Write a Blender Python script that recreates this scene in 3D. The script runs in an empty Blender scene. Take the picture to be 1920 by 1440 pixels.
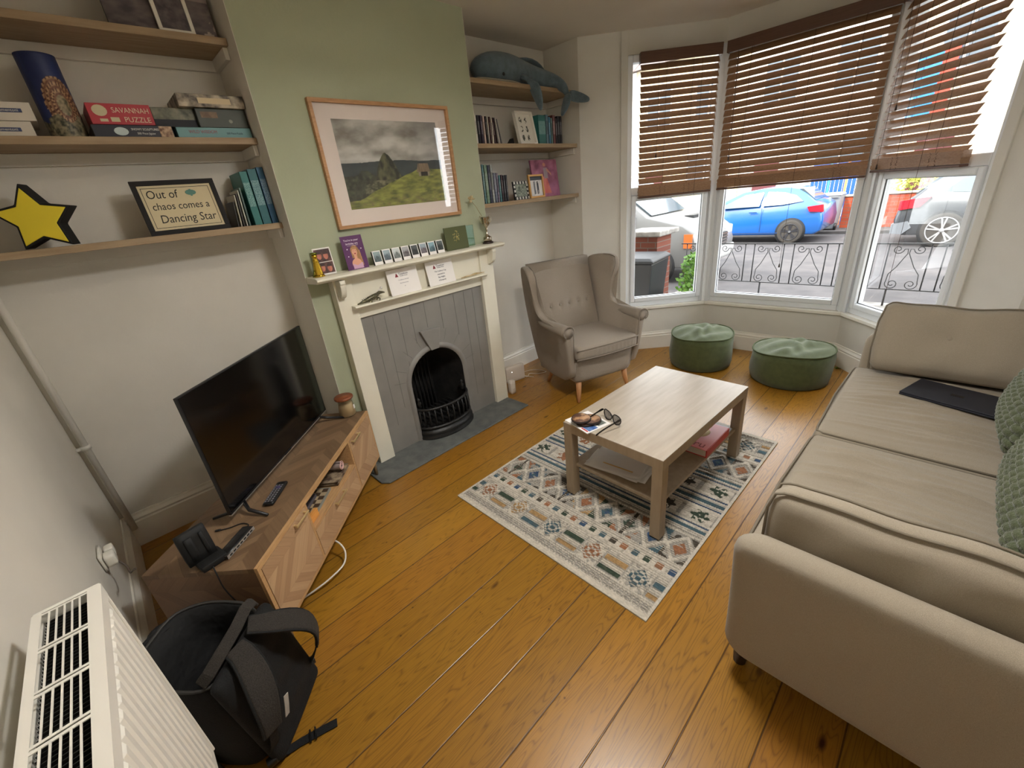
import bpy, bmesh, math, random
import numpy as np
from mathutils import Vector, Matrix, Euler, noise
random.seed(7)
scene = bpy.context.scene
COL = scene.collection
PI = math.pi

# ------------------------------------------------------------------ camera
CAM = dict(f=786.97, x=-0.8042, y=-2.424, z=1.5238, yaw=47.6597, pitch=-23.9689, roll=-6.2428)
def make_camera():
    y, p, r = [math.radians(CAM[k]) for k in ('yaw', 'pitch', 'roll')]
    f = Vector((math.cos(p)*math.cos(y), math.cos(p)*math.sin(y), math.sin(p)))
    rt = Vector((math.sin(y), -math.cos(y), 0)); up = rt.cross(f)
    r2 = rt*math.cos(r) + up*math.sin(r); u2 = r2.cross(f)
    cd = bpy.data.cameras.new('camera'); cam = bpy.data.objects.new('camera', cd)
    cd.sensor_fit = 'HORIZONTAL'; cd.sensor_width = 36; cd.lens = CAM['f']*36/1920
    cd.clip_start = 0.02; cd.clip_end = 200
    m = Matrix.Identity(4)
    for i in range(3):
        m[i][0] = r2[i]; m[i][1] = u2[i]; m[i][2] = -f[i]
    m[0][3], m[1][3], m[2][3] = CAM['x'], CAM['y'], CAM['z']
    cam.matrix_world = m
    COL.objects.link(cam); scene.camera = cam
make_camera()

# ------------------------------------------------------------------ world, sun, lamps, exposure
scene.view_settings.view_transform = 'Standard'
scene.view_settings.look = 'None'
scene.view_settings.gamma = 1
scene.view_settings.use_curve_mapping = False
scene.view_settings.exposure = 2.0
scene.cycles.diffuse_bounces = 6; scene.cycles.max_bounces = 14; scene.cycles.transparent_max_bounces = 16
w = bpy.data.worlds.new('sky'); scene.world = w; w.use_nodes = True
nt = w.node_tree; bg = nt.nodes['Background']
sky = nt.nodes.new('ShaderNodeTexSky'); sky.sky_type = 'HOSEK_WILKIE'
sky.turbidity = 6; sky.ground_albedo = 0.4
sky.sun_direction = Vector((-0.62, 0.25, 0.62)).normalized()
mixw = nt.nodes.new('ShaderNodeMix'); mixw.data_type = 'RGBA'; mixw.inputs[0].default_value = 0.72
nt.links.new(sky.outputs[0], mixw.inputs[6]); mixw.inputs[7].default_value = (0.98, 0.99, 1.0, 1)
nt.links.new(mixw.outputs[2], bg.inputs[0]); bg.inputs[1].default_value = 2.3
sd = bpy.data.lights.new('sun', 'SUN'); sd.energy = 1.3; sd.angle = math.radians(1.2); sd.color = (1, 0.93, 0.82)
sun = bpy.data.objects.new('sun', sd); COL.objects.link(sun); sun.location = (0, 0, 9)
sun.rotation_euler = Vector((0.62, -0.25, -0.62)).to_track_quat('-Z', 'Y').to_euler()

# ------------------------------------------------------------------ helpers
def lin(c):
    c = c/255.0
    return c/12.92 if c <= 0.04045 else ((c+0.055)/1.055)**2.4
def rgb(c): return (lin(c[0]), lin(c[1]), lin(c[2]), 1)

MATS = {}
def mat(name, c, rough=0.75, metal=0.0, c2=None, nscale=8, ndet=3, stretch=(1, 1, 1), bump=0, bscale=60,
        nlo=0.35, nhi=0.65, alpha=None, trans=0, ior=1.45, emit=None, estr=1, coat=0, sheen=0, spec=None, sub=0):
    if name in MATS: return MATS[name]
    m = bpy.data.materials.new(name); m.use_nodes = True; MATS[name] = m
    t = m.node_tree; b = t.nodes['Principled BSDF']
    b.inputs['Base Color'].default_value = rgb(c); b.inputs['Roughness'].default_value = rough
    b.inputs['Metallic'].default_value = metal
    if spec is not None: b.inputs['Specular IOR Level'].default_value = spec
    if coat: b.inputs['Coat Weight'].default_value = coat; b.inputs['Coat Roughness'].default_value = 0.15
    if sheen: b.inputs['Sheen Weight'].default_value = sheen
    if trans: b.inputs['Transmission Weight'].default_value = trans; b.inputs['IOR'].default_value = ior
    if alpha is not None: b.inputs['Alpha'].default_value = alpha
    if emit: b.inputs['Emission Color'].default_value = rgb(emit); b.inputs['Emission Strength'].default_value = estr
    if c2 or bump:
        tc = t.nodes.new('ShaderNodeTexCoord'); mp = t.nodes.new('ShaderNodeMapping')
        mp.inputs['Scale'].default_value = stretch; t.links.new(tc.outputs['Object'], mp.inputs[0])
    if c2:
        n = t.nodes.new('ShaderNodeTexNoise'); n.inputs['Scale'].default_value = nscale; n.inputs['Detail'].default_value = ndet
        t.links.new(mp.outputs[0], n.inputs['Vector'])
        r = t.nodes.new('ShaderNodeValToRGB'); r.color_ramp.elements[0].position = nlo; r.color_ramp.elements[1].position = nhi
        r.color_ramp.elements[0].color = rgb(c); r.color_ramp.elements[1].color = rgb(c2)
        t.links.new(n.outputs['Fac'], r.inputs[0]); t.links.new(r.outputs[0], b.inputs['Base Color'])
    if bump:
        n2 = t.nodes.new('ShaderNodeTexNoise'); n2.inputs['Scale'].default_value = bscale; n2.inputs['Detail'].default_value = 2
        t.links.new(mp.outputs[0], n2.inputs['Vector'])
        bp = t.nodes.new('ShaderNodeBump'); bp.inputs['Strength'].default_value = bump; bp.inputs['Distance'].default_value = 0.01
        t.links.new(n2.outputs['Fac'], bp.inputs['Height']); t.links.new(bp.outputs[0], b.inputs['Normal'])
    return m

def mat_attr(name, rough=0.8, bump=0, spec=None):
    if name in MATS: return MATS[name]
    m = bpy.data.materials.new(name); m.use_nodes = True; MATS[name] = m
    t = m.node_tree; b = t.nodes['Principled BSDF']; b.inputs['Roughness'].default_value = rough
    if spec is not None: b.inputs['Specular IOR Level'].default_value = spec
    a = t.nodes.new('ShaderNodeAttribute'); a.attribute_name = 'Col'
    t.links.new(a.outputs['Color'], b.inputs['Base Color'])
    return m

class MB:
    """collects shapes into one mesh"""
    def __init__(s): s.v = []; s.f = []; s.mi = []; s.m = 0; s.sm = []; s.smooth = False
    def add(s, vs, fs, M=None):
        b = len(s.v)
        for v in vs:
            v = Vector(v)
            s.v.append(M @ v if M is not None else v)
        for f in fs:
            s.f.append([b+i for i in f]); s.mi.append(s.m); s.sm.append(s.smooth)
        return s
    def box(s, x0, x1, y0, y1, z0, z1, M=None):
        vs = [(x0,y0,z0),(x1,y0,z0),(x1,y1,z0),(x0,y1,z0),(x0,y0,z1),(x1,y0,z1),(x1,y1,z1),(x0,y1,z1)]
        return s.add(vs, [(0,3,2,1),(4,5,6,7),(0,1,5,4),(1,2,6,5),(2,3,7,6),(3,0,4,7)], M)
    def prism(s, poly, a, b, axis='z', M=None):
        """polygon extruded along an axis from a to b; poly gives the two other coordinates in order"""
        n = len(poly)
        def P(p, h):
            if axis == 'z': return (p[0], p[1], h)
            if axis == 'y': return (p[0], h, p[1])
            return (h, p[0], p[1])
        vs = [P(p, a) for p in poly]+[P(p, b) for p in poly]
        fs = [tuple(range(n))[::-1], tuple(range(n, 2*n))]+[(i, (i+1) % n, n+(i+1) % n, n+i) for i in range(n)]
        return s.add(vs, fs, M)
    def rings(s, rings, cap=True, closed=True, M=None):
        n = len(rings[0]); vs = [p for r in rings for p in r]; fs = []
        for k in range(len(rings)-1):
            for i in range(n if closed else n-1):
                j = (i+1) % n
                fs.append((k*n+i, k*n+j, (k+1)*n+j, (k+1)*n+i))
        if cap and closed:
            fs.append(tuple(range(n))[::-1]); fs.append(tuple((len(rings)-1)*n+i for i in range(n)))
        return s.add(vs, fs, M)
    def tube(s, pts, r, n=8, closed=False, cap=True, M=None, sc=None):
        pts = [Vector(p) for p in pts]; R = []; N = None; L = len(pts)
        for i, p in enumerate(pts):
            if closed: t = (pts[(i+1) % L]-pts[i-1])
            else: t = pts[min(i+1, L-1)]-pts[max(i-1, 0)]
            if t.length < 1e-9: t = Vector((0, 0, 1))
            t.normalize()
            if N is None:
                N = t.orthogonal().normalized()
            else:
                N = (N - t*N.dot(t))
                N = N.normalized() if N.length > 1e-6 else t.orthogonal().normalized()
            B = t.cross(N); rr = r[i] if isinstance(r, (list, tuple)) else r
            R.append([p+(N*math.cos(2*PI*k/n)+B*math.sin(2*PI*k/n))*rr for k in range(n)])
        if closed: R.append(R[0])
        sm = s.smooth; s.smooth = True; s.rings(R, cap=cap and not closed, M=M); s.smooth = sm
        return s
    def strap(s, pts, nrm, w, t, M=None):
        """flat strap: centre points, facing normals (one or a list), width(s), thickness"""
        pts = [Vector(p) for p in pts]; L = len(pts); R = []
        for i, p in enumerate(pts):
            d = (pts[min(i+1, L-1)]-pts[max(i-1, 0)]).normalized()
            nn = Vector(nrm[i] if isinstance(nrm, list) else nrm); side = d.cross(nn).normalized(); nn = side.cross(d).normalized()
            ww = w[i] if isinstance(w, (list, tuple)) else w
            a = side*ww/2; b = nn*t/2
            R.append([p-a-b, p+a-b, p+a*1.0+b, p-a*1.0+b])
        return s.rings(R, M=M)
    def lathe(s, prof, n=24, M=None, fn=None):
        sm = s.smooth; s.smooth = True
        R = []
        for (r, z) in prof:
            ring = []
            for k in range(n):
                a = 2*PI*k/n; p = Vector((r*math.cos(a), r*math.sin(a), z))
                if fn: p = fn(p, a)
                ring.append(p)
            R.append(ring)
        s.rings(R, cap=True, M=M); s.smooth = sm
        return s
    def cyl(s, p0, p1, r, r2=None, n=16, M=None):
        return s.tube([p0, p1], [r, r if r2 is None else r2], n=n, M=M)
    def ell(s, c, r, nu=16, nv=10, M=None, fn=None):
        c = Vector(c); R = []
        for j in range(nv+1):
            ph = -PI/2+PI*j/nv; ph = max(-PI/2+0.02, min(PI/2-0.02, ph))
            ring = []
            for i in range(nu):
                th = 2*PI*i/nu
                d = Vector((math.cos(ph)*math.cos(th), math.cos(ph)*math.sin(th), math.sin(ph)))
                p = Vector((d.x*r[0], d.y*r[1], d.z*r[2]))
                if fn: p = fn(p, d)
                ring.append(c+p)
            R.append(ring)
        sm = s.smooth; s.smooth = True; s.rings(R, M=M); s.smooth = sm
        return s
    def rbox(s, sx, sy, sz, rad, n=(8, 8, 8), c=(0, 0, 0), fn=None, M=None):
        """subdivided box of half sizes sx,sy,sz with rounded edges; fn displaces (p, unit) -> p"""
        if isinstance(n, int): n = (n, n, n)
        if not isinstance(rad, (tuple, list)): rad = (rad, rad, rad)
        S = (sx, sy, sz); idx = {}; vs = []; fs = []
        def key(i, j, k):
            kk = (i, j, k)
            if kk not in idx:
                u = [2*q/m-1 for q, m in zip(kk, n)]
                p = [u[a]*S[a] for a in range(3)]
                q = [max(-(S[a]-rad[a]), min(S[a]-rad[a], p[a])) for a in range(3)]
                d = Vector([(p[a]-q[a])/rad[a] if rad[a] > 0 else 0 for a in range(3)])
                if d.length > 1e-9:
                    mx = max(abs(x) for x in d); d = d.normalized()*mx
                    p = [q[a]+d[a]*rad[a] for a in range(3)]
                P = Vector(p)
                if fn: P = fn(P, u)
                idx[kk] = len(vs); vs.append(P+Vector(c))
            return idx[kk]
        nx, ny, nz = n
        for i in range(nx):
            for j in range(ny):
                fs.append((key(i,j,0), key(i,j+1,0), key(i+1,j+1,0), key(i+1,j,0)))
                fs.append((key(i,j,nz), key(i+1,j,nz), key(i+1,j+1,nz), key(i,j+1,nz)))
        for i in range(nx):
            for k in range(nz):
                fs.append((key(i,0,k), key(i+1,0,k), key(i+1,0,k+1), key(i,0,k+1)))
                fs.append((key(i,ny,k), key(i,ny,k+1), key(i+1,ny,k+1), key(i+1,ny,k)))
        for j in range(ny):
            for k in range(nz):
                fs.append((key(0,j,k), key(0,j,k+1), key(0,j+1,k+1), key(0,j+1,k)))
                fs.append((key(nx,j,k), key(nx,j+1,k), key(nx,j+1,k+1), key(nx,j,k+1)))
        sm = s.smooth; s.smooth = True; s.add(vs, fs, M); s.smooth = sm
        return s
    def grid(s, fn, nu, nv, M=None):
        vs = [fn(i/nu, j/nv) for j in range(nv+1) for i in range(nu+1)]
        fs = [(j*(nu+1)+i, j*(nu+1)+i+1, (j+1)*(nu+1)+i+1, (j+1)*(nu+1)+i) for j in range(nv) for i in range(nu)]
        sm = s.smooth; s.smooth = True; s.add(vs, fs, M); s.smooth = sm
        return s
    def build(s, name, mats, parent=None, bevel=0, seg=2, world=False, origin=None, smooth=None, subsurf=0, recalc=True):
        me = bpy.data.meshes.new(name)
        vs = s.v
        loc = Vector((0, 0, 0))
        if world and parent is not None:
            wm = world_mat(parent).inverted(); vs = [wm @ v for v in vs]
        if parent is None:
            if origin is None:
                xs = [v.x for v in vs]; ys = [v.y for v in vs]; zs = [v.z for v in vs]
                origin = ((min(xs)+max(xs))/2, (min(ys)+max(ys))/2, min(zs))
            loc = Vector(origin); vs = [v-loc for v in vs]
        me.from_pydata([tuple(v) for v in vs], [], s.f)
        if not isinstance(mats, (list, tuple)): mats = [mats]
        for m in mats: me.materials.append(m)
        me.polygons.foreach_set('material_index', s.mi)
        me.polygons.foreach_set('use_smooth', [True]*len(s.f) if smooth else (s.sm if smooth is None else [False]*len(s.f)))
        me.update(); me.validate()
        if recalc:
            bm = bmesh.new(); bm.from_mesh(me); bmesh.ops.recalc_face_normals(bm, faces=bm.faces); bm.to_mesh(me); bm.free()
        o = bpy.data.objects.new(name, me); COL.objects.link(o); o.location = loc
        if parent is not None: o.parent = parent
        if bevel:
            md = o.modifiers.new('bevel', 'BEVEL'); md.width = bevel; md.segments = seg; md.limit_method = 'ANGLE'
            md.angle_limit = math.radians(40); md.harden_normals = False
        if subsurf:
            md = o.modifiers.new('sub', 'SUBSURF'); md.levels = subsurf; md.render_levels = subsurf
        return o

def world_mat(o):
    m = o.matrix_basis.copy(); p = o.parent
    while p is not None:
        m = p.matrix_basis @ m; p = p.parent
    return m
def tag(o, label, cat, group=None, kind=None):
    if label: o['label'] = label
    if cat: o['category'] = cat
    if group: o['group'] = group
    if kind: o['kind'] = kind
    return o
def thing(name, label, cat, loc=(0, 0, 0), rz=0, group=None):
    o = bpy.data.objects.new(name, None); COL.objects.link(o); o.location = loc; o.rotation_euler = (0, 0, rz)
    o.empty_display_size = 0.05
    return tag(o, label, cat, group)
def struct(o): o['kind'] = 'structure'; return o
def copy_thing(o, loc=None, label=None, parent=None):
    c = o.copy(); COL.objects.link(c); c.parent = parent
    if loc is not None: c.location = loc
    if label: c['label'] = label
    for ch in list(o.children):
        copy_thing(ch, parent=c)
    return c
def frame_mat(origin, x, up):
    """matrix whose X runs along x, Y along up, Z out of the face"""
    x = Vector(x).normalized(); up = Vector(up); z = x.cross(up).normalized(); up = z.cross(x).normalized()
    m = Matrix.Identity(4)
    for i in range(3): m[i][0] = x[i]; m[i][1] = up[i]; m[i][2] = z[i]; m[i][3] = origin[i]
    return m
def text(s, size, material, parent, M, ext=0.0004, align='CENTER', name='lettering', world=True, sx=1.0, font_shear=0, spacing=1.0, lines=1.0):
    cu = bpy.data.curves.new(name, 'FONT'); cu.body = s; cu.size = size; cu.align_x = align; cu.align_y = 'CENTER'
    cu.extrude = ext; cu.shear = font_shear; cu.space_character = spacing; cu.space_line = lines; cu.resolution_u = 3
    to = bpy.data.objects.new('tmp', cu); COL.objects.link(to)
    bpy.context.view_layer.update()
    dg = bpy.context.evaluated_depsgraph_get()
    me = bpy.data.meshes.new_from_object(to.evaluated_get(dg)); bpy.data.objects.remove(to); bpy.data.curves.remove(cu)
    T = M @ Matrix.Diagonal((sx, 1, 1, 1))
    if world and parent is not None: T = world_mat(parent).inverted() @ T
    me.transform(T); me.materials.clear(); me.materials.append(material); me.name = name
    o = bpy.data.objects.new(name, me); COL.objects.link(o); o.parent = parent
    return o

# numpy value noise
def vnoise(x, y, seed=0):
    xi = np.floor(x).astype(np.int64); yi = np.floor(y).astype(np.int64); xf = x-xi; yf = y-yi
    def h(a, b):
        n = (a*374761393 + b*668265263 + seed*1442695041) & 0xffffffff
        n = ((n ^ (n >> 13))*1274126177) & 0xffffffff
        return ((n ^ (n >> 16)) & 0xffff)/65535.0
    u = xf*xf*(3-2*xf); v = yf*yf*(3-2*yf)
    return (h(xi,yi)*(1-u)+h(xi+1,yi)*u)*(1-v)+(h(xi,yi+1)*(1-u)+h(xi+1,yi+1)*u)*v
def fbm(x, y, seed=0, o=5):
    r = 0; a = 0.5
    for k in range(o):
        r = r+a*vnoise(x*2**k, y*2**k, seed+k); a *= 0.5
    return r
def c3(c): return np.array([lin(c[0]), lin(c[1]), lin(c[2])])
def mixc(a, b, t): t = np.clip(t, 0, 1)[..., None]; return a*(1-t)+b*t
def picture(name, W, H, nx, ny, fn, material, parent, M, world=True, hfn=None, as_world=True):
    """a fine mesh sheet W x H whose own colours come from fn(u, v); v runs up"""
    u, v = np.meshgrid(np.linspace(0, 1, nx), np.linspace(0, 1, ny))
    col = fn(u, v); z = hfn(u, v) if hfn else np.zeros_like(u)
    P = np.stack([(u-0.5)*W, (v-0.5)*H, z], -1).reshape(-1, 3)
    me = bpy.data.meshes.new(name)
    i = np.arange((nx-1)*(ny-1)); r = i//(nx-1); c = i % (nx-1); a = r*nx+c
    F = np.stack([a, a+1, a+nx+1, a+nx], -1)
    me.vertices.add(len(P)); me.vertices.foreach_set('co', P.ravel())
    me.loops.add(F.size); me.loops.foreach_set('vertex_index', F.ravel().astype(np.int32))
    me.polygons.add(len(F)); me.polygons.foreach_set('loop_start', (np.arange(len(F))*4).astype(np.int32))
    me.update(calc_edges=True)
    at = me.color_attributes.new('Col', 'FLOAT_COLOR', 'POINT')
    C4 = np.ones((len(P), 4)); C4[:, :3] = np.clip(col.reshape(-1, 3), 0, 1); at.data.foreach_set('color', C4.ravel())
    me.materials.append(material)
    me.polygons.foreach_set('use_smooth', [True]*len(F))
    T = M
    if world and parent is not None: T = world_mat(parent).inverted() @ M
    me.transform(T)
    o = bpy.data.objects.new(name, me); COL.objects.link(o); o.parent = parent
    return o
def fabric(name, c, c2, wscale=420, rough=0.9, bump=0.35, blotch=None):
    """woven cloth: fine crossing threads, flecks of a second colour"""
    if name in MATS: return MATS[name]
    m = bpy.data.materials.new(name); m.use_nodes = True; MATS[name] = m
    t = m.node_tree; b = t.nodes['Principled BSDF']; b.inputs['Roughness'].default_value = rough
    b.inputs['Specular IOR Level'].default_value = 0.25; b.inputs['Sheen Weight'].default_value = 0.15
    tc = t.nodes.new('ShaderNodeTexCoord')
    n = t.nodes.new('ShaderNodeTexNoise'); n.inputs['Scale'].default_value = wscale; n.inputs['Detail'].default_value = 2
    mp = t.nodes.new('ShaderNodeMapping'); mp.inputs['Scale'].default_value = (1, 0.35, 1); t.links.new(tc.outputs['Object'], mp.inputs[0])
    t.links.new(mp.outputs[0], n.inputs['Vector'])
    n3 = t.nodes.new('ShaderNodeTexNoise'); n3.inputs['Scale'].default_value = wscale*0.9
    mp3 = t.nodes.new('ShaderNodeMapping'); mp3.inputs['Scale'].default_value = (0.35, 1, 0.5); t.links.new(tc.outputs['Object'], mp3.inputs[0])
    t.links.new(mp3.outputs[0], n3.inputs['Vector'])
    ad = t.nodes.new('ShaderNodeMath'); ad.operation = 'ADD'; t.links.new(n.outputs['Fac'], ad.inputs[0]); t.links.new(n3.outputs['Fac'], ad.inputs[1])
    r = t.nodes.new('ShaderNodeValToRGB'); r.color_ramp.elements[0].position = 0.0; r.color_ramp.elements[1].position = 1.0
    mu = t.nodes.new('ShaderNodeMapRange'); mu.inputs[1].default_value = 0.8; mu.inputs[2].default_value = 1.2
    t.links.new(ad.outputs[0], mu.inputs[0]); t.links.new(mu.outputs[0], r.inputs[0])
    r.color_ramp.elements[0].color = rgb(c2); r.color_ramp.elements[1].color = rgb(c)
    t.links.new(r.outputs[0], b.inputs['Base Color'])
    bp = t.nodes.new('ShaderNodeBump'); bp.inputs['Strength'].default_value = bump; bp.inputs['Distance'].default_value = 0.002
    t.links.new(mu.outputs[0], bp.inputs['Height']); t.links.new(bp.outputs[0], b.inputs['Normal'])
    return m
# ------------------------------------------------------------------ surface materials
M_white = mat('white_wall_paint', (220, 216, 206), 0.85, c2=(214, 210, 200), nscale=3, bump=0.06, bscale=90)
M_bay = mat('bay_wall_paint', (214, 212, 204), 0.85, c2=(208, 206, 198), nscale=3, bump=0.06, bscale=90)
M_ceil = mat('ceiling_paint', (214, 206, 194), 0.9, c2=(208, 200, 188), nscale=2, bump=0.05, bscale=60)
M_green = mat('sage_green_paint', (168, 174, 148), 0.85, c2=(164, 170, 144), nscale=3, bump=0.06, bscale=90)
M_gloss = mat('white_gloss_paint', (232, 228, 218), 0.35, c2=(227, 223, 212), nscale=5, bump=0.03, bscale=20)
M_upvc = mat('window_frame_white', (226, 230, 234), 0.3)
M_cream = mat('cream_surround_paint', (226, 222, 206), 0.45, c2=(221, 217, 200), nscale=6, bump=0.05, bscale=30)
M_greytile = mat('grey_painted_tile', (134, 131, 126), 0.5, c2=(127, 124, 120), nscale=8, bump=0.05, bscale=25)
M_slate = mat('slate_hearth', (106, 108, 104), 0.7, c2=(86, 89, 87), nscale=14, ndet=6, bump=0.25, bscale=50)
M_black = mat('black_cast_iron', (22, 22, 22), 0.45, c2=(34, 33, 32), nscale=20, bump=0.2, bscale=60)
M_soot = mat('sooty_fireback', (14, 13, 13), 0.9, c2=(34, 31, 28), nscale=10, bump=0.3, bscale=30)
M_shelf = mat('oak_shelf_board', (166, 144, 114), 0.6, c2=(150, 126, 95), nscale=5, ndet=6, stretch=(1, 14, 14), bump=0.08, bscale=40)
M_frameoak = mat('oak_picture_frame', (184, 142, 98), 0.5, c2=(166, 122, 80), nscale=6, stretch=(3, 20, 20))
M_slat = mat('brown_wood_slat', (156, 122, 92), 0.38, c2=(138, 104, 76), nscale=5, ndet=5, stretch=(14, 14, 40), spec=0.4)
M_vale = mat('brown_blind_valance', (100, 70, 54), 0.45, c2=(88, 60, 46), nscale=5, ndet=5, stretch=(2, 2, 30))
M_cordb = mat('brown_blind_cord', (70, 50, 38), 0.8)
M_plastic_k = mat('black_plastic', (20, 20, 22), 0.35)
M_matte_k = mat('matte_black', (14, 14, 15), 0.7)
M_chrome = mat('chrome', (200, 200, 200), 0.18, metal=1)
M_paper = mat('white_paper', (232, 229, 226), 0.7)
M_ink = mat('black_ink', (28, 26, 28), 0.7)
M_brass = mat('brushed_gold_metal', (226, 208, 160), 0.3, metal=.7)

def wood_floor():
    m = bpy.data.materials.new('pine_floorboards'); m.use_nodes = True; t = m.node_tree; b = t.nodes['Principled BSDF']
    L = t.links.new; N = t.nodes.new
    tc = N('ShaderNodeTexCoord'); sp = N('ShaderNodeSeparateXYZ'); L(tc.outputs['Object'], sp.inputs[0])
    def M_(op, a, b_=None, c=None):
        n = N('ShaderNodeMath'); n.operation = op
        for i, q in enumerate((a, b_, c)):
            if q is None: continue
            if isinstance(q, (int, float)): n.inputs[i].default_value = q
            else: L(q, n.inputs[i])
        return n.outputs[0]
    yy = M_('DIVIDE', M_('ADD', sp.outputs['Y'], 1.475+0.1725*40), 0.1725)
    pid = M_('FLOOR', yy); fr = M_('FRACT', yy)
    wn = N('ShaderNodeTexWhiteNoise'); wn.noise_dimensions = '1D'; L(pid, wn.inputs['W'])
    # butt joints along x at a random offset per board
    xo = M_('ADD', sp.outputs['X'], M_('MULTIPLY', wn.outputs['Value'], 7.0))
    xx = M_('DIVIDE', xo, 9.7); xf = M_('FRACT', xx); xid = M_('FLOOR', xx)
    seam = M_('MINIMUM', M_('MINIMUM', fr, M_('SUBTRACT', 1, fr)), M_('MULTIPLY', M_('MINIMUM', xf, M_('SUBTRACT', 1, xf)), 24))
    cb = N('ShaderNodeCombineXYZ'); L(M_('ADD', xo, M_('MULTIPLY', pid, 3.7)), cb.inputs[0]); L(M_('MULTIPLY', fr, 0.1725), cb.inputs[1]); L(M_('ADD', pid, xid), cb.inputs[2])
    # grain: stretched, warped by knots
    vo = N('ShaderNodeTexVoronoi'); vo.feature = 'F1'; vo.inputs['Scale'].default_value = 1.0
    mk = N('ShaderNodeMapping'); mk.inputs['Scale'].default_value = (3.2, 8.0, 1); L(cb.outputs[0], mk.inputs[0]); L(mk.outputs[0], vo.inputs['Vector'])
    kd = vo.outputs['Distance']
    gsc = N('ShaderNodeMapping'); gsc.inputs['Scale'].default_value = (1.1, 12, 1); L(cb.outputs[0], gsc.inputs[0])
    gn = N('ShaderNodeTexNoise'); gn.inputs['Scale'].default_value = 2.2; gn.inputs['Detail'].default_value = 1; gn.inputs['Distortion'].default_value = 0.2; L(gsc.outputs[0], gn.inputs['Vector'])
    ph = M_('ADD', M_('MULTIPLY', gn.outputs['Fac'], 6.0), M_('DIVIDE', 0.16, M_('ADD', kd, 0.12)))
    rings_ = M_('FRACT', M_('MULTIPLY', ph, 2.0))
    tri = M_('ABSOLUTE', M_('SUBTRACT', M_('MULTIPLY', rings_, 2), 1))
    fn = N('ShaderNodeTexNoise'); fn.inputs['Scale'].default_value = 5; fn.inputs['Detail'].default_value = 6
    fs = N('ShaderNodeMapping'); fs.inputs['Scale'].default_value = (3, 90, 1); L(cb.outputs[0], fs.inputs[0]); L(fs.outputs[0], fn.inputs['Vector'])
    grain = M_('ADD', M_('MULTIPLY', M_('POWER', tri, 3.5), 0.42), M_('MULTIPLY', fn.outputs['Fac'], 0.50))
    r = N('ShaderNodeValToRGB'); cr = r.color_ramp
    cr.elements[0].position = 0.08; cr.elements[0].color = rgb((168, 118, 38)); cr.elements[1].position = 0.85; cr.elements[1].color = rgb((110, 73, 24))
    L(grain, r.inputs[0])
    # board to board variation
    hs = N('ShaderNodeHueSaturation'); L(r.outputs[0], hs.inputs['Color'])
    L(M_('ADD', 0.86, M_('MULTIPLY', wn.outputs['Value'], 0.24)), hs.inputs['Value'])
    wn2 = N('ShaderNodeTexWhiteNoise'); wn2.noise_dimensions = '1D'; L(M_('ADD', pid, 0.37), wn2.inputs['W'])
    L(M_('ADD', 0.497, M_('MULTIPLY', wn2.outputs['Value'], 0.010)), hs.inputs['Hue'])
    # knots
    kr = N('ShaderNodeMapRange'); kr.inputs[1].default_value = 0.035; kr.inputs[2].default_value = 0.11; kr.inputs[3].default_value = 1; kr.inputs[4].default_value = 0; L(kd, kr.inputs[0])
    kw = N('ShaderNodeTexWhiteNoise'); kw.noise_dimensions = '3D'; L(vo.outputs['Position'], kw.inputs['Vector'])
    kmask = M_('MULTIPLY', kr.outputs[0], M_('GREATER_THAN', kw.outputs['Value'], 0.5))
    mx = N('ShaderNodeMix'); mx.data_type = 'RGBA'; L(kmask, mx.inputs[0]); L(hs.outputs[0], mx.inputs[6]); mx.inputs[7].default_value = rgb((62, 30, 16))
    # seams
    sr = N('ShaderNodeMapRange'); sr.inputs[1].default_value = 0.006; sr.inputs[2].default_value = 0.02; sr.inputs[3].default_value = 1; sr.inputs[4].default_value = 0; L(seam, sr.inputs[0])
    mx2 = N('ShaderNodeMix'); mx2.data_type = 'RGBA'; L(M_('MULTIPLY', sr.outputs[0], 0.85), mx2.inputs[0]); L(mx.outputs[2], mx2.inputs[6]); mx2.inputs[7].default_value = rgb((58, 34, 18))
    # small nail holes
    vn = N('ShaderNodeTexVoronoi'); vn.inputs['Scale'].default_value = 9; L(tc.outputs['Object'], vn.inputs['Vector'])
    nh = N('ShaderNodeMapRange'); nh.inputs[1].default_value = 0.02; nh.inputs[2].default_value = 0.05; nh.inputs[3].default_value = 0.7; nh.inputs[4].default_value = 0; L(vn.outputs['Distance'], nh.inputs[0])
    mx3 = N('ShaderNodeMix'); mx3.data_type = 'RGBA'; L(nh.outputs[0], mx3.inputs[0]); L(mx2.outputs[2], mx3.inputs[6]); mx3.inputs[7].default_value = rgb((52, 30, 18))
    L(mx3.outputs[2], b.inputs['Base Color'])
    rr = N('ShaderNodeMapRange'); rr.inputs[3].default_value = 0.22; rr.inputs[4].default_value = 0.40; L(fn.outputs['Fac'], rr.inputs[0]); L(rr.outputs[0], b.inputs['Roughness'])
    bp = N('ShaderNodeBump'); bp.inputs['Strength'].default_value = 0.35; bp.inputs['Distance'].default_value = 0.003
    L(M_('SUBTRACT', M_('MULTIPLY', fn.outputs['Fac'], 0.15), sr.outputs[0]), bp.inputs['Height']); L(bp.outputs[0], b.inputs['Normal'])
    return m
M_floor = wood_floor()

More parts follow.
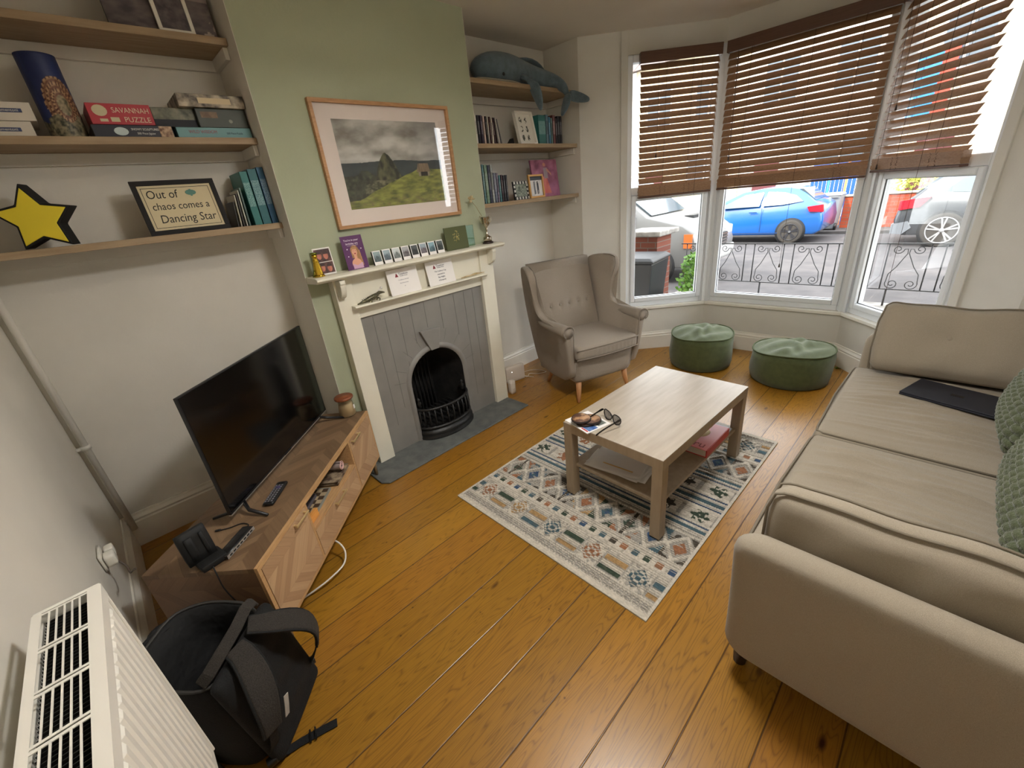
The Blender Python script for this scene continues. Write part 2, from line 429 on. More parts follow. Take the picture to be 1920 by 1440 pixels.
def chevron(name, ax, bx, c1, c2, strip=0.14, plank=0.032, off=(0, 0)):
    """veneer laid in chevrons: strips run along axis ax, planks slope across them"""
    m = bpy.data.materials.new(name); m.use_nodes = True; t = m.node_tree; b = t.nodes['Principled BSDF']
    L = t.links.new; N = t.nodes.new
    tc = N('ShaderNodeTexCoord'); sp = N('ShaderNodeSeparateXYZ'); L(tc.outputs['Object'], sp.inputs[0])
    def M_(op, a, b_=None):
        n = N('ShaderNodeMath'); n.operation = op
        for i, q in enumerate((a, b_)):
            if q is None: continue
            if isinstance(q, (int, float)): n.inputs[i].default_value = q
            else: L(q, n.inputs[i])
        return n.outputs[0]
    A = M_('ADD', sp.outputs[ax], 10+off[0]); B = M_('ADD', sp.outputs[bx], 10+off[1])
    q = M_('DIVIDE', B, strip); fid = M_('FLOOR', q)
    pp = M_('PINGPONG', B, strip)
    s = M_('DIVIDE', M_('ADD', A, pp), plank*1.414); pid = M_('FLOOR', s); fr = M_('FRACT', s)
    wn = N('ShaderNodeTexWhiteNoise'); wn.noise_dimensions = '2D'; cb = N('ShaderNodeCombineXYZ'); L(pid, cb.inputs[0]); L(fid, cb.inputs[1]); L(cb.outputs[0], wn.inputs['Vector'])
    # grain follows the plank: rotate coords by strip parity
    par = M_('SUBTRACT', M_('MULTIPLY', M_('MODULO', fid, 2), 2), 1)
    g1 = M_('ADD', A, M_('MULTIPLY', par, M_('MULTIPLY', B, -1))); g2 = M_('SUBTRACT', A, M_('MULTIPLY', par, M_('MULTIPLY', B, -1)))
    cb2 = N('ShaderNodeCombineXYZ'); L(M_('MULTIPLY', g1, 90), cb2.inputs[0]); L(M_('MULTIPLY', g2, 6), cb2.inputs[1]); L(M_('ADD', pid, M_('MULTIPLY', fid, 7.3)), cb2.inputs[2])
    gn = N('ShaderNodeTexNoise'); gn.inputs['Scale'].default_value = 1.0; gn.inputs['Detail'].default_value = 3; L(cb2.outputs[0], gn.inputs['Vector'])
    f = M_('ADD', M_('MULTIPLY', wn.outputs['Value'], 0.55), M_('MULTIPLY', gn.outputs['Fac'], 0.5))
    r = N('ShaderNodeValToRGB'); r.color_ramp.elements[0].position = 0.1; r.color_ramp.elements[1].position = 0.9
    r.color_ramp.elements[0].color = rgb(c1); r.color_ramp.elements[1].color = rgb(c2); L(f, r.inputs[0])
    ln = M_('MULTIPLY', M_('LESS_THAN', fr, 0.03), 0.45); qf = M_('FRACT', q); ln2 = M_('MULTIPLY', M_('LESS_THAN', qf, 0.008), 0.3)
    mx = N('ShaderNodeMix'); mx.data_type = 'RGBA'; L(M_('MAXIMUM', ln, ln2), mx.inputs[0]); L(r.outputs[0], mx.inputs[6]); mx.inputs[7].default_value = rgb((92, 66, 44))
    L(mx.outputs[2], b.inputs['Base Color']); b.inputs['Roughness'].default_value = 0.5
    return m
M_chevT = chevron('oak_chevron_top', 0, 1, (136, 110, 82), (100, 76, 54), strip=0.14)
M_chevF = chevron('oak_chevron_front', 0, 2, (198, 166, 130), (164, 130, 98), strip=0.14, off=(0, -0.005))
M_oakedge = mat('pale_oak_edge', (196, 158, 112), 0.5, c2=(178, 138, 94), nscale=5, stretch=(3, 30, 30))
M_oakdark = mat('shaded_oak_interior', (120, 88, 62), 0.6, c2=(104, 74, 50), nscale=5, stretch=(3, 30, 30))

def glass_mat(name, tint=(1, 1, 1), refl=0.06, fk=.6):
    m = bpy.data.materials.new(name); m.use_nodes = True; t = m.node_tree; t.nodes.clear()
    o = t.nodes.new('ShaderNodeOutputMaterial'); tr = t.nodes.new('ShaderNodeBsdfTransparent'); gl = t.nodes.new('ShaderNodeBsdfGlossy')
    tr.inputs[0].default_value = (*tint, 1); gl.inputs['Roughness'].default_value = 0.01
    fr = t.nodes.new('ShaderNodeLayerWeight'); fr.inputs['Blend'].default_value = 0.25
    ml = t.nodes.new('ShaderNodeMath'); ml.operation = 'MULTIPLY_ADD'; ml.inputs[1].default_value = fk; ml.inputs[2].default_value = refl
    t.links.new(fr.outputs['Fresnel'], ml.inputs[0])
    mx = t.nodes.new('ShaderNodeMixShader'); t.links.new(ml.outputs[0], mx.inputs[0]); t.links.new(tr.outputs[0], mx.inputs[1]); t.links.new(gl.outputs[0], mx.inputs[2])
    t.links.new(mx.outputs[0], o.inputs[0]); return m
M_glass = glass_mat('window_glass', (0.97, 0.98, 0.98), 0.004, .15)
M_picglass = glass_mat('picture_glass', (1, 1, 1), 0.04)
M_jarglass = glass_mat('jar_glass', (0.93, 0.92, 0.88), 0.06)
# ------------------------------------------------------------------ room shell
H = 2.584; XL = -1.15; XE = 2.468; YR = -3.15; RD = 0.35; CW = 1.329
B0 = (XE, 0.0); J1 = (2.735, -0.281); B1 = (3.262, -0.815); B2 = (3.300, -1.887); J2 = (2.722, -2.455); B3 = (XE, -2.705)
SILL = 0.402; HEAD = 2.43
def wallseg(mb, a, b, z0, z1, t=0.2):
    """wall slab between two plan points, thickness away from the room (room on the left of a->b is outside)"""
    a = Vector((*a, 0)); b = Vector((*b, 0)); d = (b-a).normalized(); n = Vector((-d.y, d.x, 0))
    p = [a, b, b+n*t, a+n*t]
    mb.prism([(q.x, q.y) for q in p], z0, z1)
mb = MB(); mb.box(XL, 3.5, YR, 0.45, -0.12, 0); struct(mb.build('floor', M_floor, origin=(0, 0, 0)))
mb = MB(); mb.box(XL-.2, 3.6, YR-.2, 0.6, H, H+0.2); struct(mb.build('ceiling', M_ceil))
mb = MB(); mb.box(XL-.2, XL, YR-.2, RD+.2, -.1, H); struct(mb.build('wall_left', M_white))
mb = MB(); mb.box(XL-.2, XE+.2, YR-.2, YR, -.1, H); struct(mb.build('wall_right', M_white))
mb = MB(); mb.box(XL, 0.02, RD, RD+.2, -.1, H); mb.box(CW-.02, XE+.05, RD, RD+.2, -.1, H); struct(mb.build('wall_back', M_white))
# chimney breast with the fire opening cut in it
mb = MB()
mb.box(0.0005, .45, 0, RD+.2, -.1, H); mb.box(.90, CW-.0005, 0, RD+.2, -.1, H); mb.box(.45, .90, 0, RD+.2, .66, H); mb.box(.45, .90, .33, RD+.2, -.1, .66)
struct(mb.build('wall_chimney_breast', M_green))
mb = MB(); mb.box(-0.0015, 0.0005, 0.0, RD, 0, H); mb.box(CW-.0005, CW+.0015, 0, RD, 0, H); struct(mb.build('wall_chimney_side', M_white))
# front wall, recess cheek, bay
mb = MB(); wallseg(mb, (XE, RD), B0, -.1, H); struct(mb.build('wall_front_left', M_white))
mb = MB(); mb.box(XE, XE+.2, YR, B3[1], -.1, H); struct(mb.build('wall_front_right', M_bay))
mb = MB()
wallseg(mb, B0, J1, -.1, H, .14); wallseg(mb, J1, B1, -.1, SILL, .2); wallseg(mb, J1, B1, HEAD, H, .2)
struct(mb.build('wall_bay_left', M_bay))
mb = MB(); wallseg(mb, B1, B2, -.1, SILL, .2); wallseg(mb, B1, B2, HEAD, H, .2); struct(mb.build('wall_bay_center', M_bay))
mb = MB(); wallseg(mb, B2, J2, -.1, SILL, .2); wallseg(mb, B2, J2, HEAD, H, .2); wallseg(mb, J2, B3, -.1, H, .14); struct(mb.build('wall_bay_right', M_bay))

def skirt(name, pts, h=0.17, t=0.018, mat_=None):
    """moulded skirting along a plan polyline; room lies to the right of the direction of travel"""
    mb = MB(); P = [Vector((*p, 0)) for p in pts]; n = len(P); prof = [(0, 0), (t, 0), (t, h*.74), (t*.75, h*.78), (t*.9, h*.84), (t*.45, h*.93), (t*.35, h), (0, h)]
    R = []
    for i, p in enumerate(P):
        ds = []
        if i > 0: ds.append((P[i]-P[i-1]).normalized())
        if i < n-1: ds.append((P[i+1]-P[i]).normalized())
        ns = [Vector((d.y, -d.x, 0)) for d in ds]; m = sum(ns, Vector((0, 0, 0))).normalized(); k = 1/max(.3, m.dot(ns[0]))
        R.append([p+m*k*a+Vector((0, 0, z)) for a, z in prof])
    mb.rings(R); return struct(mb.build(name, mat_ or M_gloss))
skirt('baseboard_left', [(XL, YR), (XL, RD)], .19)
skirt('baseboard_back_left', [(XL, RD), (-0.0015, RD)], .19)
skirt('baseboard_back_right', [(CW+.0015, RD), (XE, RD), B0, (J1[0], J1[1]), B1, B2, J2, B3], .17)
# window boards
def board(name, a, b, z, t=0.022, out=.05, inn=.10):
    a = Vector((*a, 0)); b = Vector((*b, 0)); d = (b-a).normalized(); n = Vector((-d.y, d.x, 0))
    return a, b, d, n
# continuous sill made of three boards mitred at the corners
def offs(p0, p1, p2, o):
    d1 = (Vector(p1)-Vector(p0)).normalized(); d2 = (Vector(p2)-Vector(p1)).normalized()
    n1 = Vector((d1.y, -d1.x)); n2 = Vector((d2.y, -d2.x)); m = (n1+n2).normalized(); return Vector(p1)+m*o/m.dot(n1)
def end(p, q, o, at):
    d = (Vector(q)-Vector(p)).normalized(); n = Vector((d.y, -d.x)); return Vector(at)+n*o
i0 = end(J1, B1, .022, J1); i1 = offs(J1, B1, B2, .022); i2 = offs(B1, B2, J2, .022); i3 = end(B2, J2, .022, J2)
o0 = end(J1, B1, -.14, J1); o1 = offs(J1, B1, B2, -.14); o2 = offs(B1, B2, J2, -.14); o3 = end(B2, J2, -.14, J2)
for k, (a, b, c, d_) in enumerate(((i0, i1, o1, o0), (i1, i2, o2, o1), (i2, i3, o3, o2))):
    mb = MB(); mb.prism([tuple(a), tuple(b), tuple(c), tuple(d_)], SILL, SILL+.028)
    struct(mb.build('trim_%d' % (k+1), M_gloss, bevel=.004))
# architrave beads where the bay lining starts
for k, (p, q) in enumerate(((B0, J1), (B3, J2))):
    p = Vector(p); q = Vector(q); d = (q-p).normalized(); n = Vector((d.y, -d.x)) if k == 0 else Vector((-d.y, d.x))
    a = q-d*.055; b = q
    mb = MB(); mb.prism([tuple(a), tuple(b), tuple(b+n*.012), tuple(a+n*.012)], .17, H)
    struct(mb.build('trim_%d' % (k+4), M_bay, bevel=.003))

# ---- windows: frame with sash, transom, panes
def window(idx, a, b, tran):
    a = Vector((*a, 0)); b = Vector((*b, 0)); L = (b-a).length; d = (b-a).normalized(); n = Vector((-d.y, d.x, 0))
    root = bpy.data.objects.new('window_%d' % idx, None); COL.objects.link(root); root['kind'] = 'structure'
    root.location = a+Vector((0, 0, SILL)); root.rotation_euler = (0, 0, math.atan2(d.y, d.x))
    z0, z1 = .028, HEAD-SILL   # local; x along, y outward
    fo = .045
    mb = MB(); y0, y1 = .015, .085
    mb.box(0, fo, y0, y1, z0, z1); mb.box(L-fo, L, y0, y1, z0, z1); mb.box(fo, L-fo, y0, y1, z0, z0+.045); mb.box(fo, L-fo, y0, y1, z1-.05, z1)
    mb.build('window_frame', M_upvc, root, bevel=.006)
    zt = 1.45-SILL
    if tran:
        mb = MB(); mb.box(fo, L-fo, y0, y1, zt-.03, zt+.035); mb.build('transom', M_upvc, root, bevel=.006)
    # opening sash: slimmer inner profile
    mb = MB(); s0 = fo; s1 = L-fo; w_ = .042; za = z0+.045; zb = (zt-.03) if tran else z1-.05
    mb.box(s0, s0+w_, y0-.012, y1-.01, za, zb); mb.box(s1-w_, s1, y0-.012, y1-.01, za, zb); mb.box(s0+w_, s1-w_, y0-.012, y1-.01, za, za+w_); mb.box(s0+w_, s1-w_, y0-.012, y1-.01, zb-w_, zb)
    mb.build('sash', M_upvc, root, bevel=.008)
    mb = MB(); g = .004
    for (xa, xb, c0, c1) in ((s0+w_, s0+w_+g, za+w_, zb-w_), (s1-w_-g, s1-w_, za+w_, zb-w_), (s0+w_, s1-w_, za+w_, za+w_+g), (s0+w_, s1-w_, zb-w_-g, zb-w_)):
        mb.box(xa, xb, .028, .034, c0, c1)
    mb.build('glazing_seal', M_plastic_k, root)
    mb = MB(); mb.box(s0+w_-.005, s1-w_+.005, .036, .040, za+w_-.005, zb-w_+.005); mb.build('pane', M_glass, root)
    if tran:
        mb = MB(); mb.box(fo, L-fo, .036, .040, zt+.03, z1-.04); mb.build('pane', M_glass, root)
    return root
window(1, J1, B1, True); window(2, B1, B2, False); window(3, B2, J2, True)
# corner posts of the bay
for k, (p, q, r) in enumerate(((J1, B1, B2), (B1, B2, J2))):
    q_ = Vector(q); i = offs(p, q, r, .006); o = offs(p, q, r, -.10); d1 = (Vector(p)-q_).normalized(); d2 = (Vector(r)-q_).normalized()
    poly = [tuple(i+d1*.028), tuple(i), tuple(i+d2*.028), tuple(o+d2*.028), tuple(o), tuple(o+d1*.028)]
    mb = MB(); mb.prism(poly, SILL+.028, HEAD); struct(mb.build('trim_%d' % (k+6), M_upvc, bevel=.003))

# ---- house above and around (casts the street shade), outside faces
M_ext = mat('render_outer_wall', (196, 190, 178), 0.9, c2=(186, 180, 168), nscale=4)
mb = MB(); mb.box(-6, 3.35, -12, 10, H+.2, 5.6); struct(mb.build('trim_8', M_ext))
mb = MB(); mb.box(XE+.2, XE+.4, RD+.2, 10, -.5, H+.2); mb.box(XE+.2, XE+.4, -12, YR-.2, -.5, H+.2); struct(mb.build('trim_9', M_ext))
# heating pipe boxed in the corner
t = thing('heating_pipe', 'white painted vertical pipe in the corner left of the television', 'pipe', (XL+.035, .31, .12))
mb = MB(); mb.cyl((0, 0, 0), (0, 0, H-.12-.001), .014); mb.build('pipe', M_white, t)
for z in (.5, 1.5):
    mb = MB(); mb.cyl((0, 0, z), (0, 0, z+.02), .02); mb.box(-.034, 0, -.008, .008, z+.004, z+.016); mb.build('bracket', M_white, t)

# added fill light, out of view: opal globe on a drop, brightens the room
cl = thing('added_fill_light', 'added opal globe light, out of view, that brightens the room', 'light', (.35, -1.75, 2.30))
mb = MB(); mb.cyl((0, 0, .283), (0, 0, .262), .055, n=24); mb.cyl((0, 0, .262), (0, 0, .17), .008, n=8); mb.build('fill_light_rose', M_gloss, cl)
mb = MB(); mb.ell((0, 0, .05), (.16, .16, .12), 28, 14)
mb.build('shade', mat('fill_light_opal', (255, 250, 240), .5, emit=(255, 238, 214), estr=1.0), cl).visible_shadow = True
ld_ = bpy.data.lights.new('added_fill_down', 'AREA'); ld_.shape = 'DISK'; ld_.size = .34; ld_.energy = 7.5; ld_.color = (1, .985, .95)  # added area lamps, fill downward and up to the ceiling
lo_ = bpy.data.objects.new('added_fill_down', ld_); COL.objects.link(lo_); lo_.location = (.35, -1.75, 2.222)
lu_ = bpy.data.lights.new('added_fill_up', 'AREA'); lu_.shape = 'DISK'; lu_.size = .30; lu_.energy = 4.8; lu_.color = (1, .985, .95)
lv_ = bpy.data.objects.new('added_fill_up', lu_); COL.objects.link(lv_); lv_.location = (.35, -1.75, 2.475); lv_.rotation_euler = (PI, 0, 0)
# ------------------------------------------------------------------ fireplace
fs = thing('fireplace_surround', 'cream painted wooden fireplace surround with mantel shelf on the green chimney breast', 'fireplace', (.66, -.04, 0))
MZ = 1.238
def W(mb, name, m, par, **k): return mb.build(name, m, par, world=True, **k)
mb = MB(); mb.prism([(0, MZ), (-.128, MZ), (-.152, MZ-.008), (-.152, MZ-.018), (-.135, MZ-.03), (0, MZ-.036)], .0, 1.345, 'x'); W(mb, 'mantel_shelf', M_cream, fs, bevel=.003)
for x0, x1 in ((.108, .213), (1.165, 1.284)):
    mb = MB(); mb.box(x0, x1, -.0695, -.0005, 0, MZ-.036); W(mb, 'pilaster', M_cream, fs, bevel=.003)
mb = MB(); mb.box(.213, 1.165, -.055, -.0005, .963, MZ-.036); W(mb, 'frieze', M_cream, fs, bevel=.002)
mb = MB(); mb.prism([(-.056, 1.047), (-.118, 1.047), (-.122, 1.038), (-.105, 1.024), (-.056, 1.02)], .178, 1.18, 'x'); W(mb, 'ledge', M_cream, fs, bevel=.002)
for xc in (.135, 1.25):
    prof = [(-.0695, MZ-.036), (-.135, MZ-.036), (-.138, MZ-.055)]
    for i in range(9):
        a = PI*i/8; prof.append((-.088-.045*math.cos(a*.5)-.0*i, MZ-.06-.075*math.sin(a*.5)))
    prof += [(-.0695, MZ-.145)]
    mb = MB(); mb.prism(prof, xc-.016, xc+.016, 'x'); W(mb, 'corbel', M_cream, fs, bevel=.004)
# grey tiled panel with arched opening
ax0, ax1, spring = .459, .897, .42
cxa = (ax0+ax1)/2; ra = (ax1-ax0)/2
arch = [(ax1, 0)]+[(cxa+ra*math.cos(a), spring+ra*.93*math.sin(a)) for a in [PI*i/20 for i in range(21)]]+[(ax0, 0)]
tp = thing('fireplace_tile_panel', 'grey painted tile panel with an arched fire opening and keystone', 'fireplace', (cxa, -.02, 0))
mb = MB(); mb.prism([(.213, 0), (.213, .963), (1.165, .963), (1.165, 0)]+arch, -.04, -.0005, 'y'); W(mb, 'panel', M_greytile, tp, recalc=True)
# raised reveal around the arch
mb = MB(); inner = arch; R = []
pts = [Vector((p[0], 0, p[1])) for p in arch]
Rr = []
for i, p in enumerate(pts):
    if i == 0 or i == len(pts)-1: nrm = Vector((1 if i == 0 else -1, 0, 0))
    else: nrm = (p-Vector((cxa, 0, spring))).normalized()
    Rr.append([Vector((p.x, -.04, p.z))+nrm*.0, Vector((p.x, -.052, p.z))+nrm*.012, Vector((p.x, -.05, p.z))+nrm*.03, Vector((p.x, -.039, p.z))+nrm*.04])
mb.smooth = True; mb.rings(Rr, cap=False, closed=False); W(mb, 'arch_moulding', M_greytile, tp)
mb = MB(); mb.prism([(.588, .772), (.744, .764), (.712, .625), (.648, .625)], -.062, -.040, 'y'); W(mb, 'keystone', M_greytile, tp, bevel=.003)
mb = MB()
for x, za, zb in ((.30, .2, .95), (.375, .3, .94), (.475, .64, .95), (.475, .50, .60), (.56, .70, .958), (.665, .78, .955), (.79, .74, .955), (.91, .66, .95), (1.0, .15, .95), (1.08, .2, .95)):
    mb.box(x-.0012, x+.0012, -.0412, -.040, za, zb)
for a in (25, 48, 68, 112, 132, 155, 10, 170):
    a = math.radians(a); d = Vector((math.cos(a), 0, math.sin(a))); p0 = Vector((cxa, -.0408, spring))+d*(ra+.04); p1 = p0+d*.085
    if .588 < p1.x < .744 and a > 1.4: continue
    s_ = Vector((-d.z, 0, d.x))*.0012
    mb.add([p0-s_, p0+s_, p1+s_, p1-s_], [(0, 1, 2, 3)])
W(mb, 'tile_joints', mat('tile_joint_line', (104, 101, 98), 0.8), tp)  # joints drawn as thin darker grey lines
# firebox
fb = thing('cast_iron_fireback', 'sooty black fire opening behind the grate', 'fireplace', (cxa, .1, 0))
mb = MB(); R = []
for y, k in ((-.039, 1.0), (.12, .92), (.30, .70)):
    R.append([Vector((cxa+(p[0]-cxa)*k, y, p[1]*(.96 if k < .8 else 1))) for p in arch])
mb.smooth = True; mb.rings(R, cap=False, closed=False); mb.smooth = False; mb.prism([(cxa+(p[0]-cxa)*.7, p[1]*.96) for p in arch], .299, .303, 'y'); mb.box(ax0, ax1, -.03, .31, .0005, .004)
W(mb, 'fireback', M_soot, fb, recalc=False)
mb = MB()
for k in range(9): mb.cyl((cxa-.13+k*.032, .28, .05), (cxa-.13+k*.032, .297, .46), .008, n=8)
W(mb, 'rib', M_black, fb)
gr = thing('fire_grate', 'black cast iron fire basket with bowed bars in the arched fireplace', 'grate', (cxa, -.08, .002))
def bow(u, z, r=.215, dep=.13, y0=-.02): return Vector((cxa+r*math.cos(PI*u), y0-dep*math.sin(PI*u), z))
mb = MB()
for z, rr in ((.24, .010), (.095, .012)): mb.tube([bow(i/24, z) for i in range(25)], rr, n=8)
W(mb, 'rail', M_black, gr)
mb = MB()
for i in range(1, 14): mb.tube([bow(i/14, .095), bow(i/14, .165, .218, .137), bow(i/14, .24)], [.006, .007, .006], n=6)
W(mb, 'bars', M_black, gr)
mb = MB()
prof = [(.0, .0), (.02, .0), (.024, .02), (.012, .03), (.02, .045), (.016, .062), (.004, .07), (-.006, .085), (-.014, .09)]
R = [[Vector((cxa+(.215+p[0])*math.cos(PI*i/24), -.02-(.13+p[0])*math.sin(PI*i/24), .004+p[1])) for p in prof] for i in range(25)]
mb.smooth = True; mb.rings(R, cap=False, closed=False); W(mb, 'fret', M_black, gr)
for x in (-.19, .19):
    mb = MB(); mb.lathe([(.0, 0), (.016, .0), (.012, .02), (.018, .035), (.008, .05), (.014, .062), (.0, .078)], 10, Matrix.Translation((cxa+x, -.03, .245)))
    mb.build('finial', M_black, gr, world=True)
mb = MB()
for k in range(9): mb.box(cxa-.17+k*.0415, cxa-.155+k*.0415, -.05, .16, .12, .13)
W(mb, 'fire_bars', M_black, gr)
mb = MB(); mb.prism([(.035, -.305), (1.278, -.305), (1.278, -.002), (.0, -.002), (.0, -.262)], .0003, .012); o = mb.build('hearth', M_slate, bevel=.004); tag(o, 'grey slate hearth slab set in front of the fireplace', 'hearth')

# ------------------------------------------------------------------ framed landscape
def land(u, v):
    s = 1-v
    n = fbm(u*5+s*3, s*7-u*1.5, 3, 6); n2 = fbm(u*14, s*16, 9, 4)
    sky_ = mixc(c3((124, 118, 108)), c3((206, 204, 196)), (n-.22)*2.0)
    sky_ = mixc(sky_, c3((118, 118, 122)), (u-.62)*1.6*(1-s*.9))
    sky_ = mixc(sky_, c3((226, 226, 222)), np.clip((.50-np.abs(s-.43)*9), 0, 1)*(u < .45)*.8)
    far = mixc(c3((44, 54, 58)), c3((70, 80, 84)), n2*1.3-.2)
    hz = .47-.03*fbm(u*6, u*0, 5, 4)+.03*np.abs(u-.55)
    img = np.where((s > hz)[..., None], far, sky_)
    hl = .62+.03*vnoise(u*9, u*0, 8)-.06*np.exp(-((u-.20)/.07)**2)
    mid = mixc(c3((30, 36, 28)), c3((92, 94, 70)), fbm(u*26, s*30, 4, 5)*1.9-.55)
    img = np.where((s > hl)[..., None], mid, img)
    # the steep peak
    pk = .355+.30*np.abs((u-.415)/.13)**1.6+.012*vnoise(u*60, u*0, 2)
    pkm = (s > pk) & (np.abs(u-.42) < .17) & (s < .80)
    rock = mixc(c3((34, 38, 30)), c3((118, 116, 84)), fbm(u*30, s*12, 6, 5)*2.1-.75+.35*np.exp(-((u-.40)/.035)**2))
    img = np.where(pkm[..., None], rock, img)
    p2 = .56+.22*np.abs((u-.17)/.10)**1.5
    img = np.where(((s > p2) & (np.abs(u-.17) < .1) & (s < .9))[..., None], mixc(c3((38, 42, 34)), c3((82, 84, 66)), fbm(u*34, s*26, 16, 4)*1.8-.5), img)
    gl = .90-.34*np.clip((u-.10)/.62, 0, 1)**.85+.02*vnoise(u*12, u*0, 7)+.03*np.clip(u-.85, 0, 1)
    ruin = mixc(c3((52, 54, 40)), c3((142, 138, 112)), fbm(u*40, s*44, 12, 4)*2-.6)
    img = np.where(((s > gl-.12) & (u > .16) & (u < .56) & (s > .68))[..., None], ruin, img)
    gr_ = mixc(c3((82, 90, 38)), c3((160, 162, 78)), fbm(u*16, s*34, 21, 5)*1.8-.35)
    gr_ = mixc(gr_, c3((120, 104, 78)), (fbm(u*40, s*40, 31, 3)*2.6-1.0)*np.clip((s-.80)*5, 0, 1))
    img = np.where((s > gl)[..., None], gr_, img)
    # thatched hut
    rf = (s > .50) & (s < .605) & (u > .735-.03*(s-.5)*8) & (u < .845+.02*(s-.5)*8)
    img = np.where(rf[..., None], mixc(c3((112, 94, 74)), c3((150, 128, 102)), vnoise(u*90, s*8, 3)), img)
    wl = (s >= .605) & (s < .66) & (u > .73) & (u < .85)
    img = np.where(wl[..., None], mixc(c3((34, 32, 30)), c3((150, 138, 120)), ((np.abs(u-.742) < .012) | (np.abs(u-.84) < .012))*1.0), img)
    return img
M_print = mat_attr('printed_photo_paper', 0.5)
M_mount = mat('off_white_mount_card', (226, 214, 206), 0.8)
px0, px1, pz0, pz1 = .24, 1.0955, 1.4495, 2.064
pc = thing('framed_landscape_picture', 'large oak framed photo of a misty mountain peak above green grass', 'picture', ((px0+px1)/2, -.002, pz0))
mb = MB(); f_ = .018
for a, b, c, d in ((px0, px1, pz0, pz0+f_), (px0, px1, pz1-f_, pz1), (px0, px0+f_, pz0+f_, pz1-f_), (px1-f_, px1, pz0+f_, pz1-f_)): mb.box(a, b, -.028, -.001, c, d)
W(mb, 'picture_frame', M_frameoak, pc, bevel=.001)
mb = MB(); mb.box(px0+f_, px1-f_, -.010, -.004, pz0+f_, pz1-f_); W(mb, 'mount', M_mount, pc)
PM = frame_mat(((px0+px1)/2+.002, -.0106, (pz0+pz1)/2+.004), (1, 0, 0), (0, 0, 1))
picture('print', .655, .435, 280, 190, land, M_print, pc, PM)
mb = MB(); mb.box(px0+f_, px1-f_, -.0185, -.0175, pz0+f_, pz1-f_); W(mb, 'picture_glass', M_picglass, pc)

# ------------------------------------------------------------------ alcove shelves
def shelf(x0, x1, z, yf, label, group):
    t = thing('wall_shelf', label, 'shelf', ((x0+x1)/2, (yf+RD)/2, z-.03), 0, group)
    mb = MB(); mb.box(x0+.002, x1-.002, yf, RD-.0005, z-.028, z); W(mb, 'board', M_shelf, t, bevel=.0015)
    mb = MB(); mb.box(x0+.002, x1-.002, RD-.020, RD-.0005, z-.075, z-.0285); W(mb, 'back_batten', M_white, t, bevel=.002)
    for xa in ((x1-.022, x1-.002), (x0+.002, x0+.022)):
        mb = MB(); mb.box(xa[0], xa[1], yf+.025, RD-.021, z-.075, z-.0285); W(mb, 'side_batten', M_white, t, bevel=.002)
    return t
LS = (1.52, 1.906, 2.295); RS = (1.4925, 1.873, 2.247); YL = .096; YRF = .03
for z, l in zip(LS, ('lowest oak shelf in the left alcove holding the quote sign', 'middle oak shelf in the left alcove holding puzzle boxes', 'top oak shelf in the left alcove holding a white frame')):
    shelf(XL, -.0015, z, YL, l, 'oak shelves in the left alcove')
for z, l in zip(RS, ('lowest oak shelf in the right alcove holding photo frames', 'middle oak shelf in the right alcove holding the white printed frame', 'top oak shelf in the right alcove under the toy whale')):
    shelf(CW+.0015, XE, z, YRF, l, 'oak shelves in the right alcove')
# ------------------------------------------------------------------ television cabinet
UX, UY, UA, UL, UD, UH = -.759, -.973, .7752, 1.168, .42, .4447
def UP(s, n, z=0):
    c, q = math.cos(UA), math.sin(UA); return Vector((UX+s*c-n*q, UY+s*q+n*c, z))
cab = thing('television_cabinet', 'low oak television cabinet with chevron veneer doors and brass handles', 'cabinet', (UX, UY, 0), UA)
Z0 = .135
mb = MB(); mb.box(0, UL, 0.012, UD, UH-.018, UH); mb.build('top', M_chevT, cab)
mb = MB(); mb.box(0, UL, 0, .0118, UH-.018, UH); mb.build('top_edge', M_oakedge, cab)
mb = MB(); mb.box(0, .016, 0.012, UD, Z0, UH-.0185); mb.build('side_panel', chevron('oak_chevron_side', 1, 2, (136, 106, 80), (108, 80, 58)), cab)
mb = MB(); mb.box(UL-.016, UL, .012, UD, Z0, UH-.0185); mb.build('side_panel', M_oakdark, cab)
mb = MB(); mb.box(0, UL, 0, UD, Z0-.016, Z0-.0005); mb.build('base_panel', M_oakedge, cab)
mb = MB(); mb.box(0, .016, 0, .0118, Z0, UH-.0185); mb.box(UL-.016, UL, 0, .0118, Z0, UH-.0185)
mb.box(.342, .356, 0, .30, Z0, UH-.0185); mb.box(.838, .852, 0, .30, Z0, UH-.0185); mb.box(.3565, .8375, 0, .30, .278, .290)
mb.build('carcass', M_oakedge, cab)
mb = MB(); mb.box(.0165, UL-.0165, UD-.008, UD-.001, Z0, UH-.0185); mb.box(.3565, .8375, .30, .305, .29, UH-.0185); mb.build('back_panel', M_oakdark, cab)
def hndl(par, x0, x1, z):
    mb = MB(); mb.box(x0, x1, -.022, -.016, z-.004, z+.004); mb.box(x0+.006, x0+.014, -.017, .001, z-.003, z+.003); mb.box(x1-.014, x1-.006, -.017, .001, z-.003, z+.003)
    mb.build('handle', M_brass, par, bevel=.001)
for nm, x0, x1, z0, z1, h in (('door', .018, .340, Z0+.002, UH-.0205, (.232, .332, .412)), ('door', .854, UL-.018, Z0+.002, UH-.0205, (.866, .966, .412)), ('drawer', .358, .836, Z0+.002, .276, (.544, .661, .262))):
    mb = MB(); mb.box(x0, x1, -.001, .014, z0, z1); dd = mb.build(nm, M_chevF, cab); hndl(dd, *h)
M_legm = mat('champagne_metal_leg', (150, 128, 98), 0.4, metal=.6)
mb = MB(); mb.box(.03, UL-.03, .02, .04, .100, .1185); mb.box(.03, UL-.03, UD-.04, UD-.02, .100, .1185); mb.box(.03, .05, .04, UD-.04, .1, .1185); mb.box(UL-.05, UL-.03, .04, UD-.04, .1, .1185)
mb.build('leg_frame', M_legm, cab)
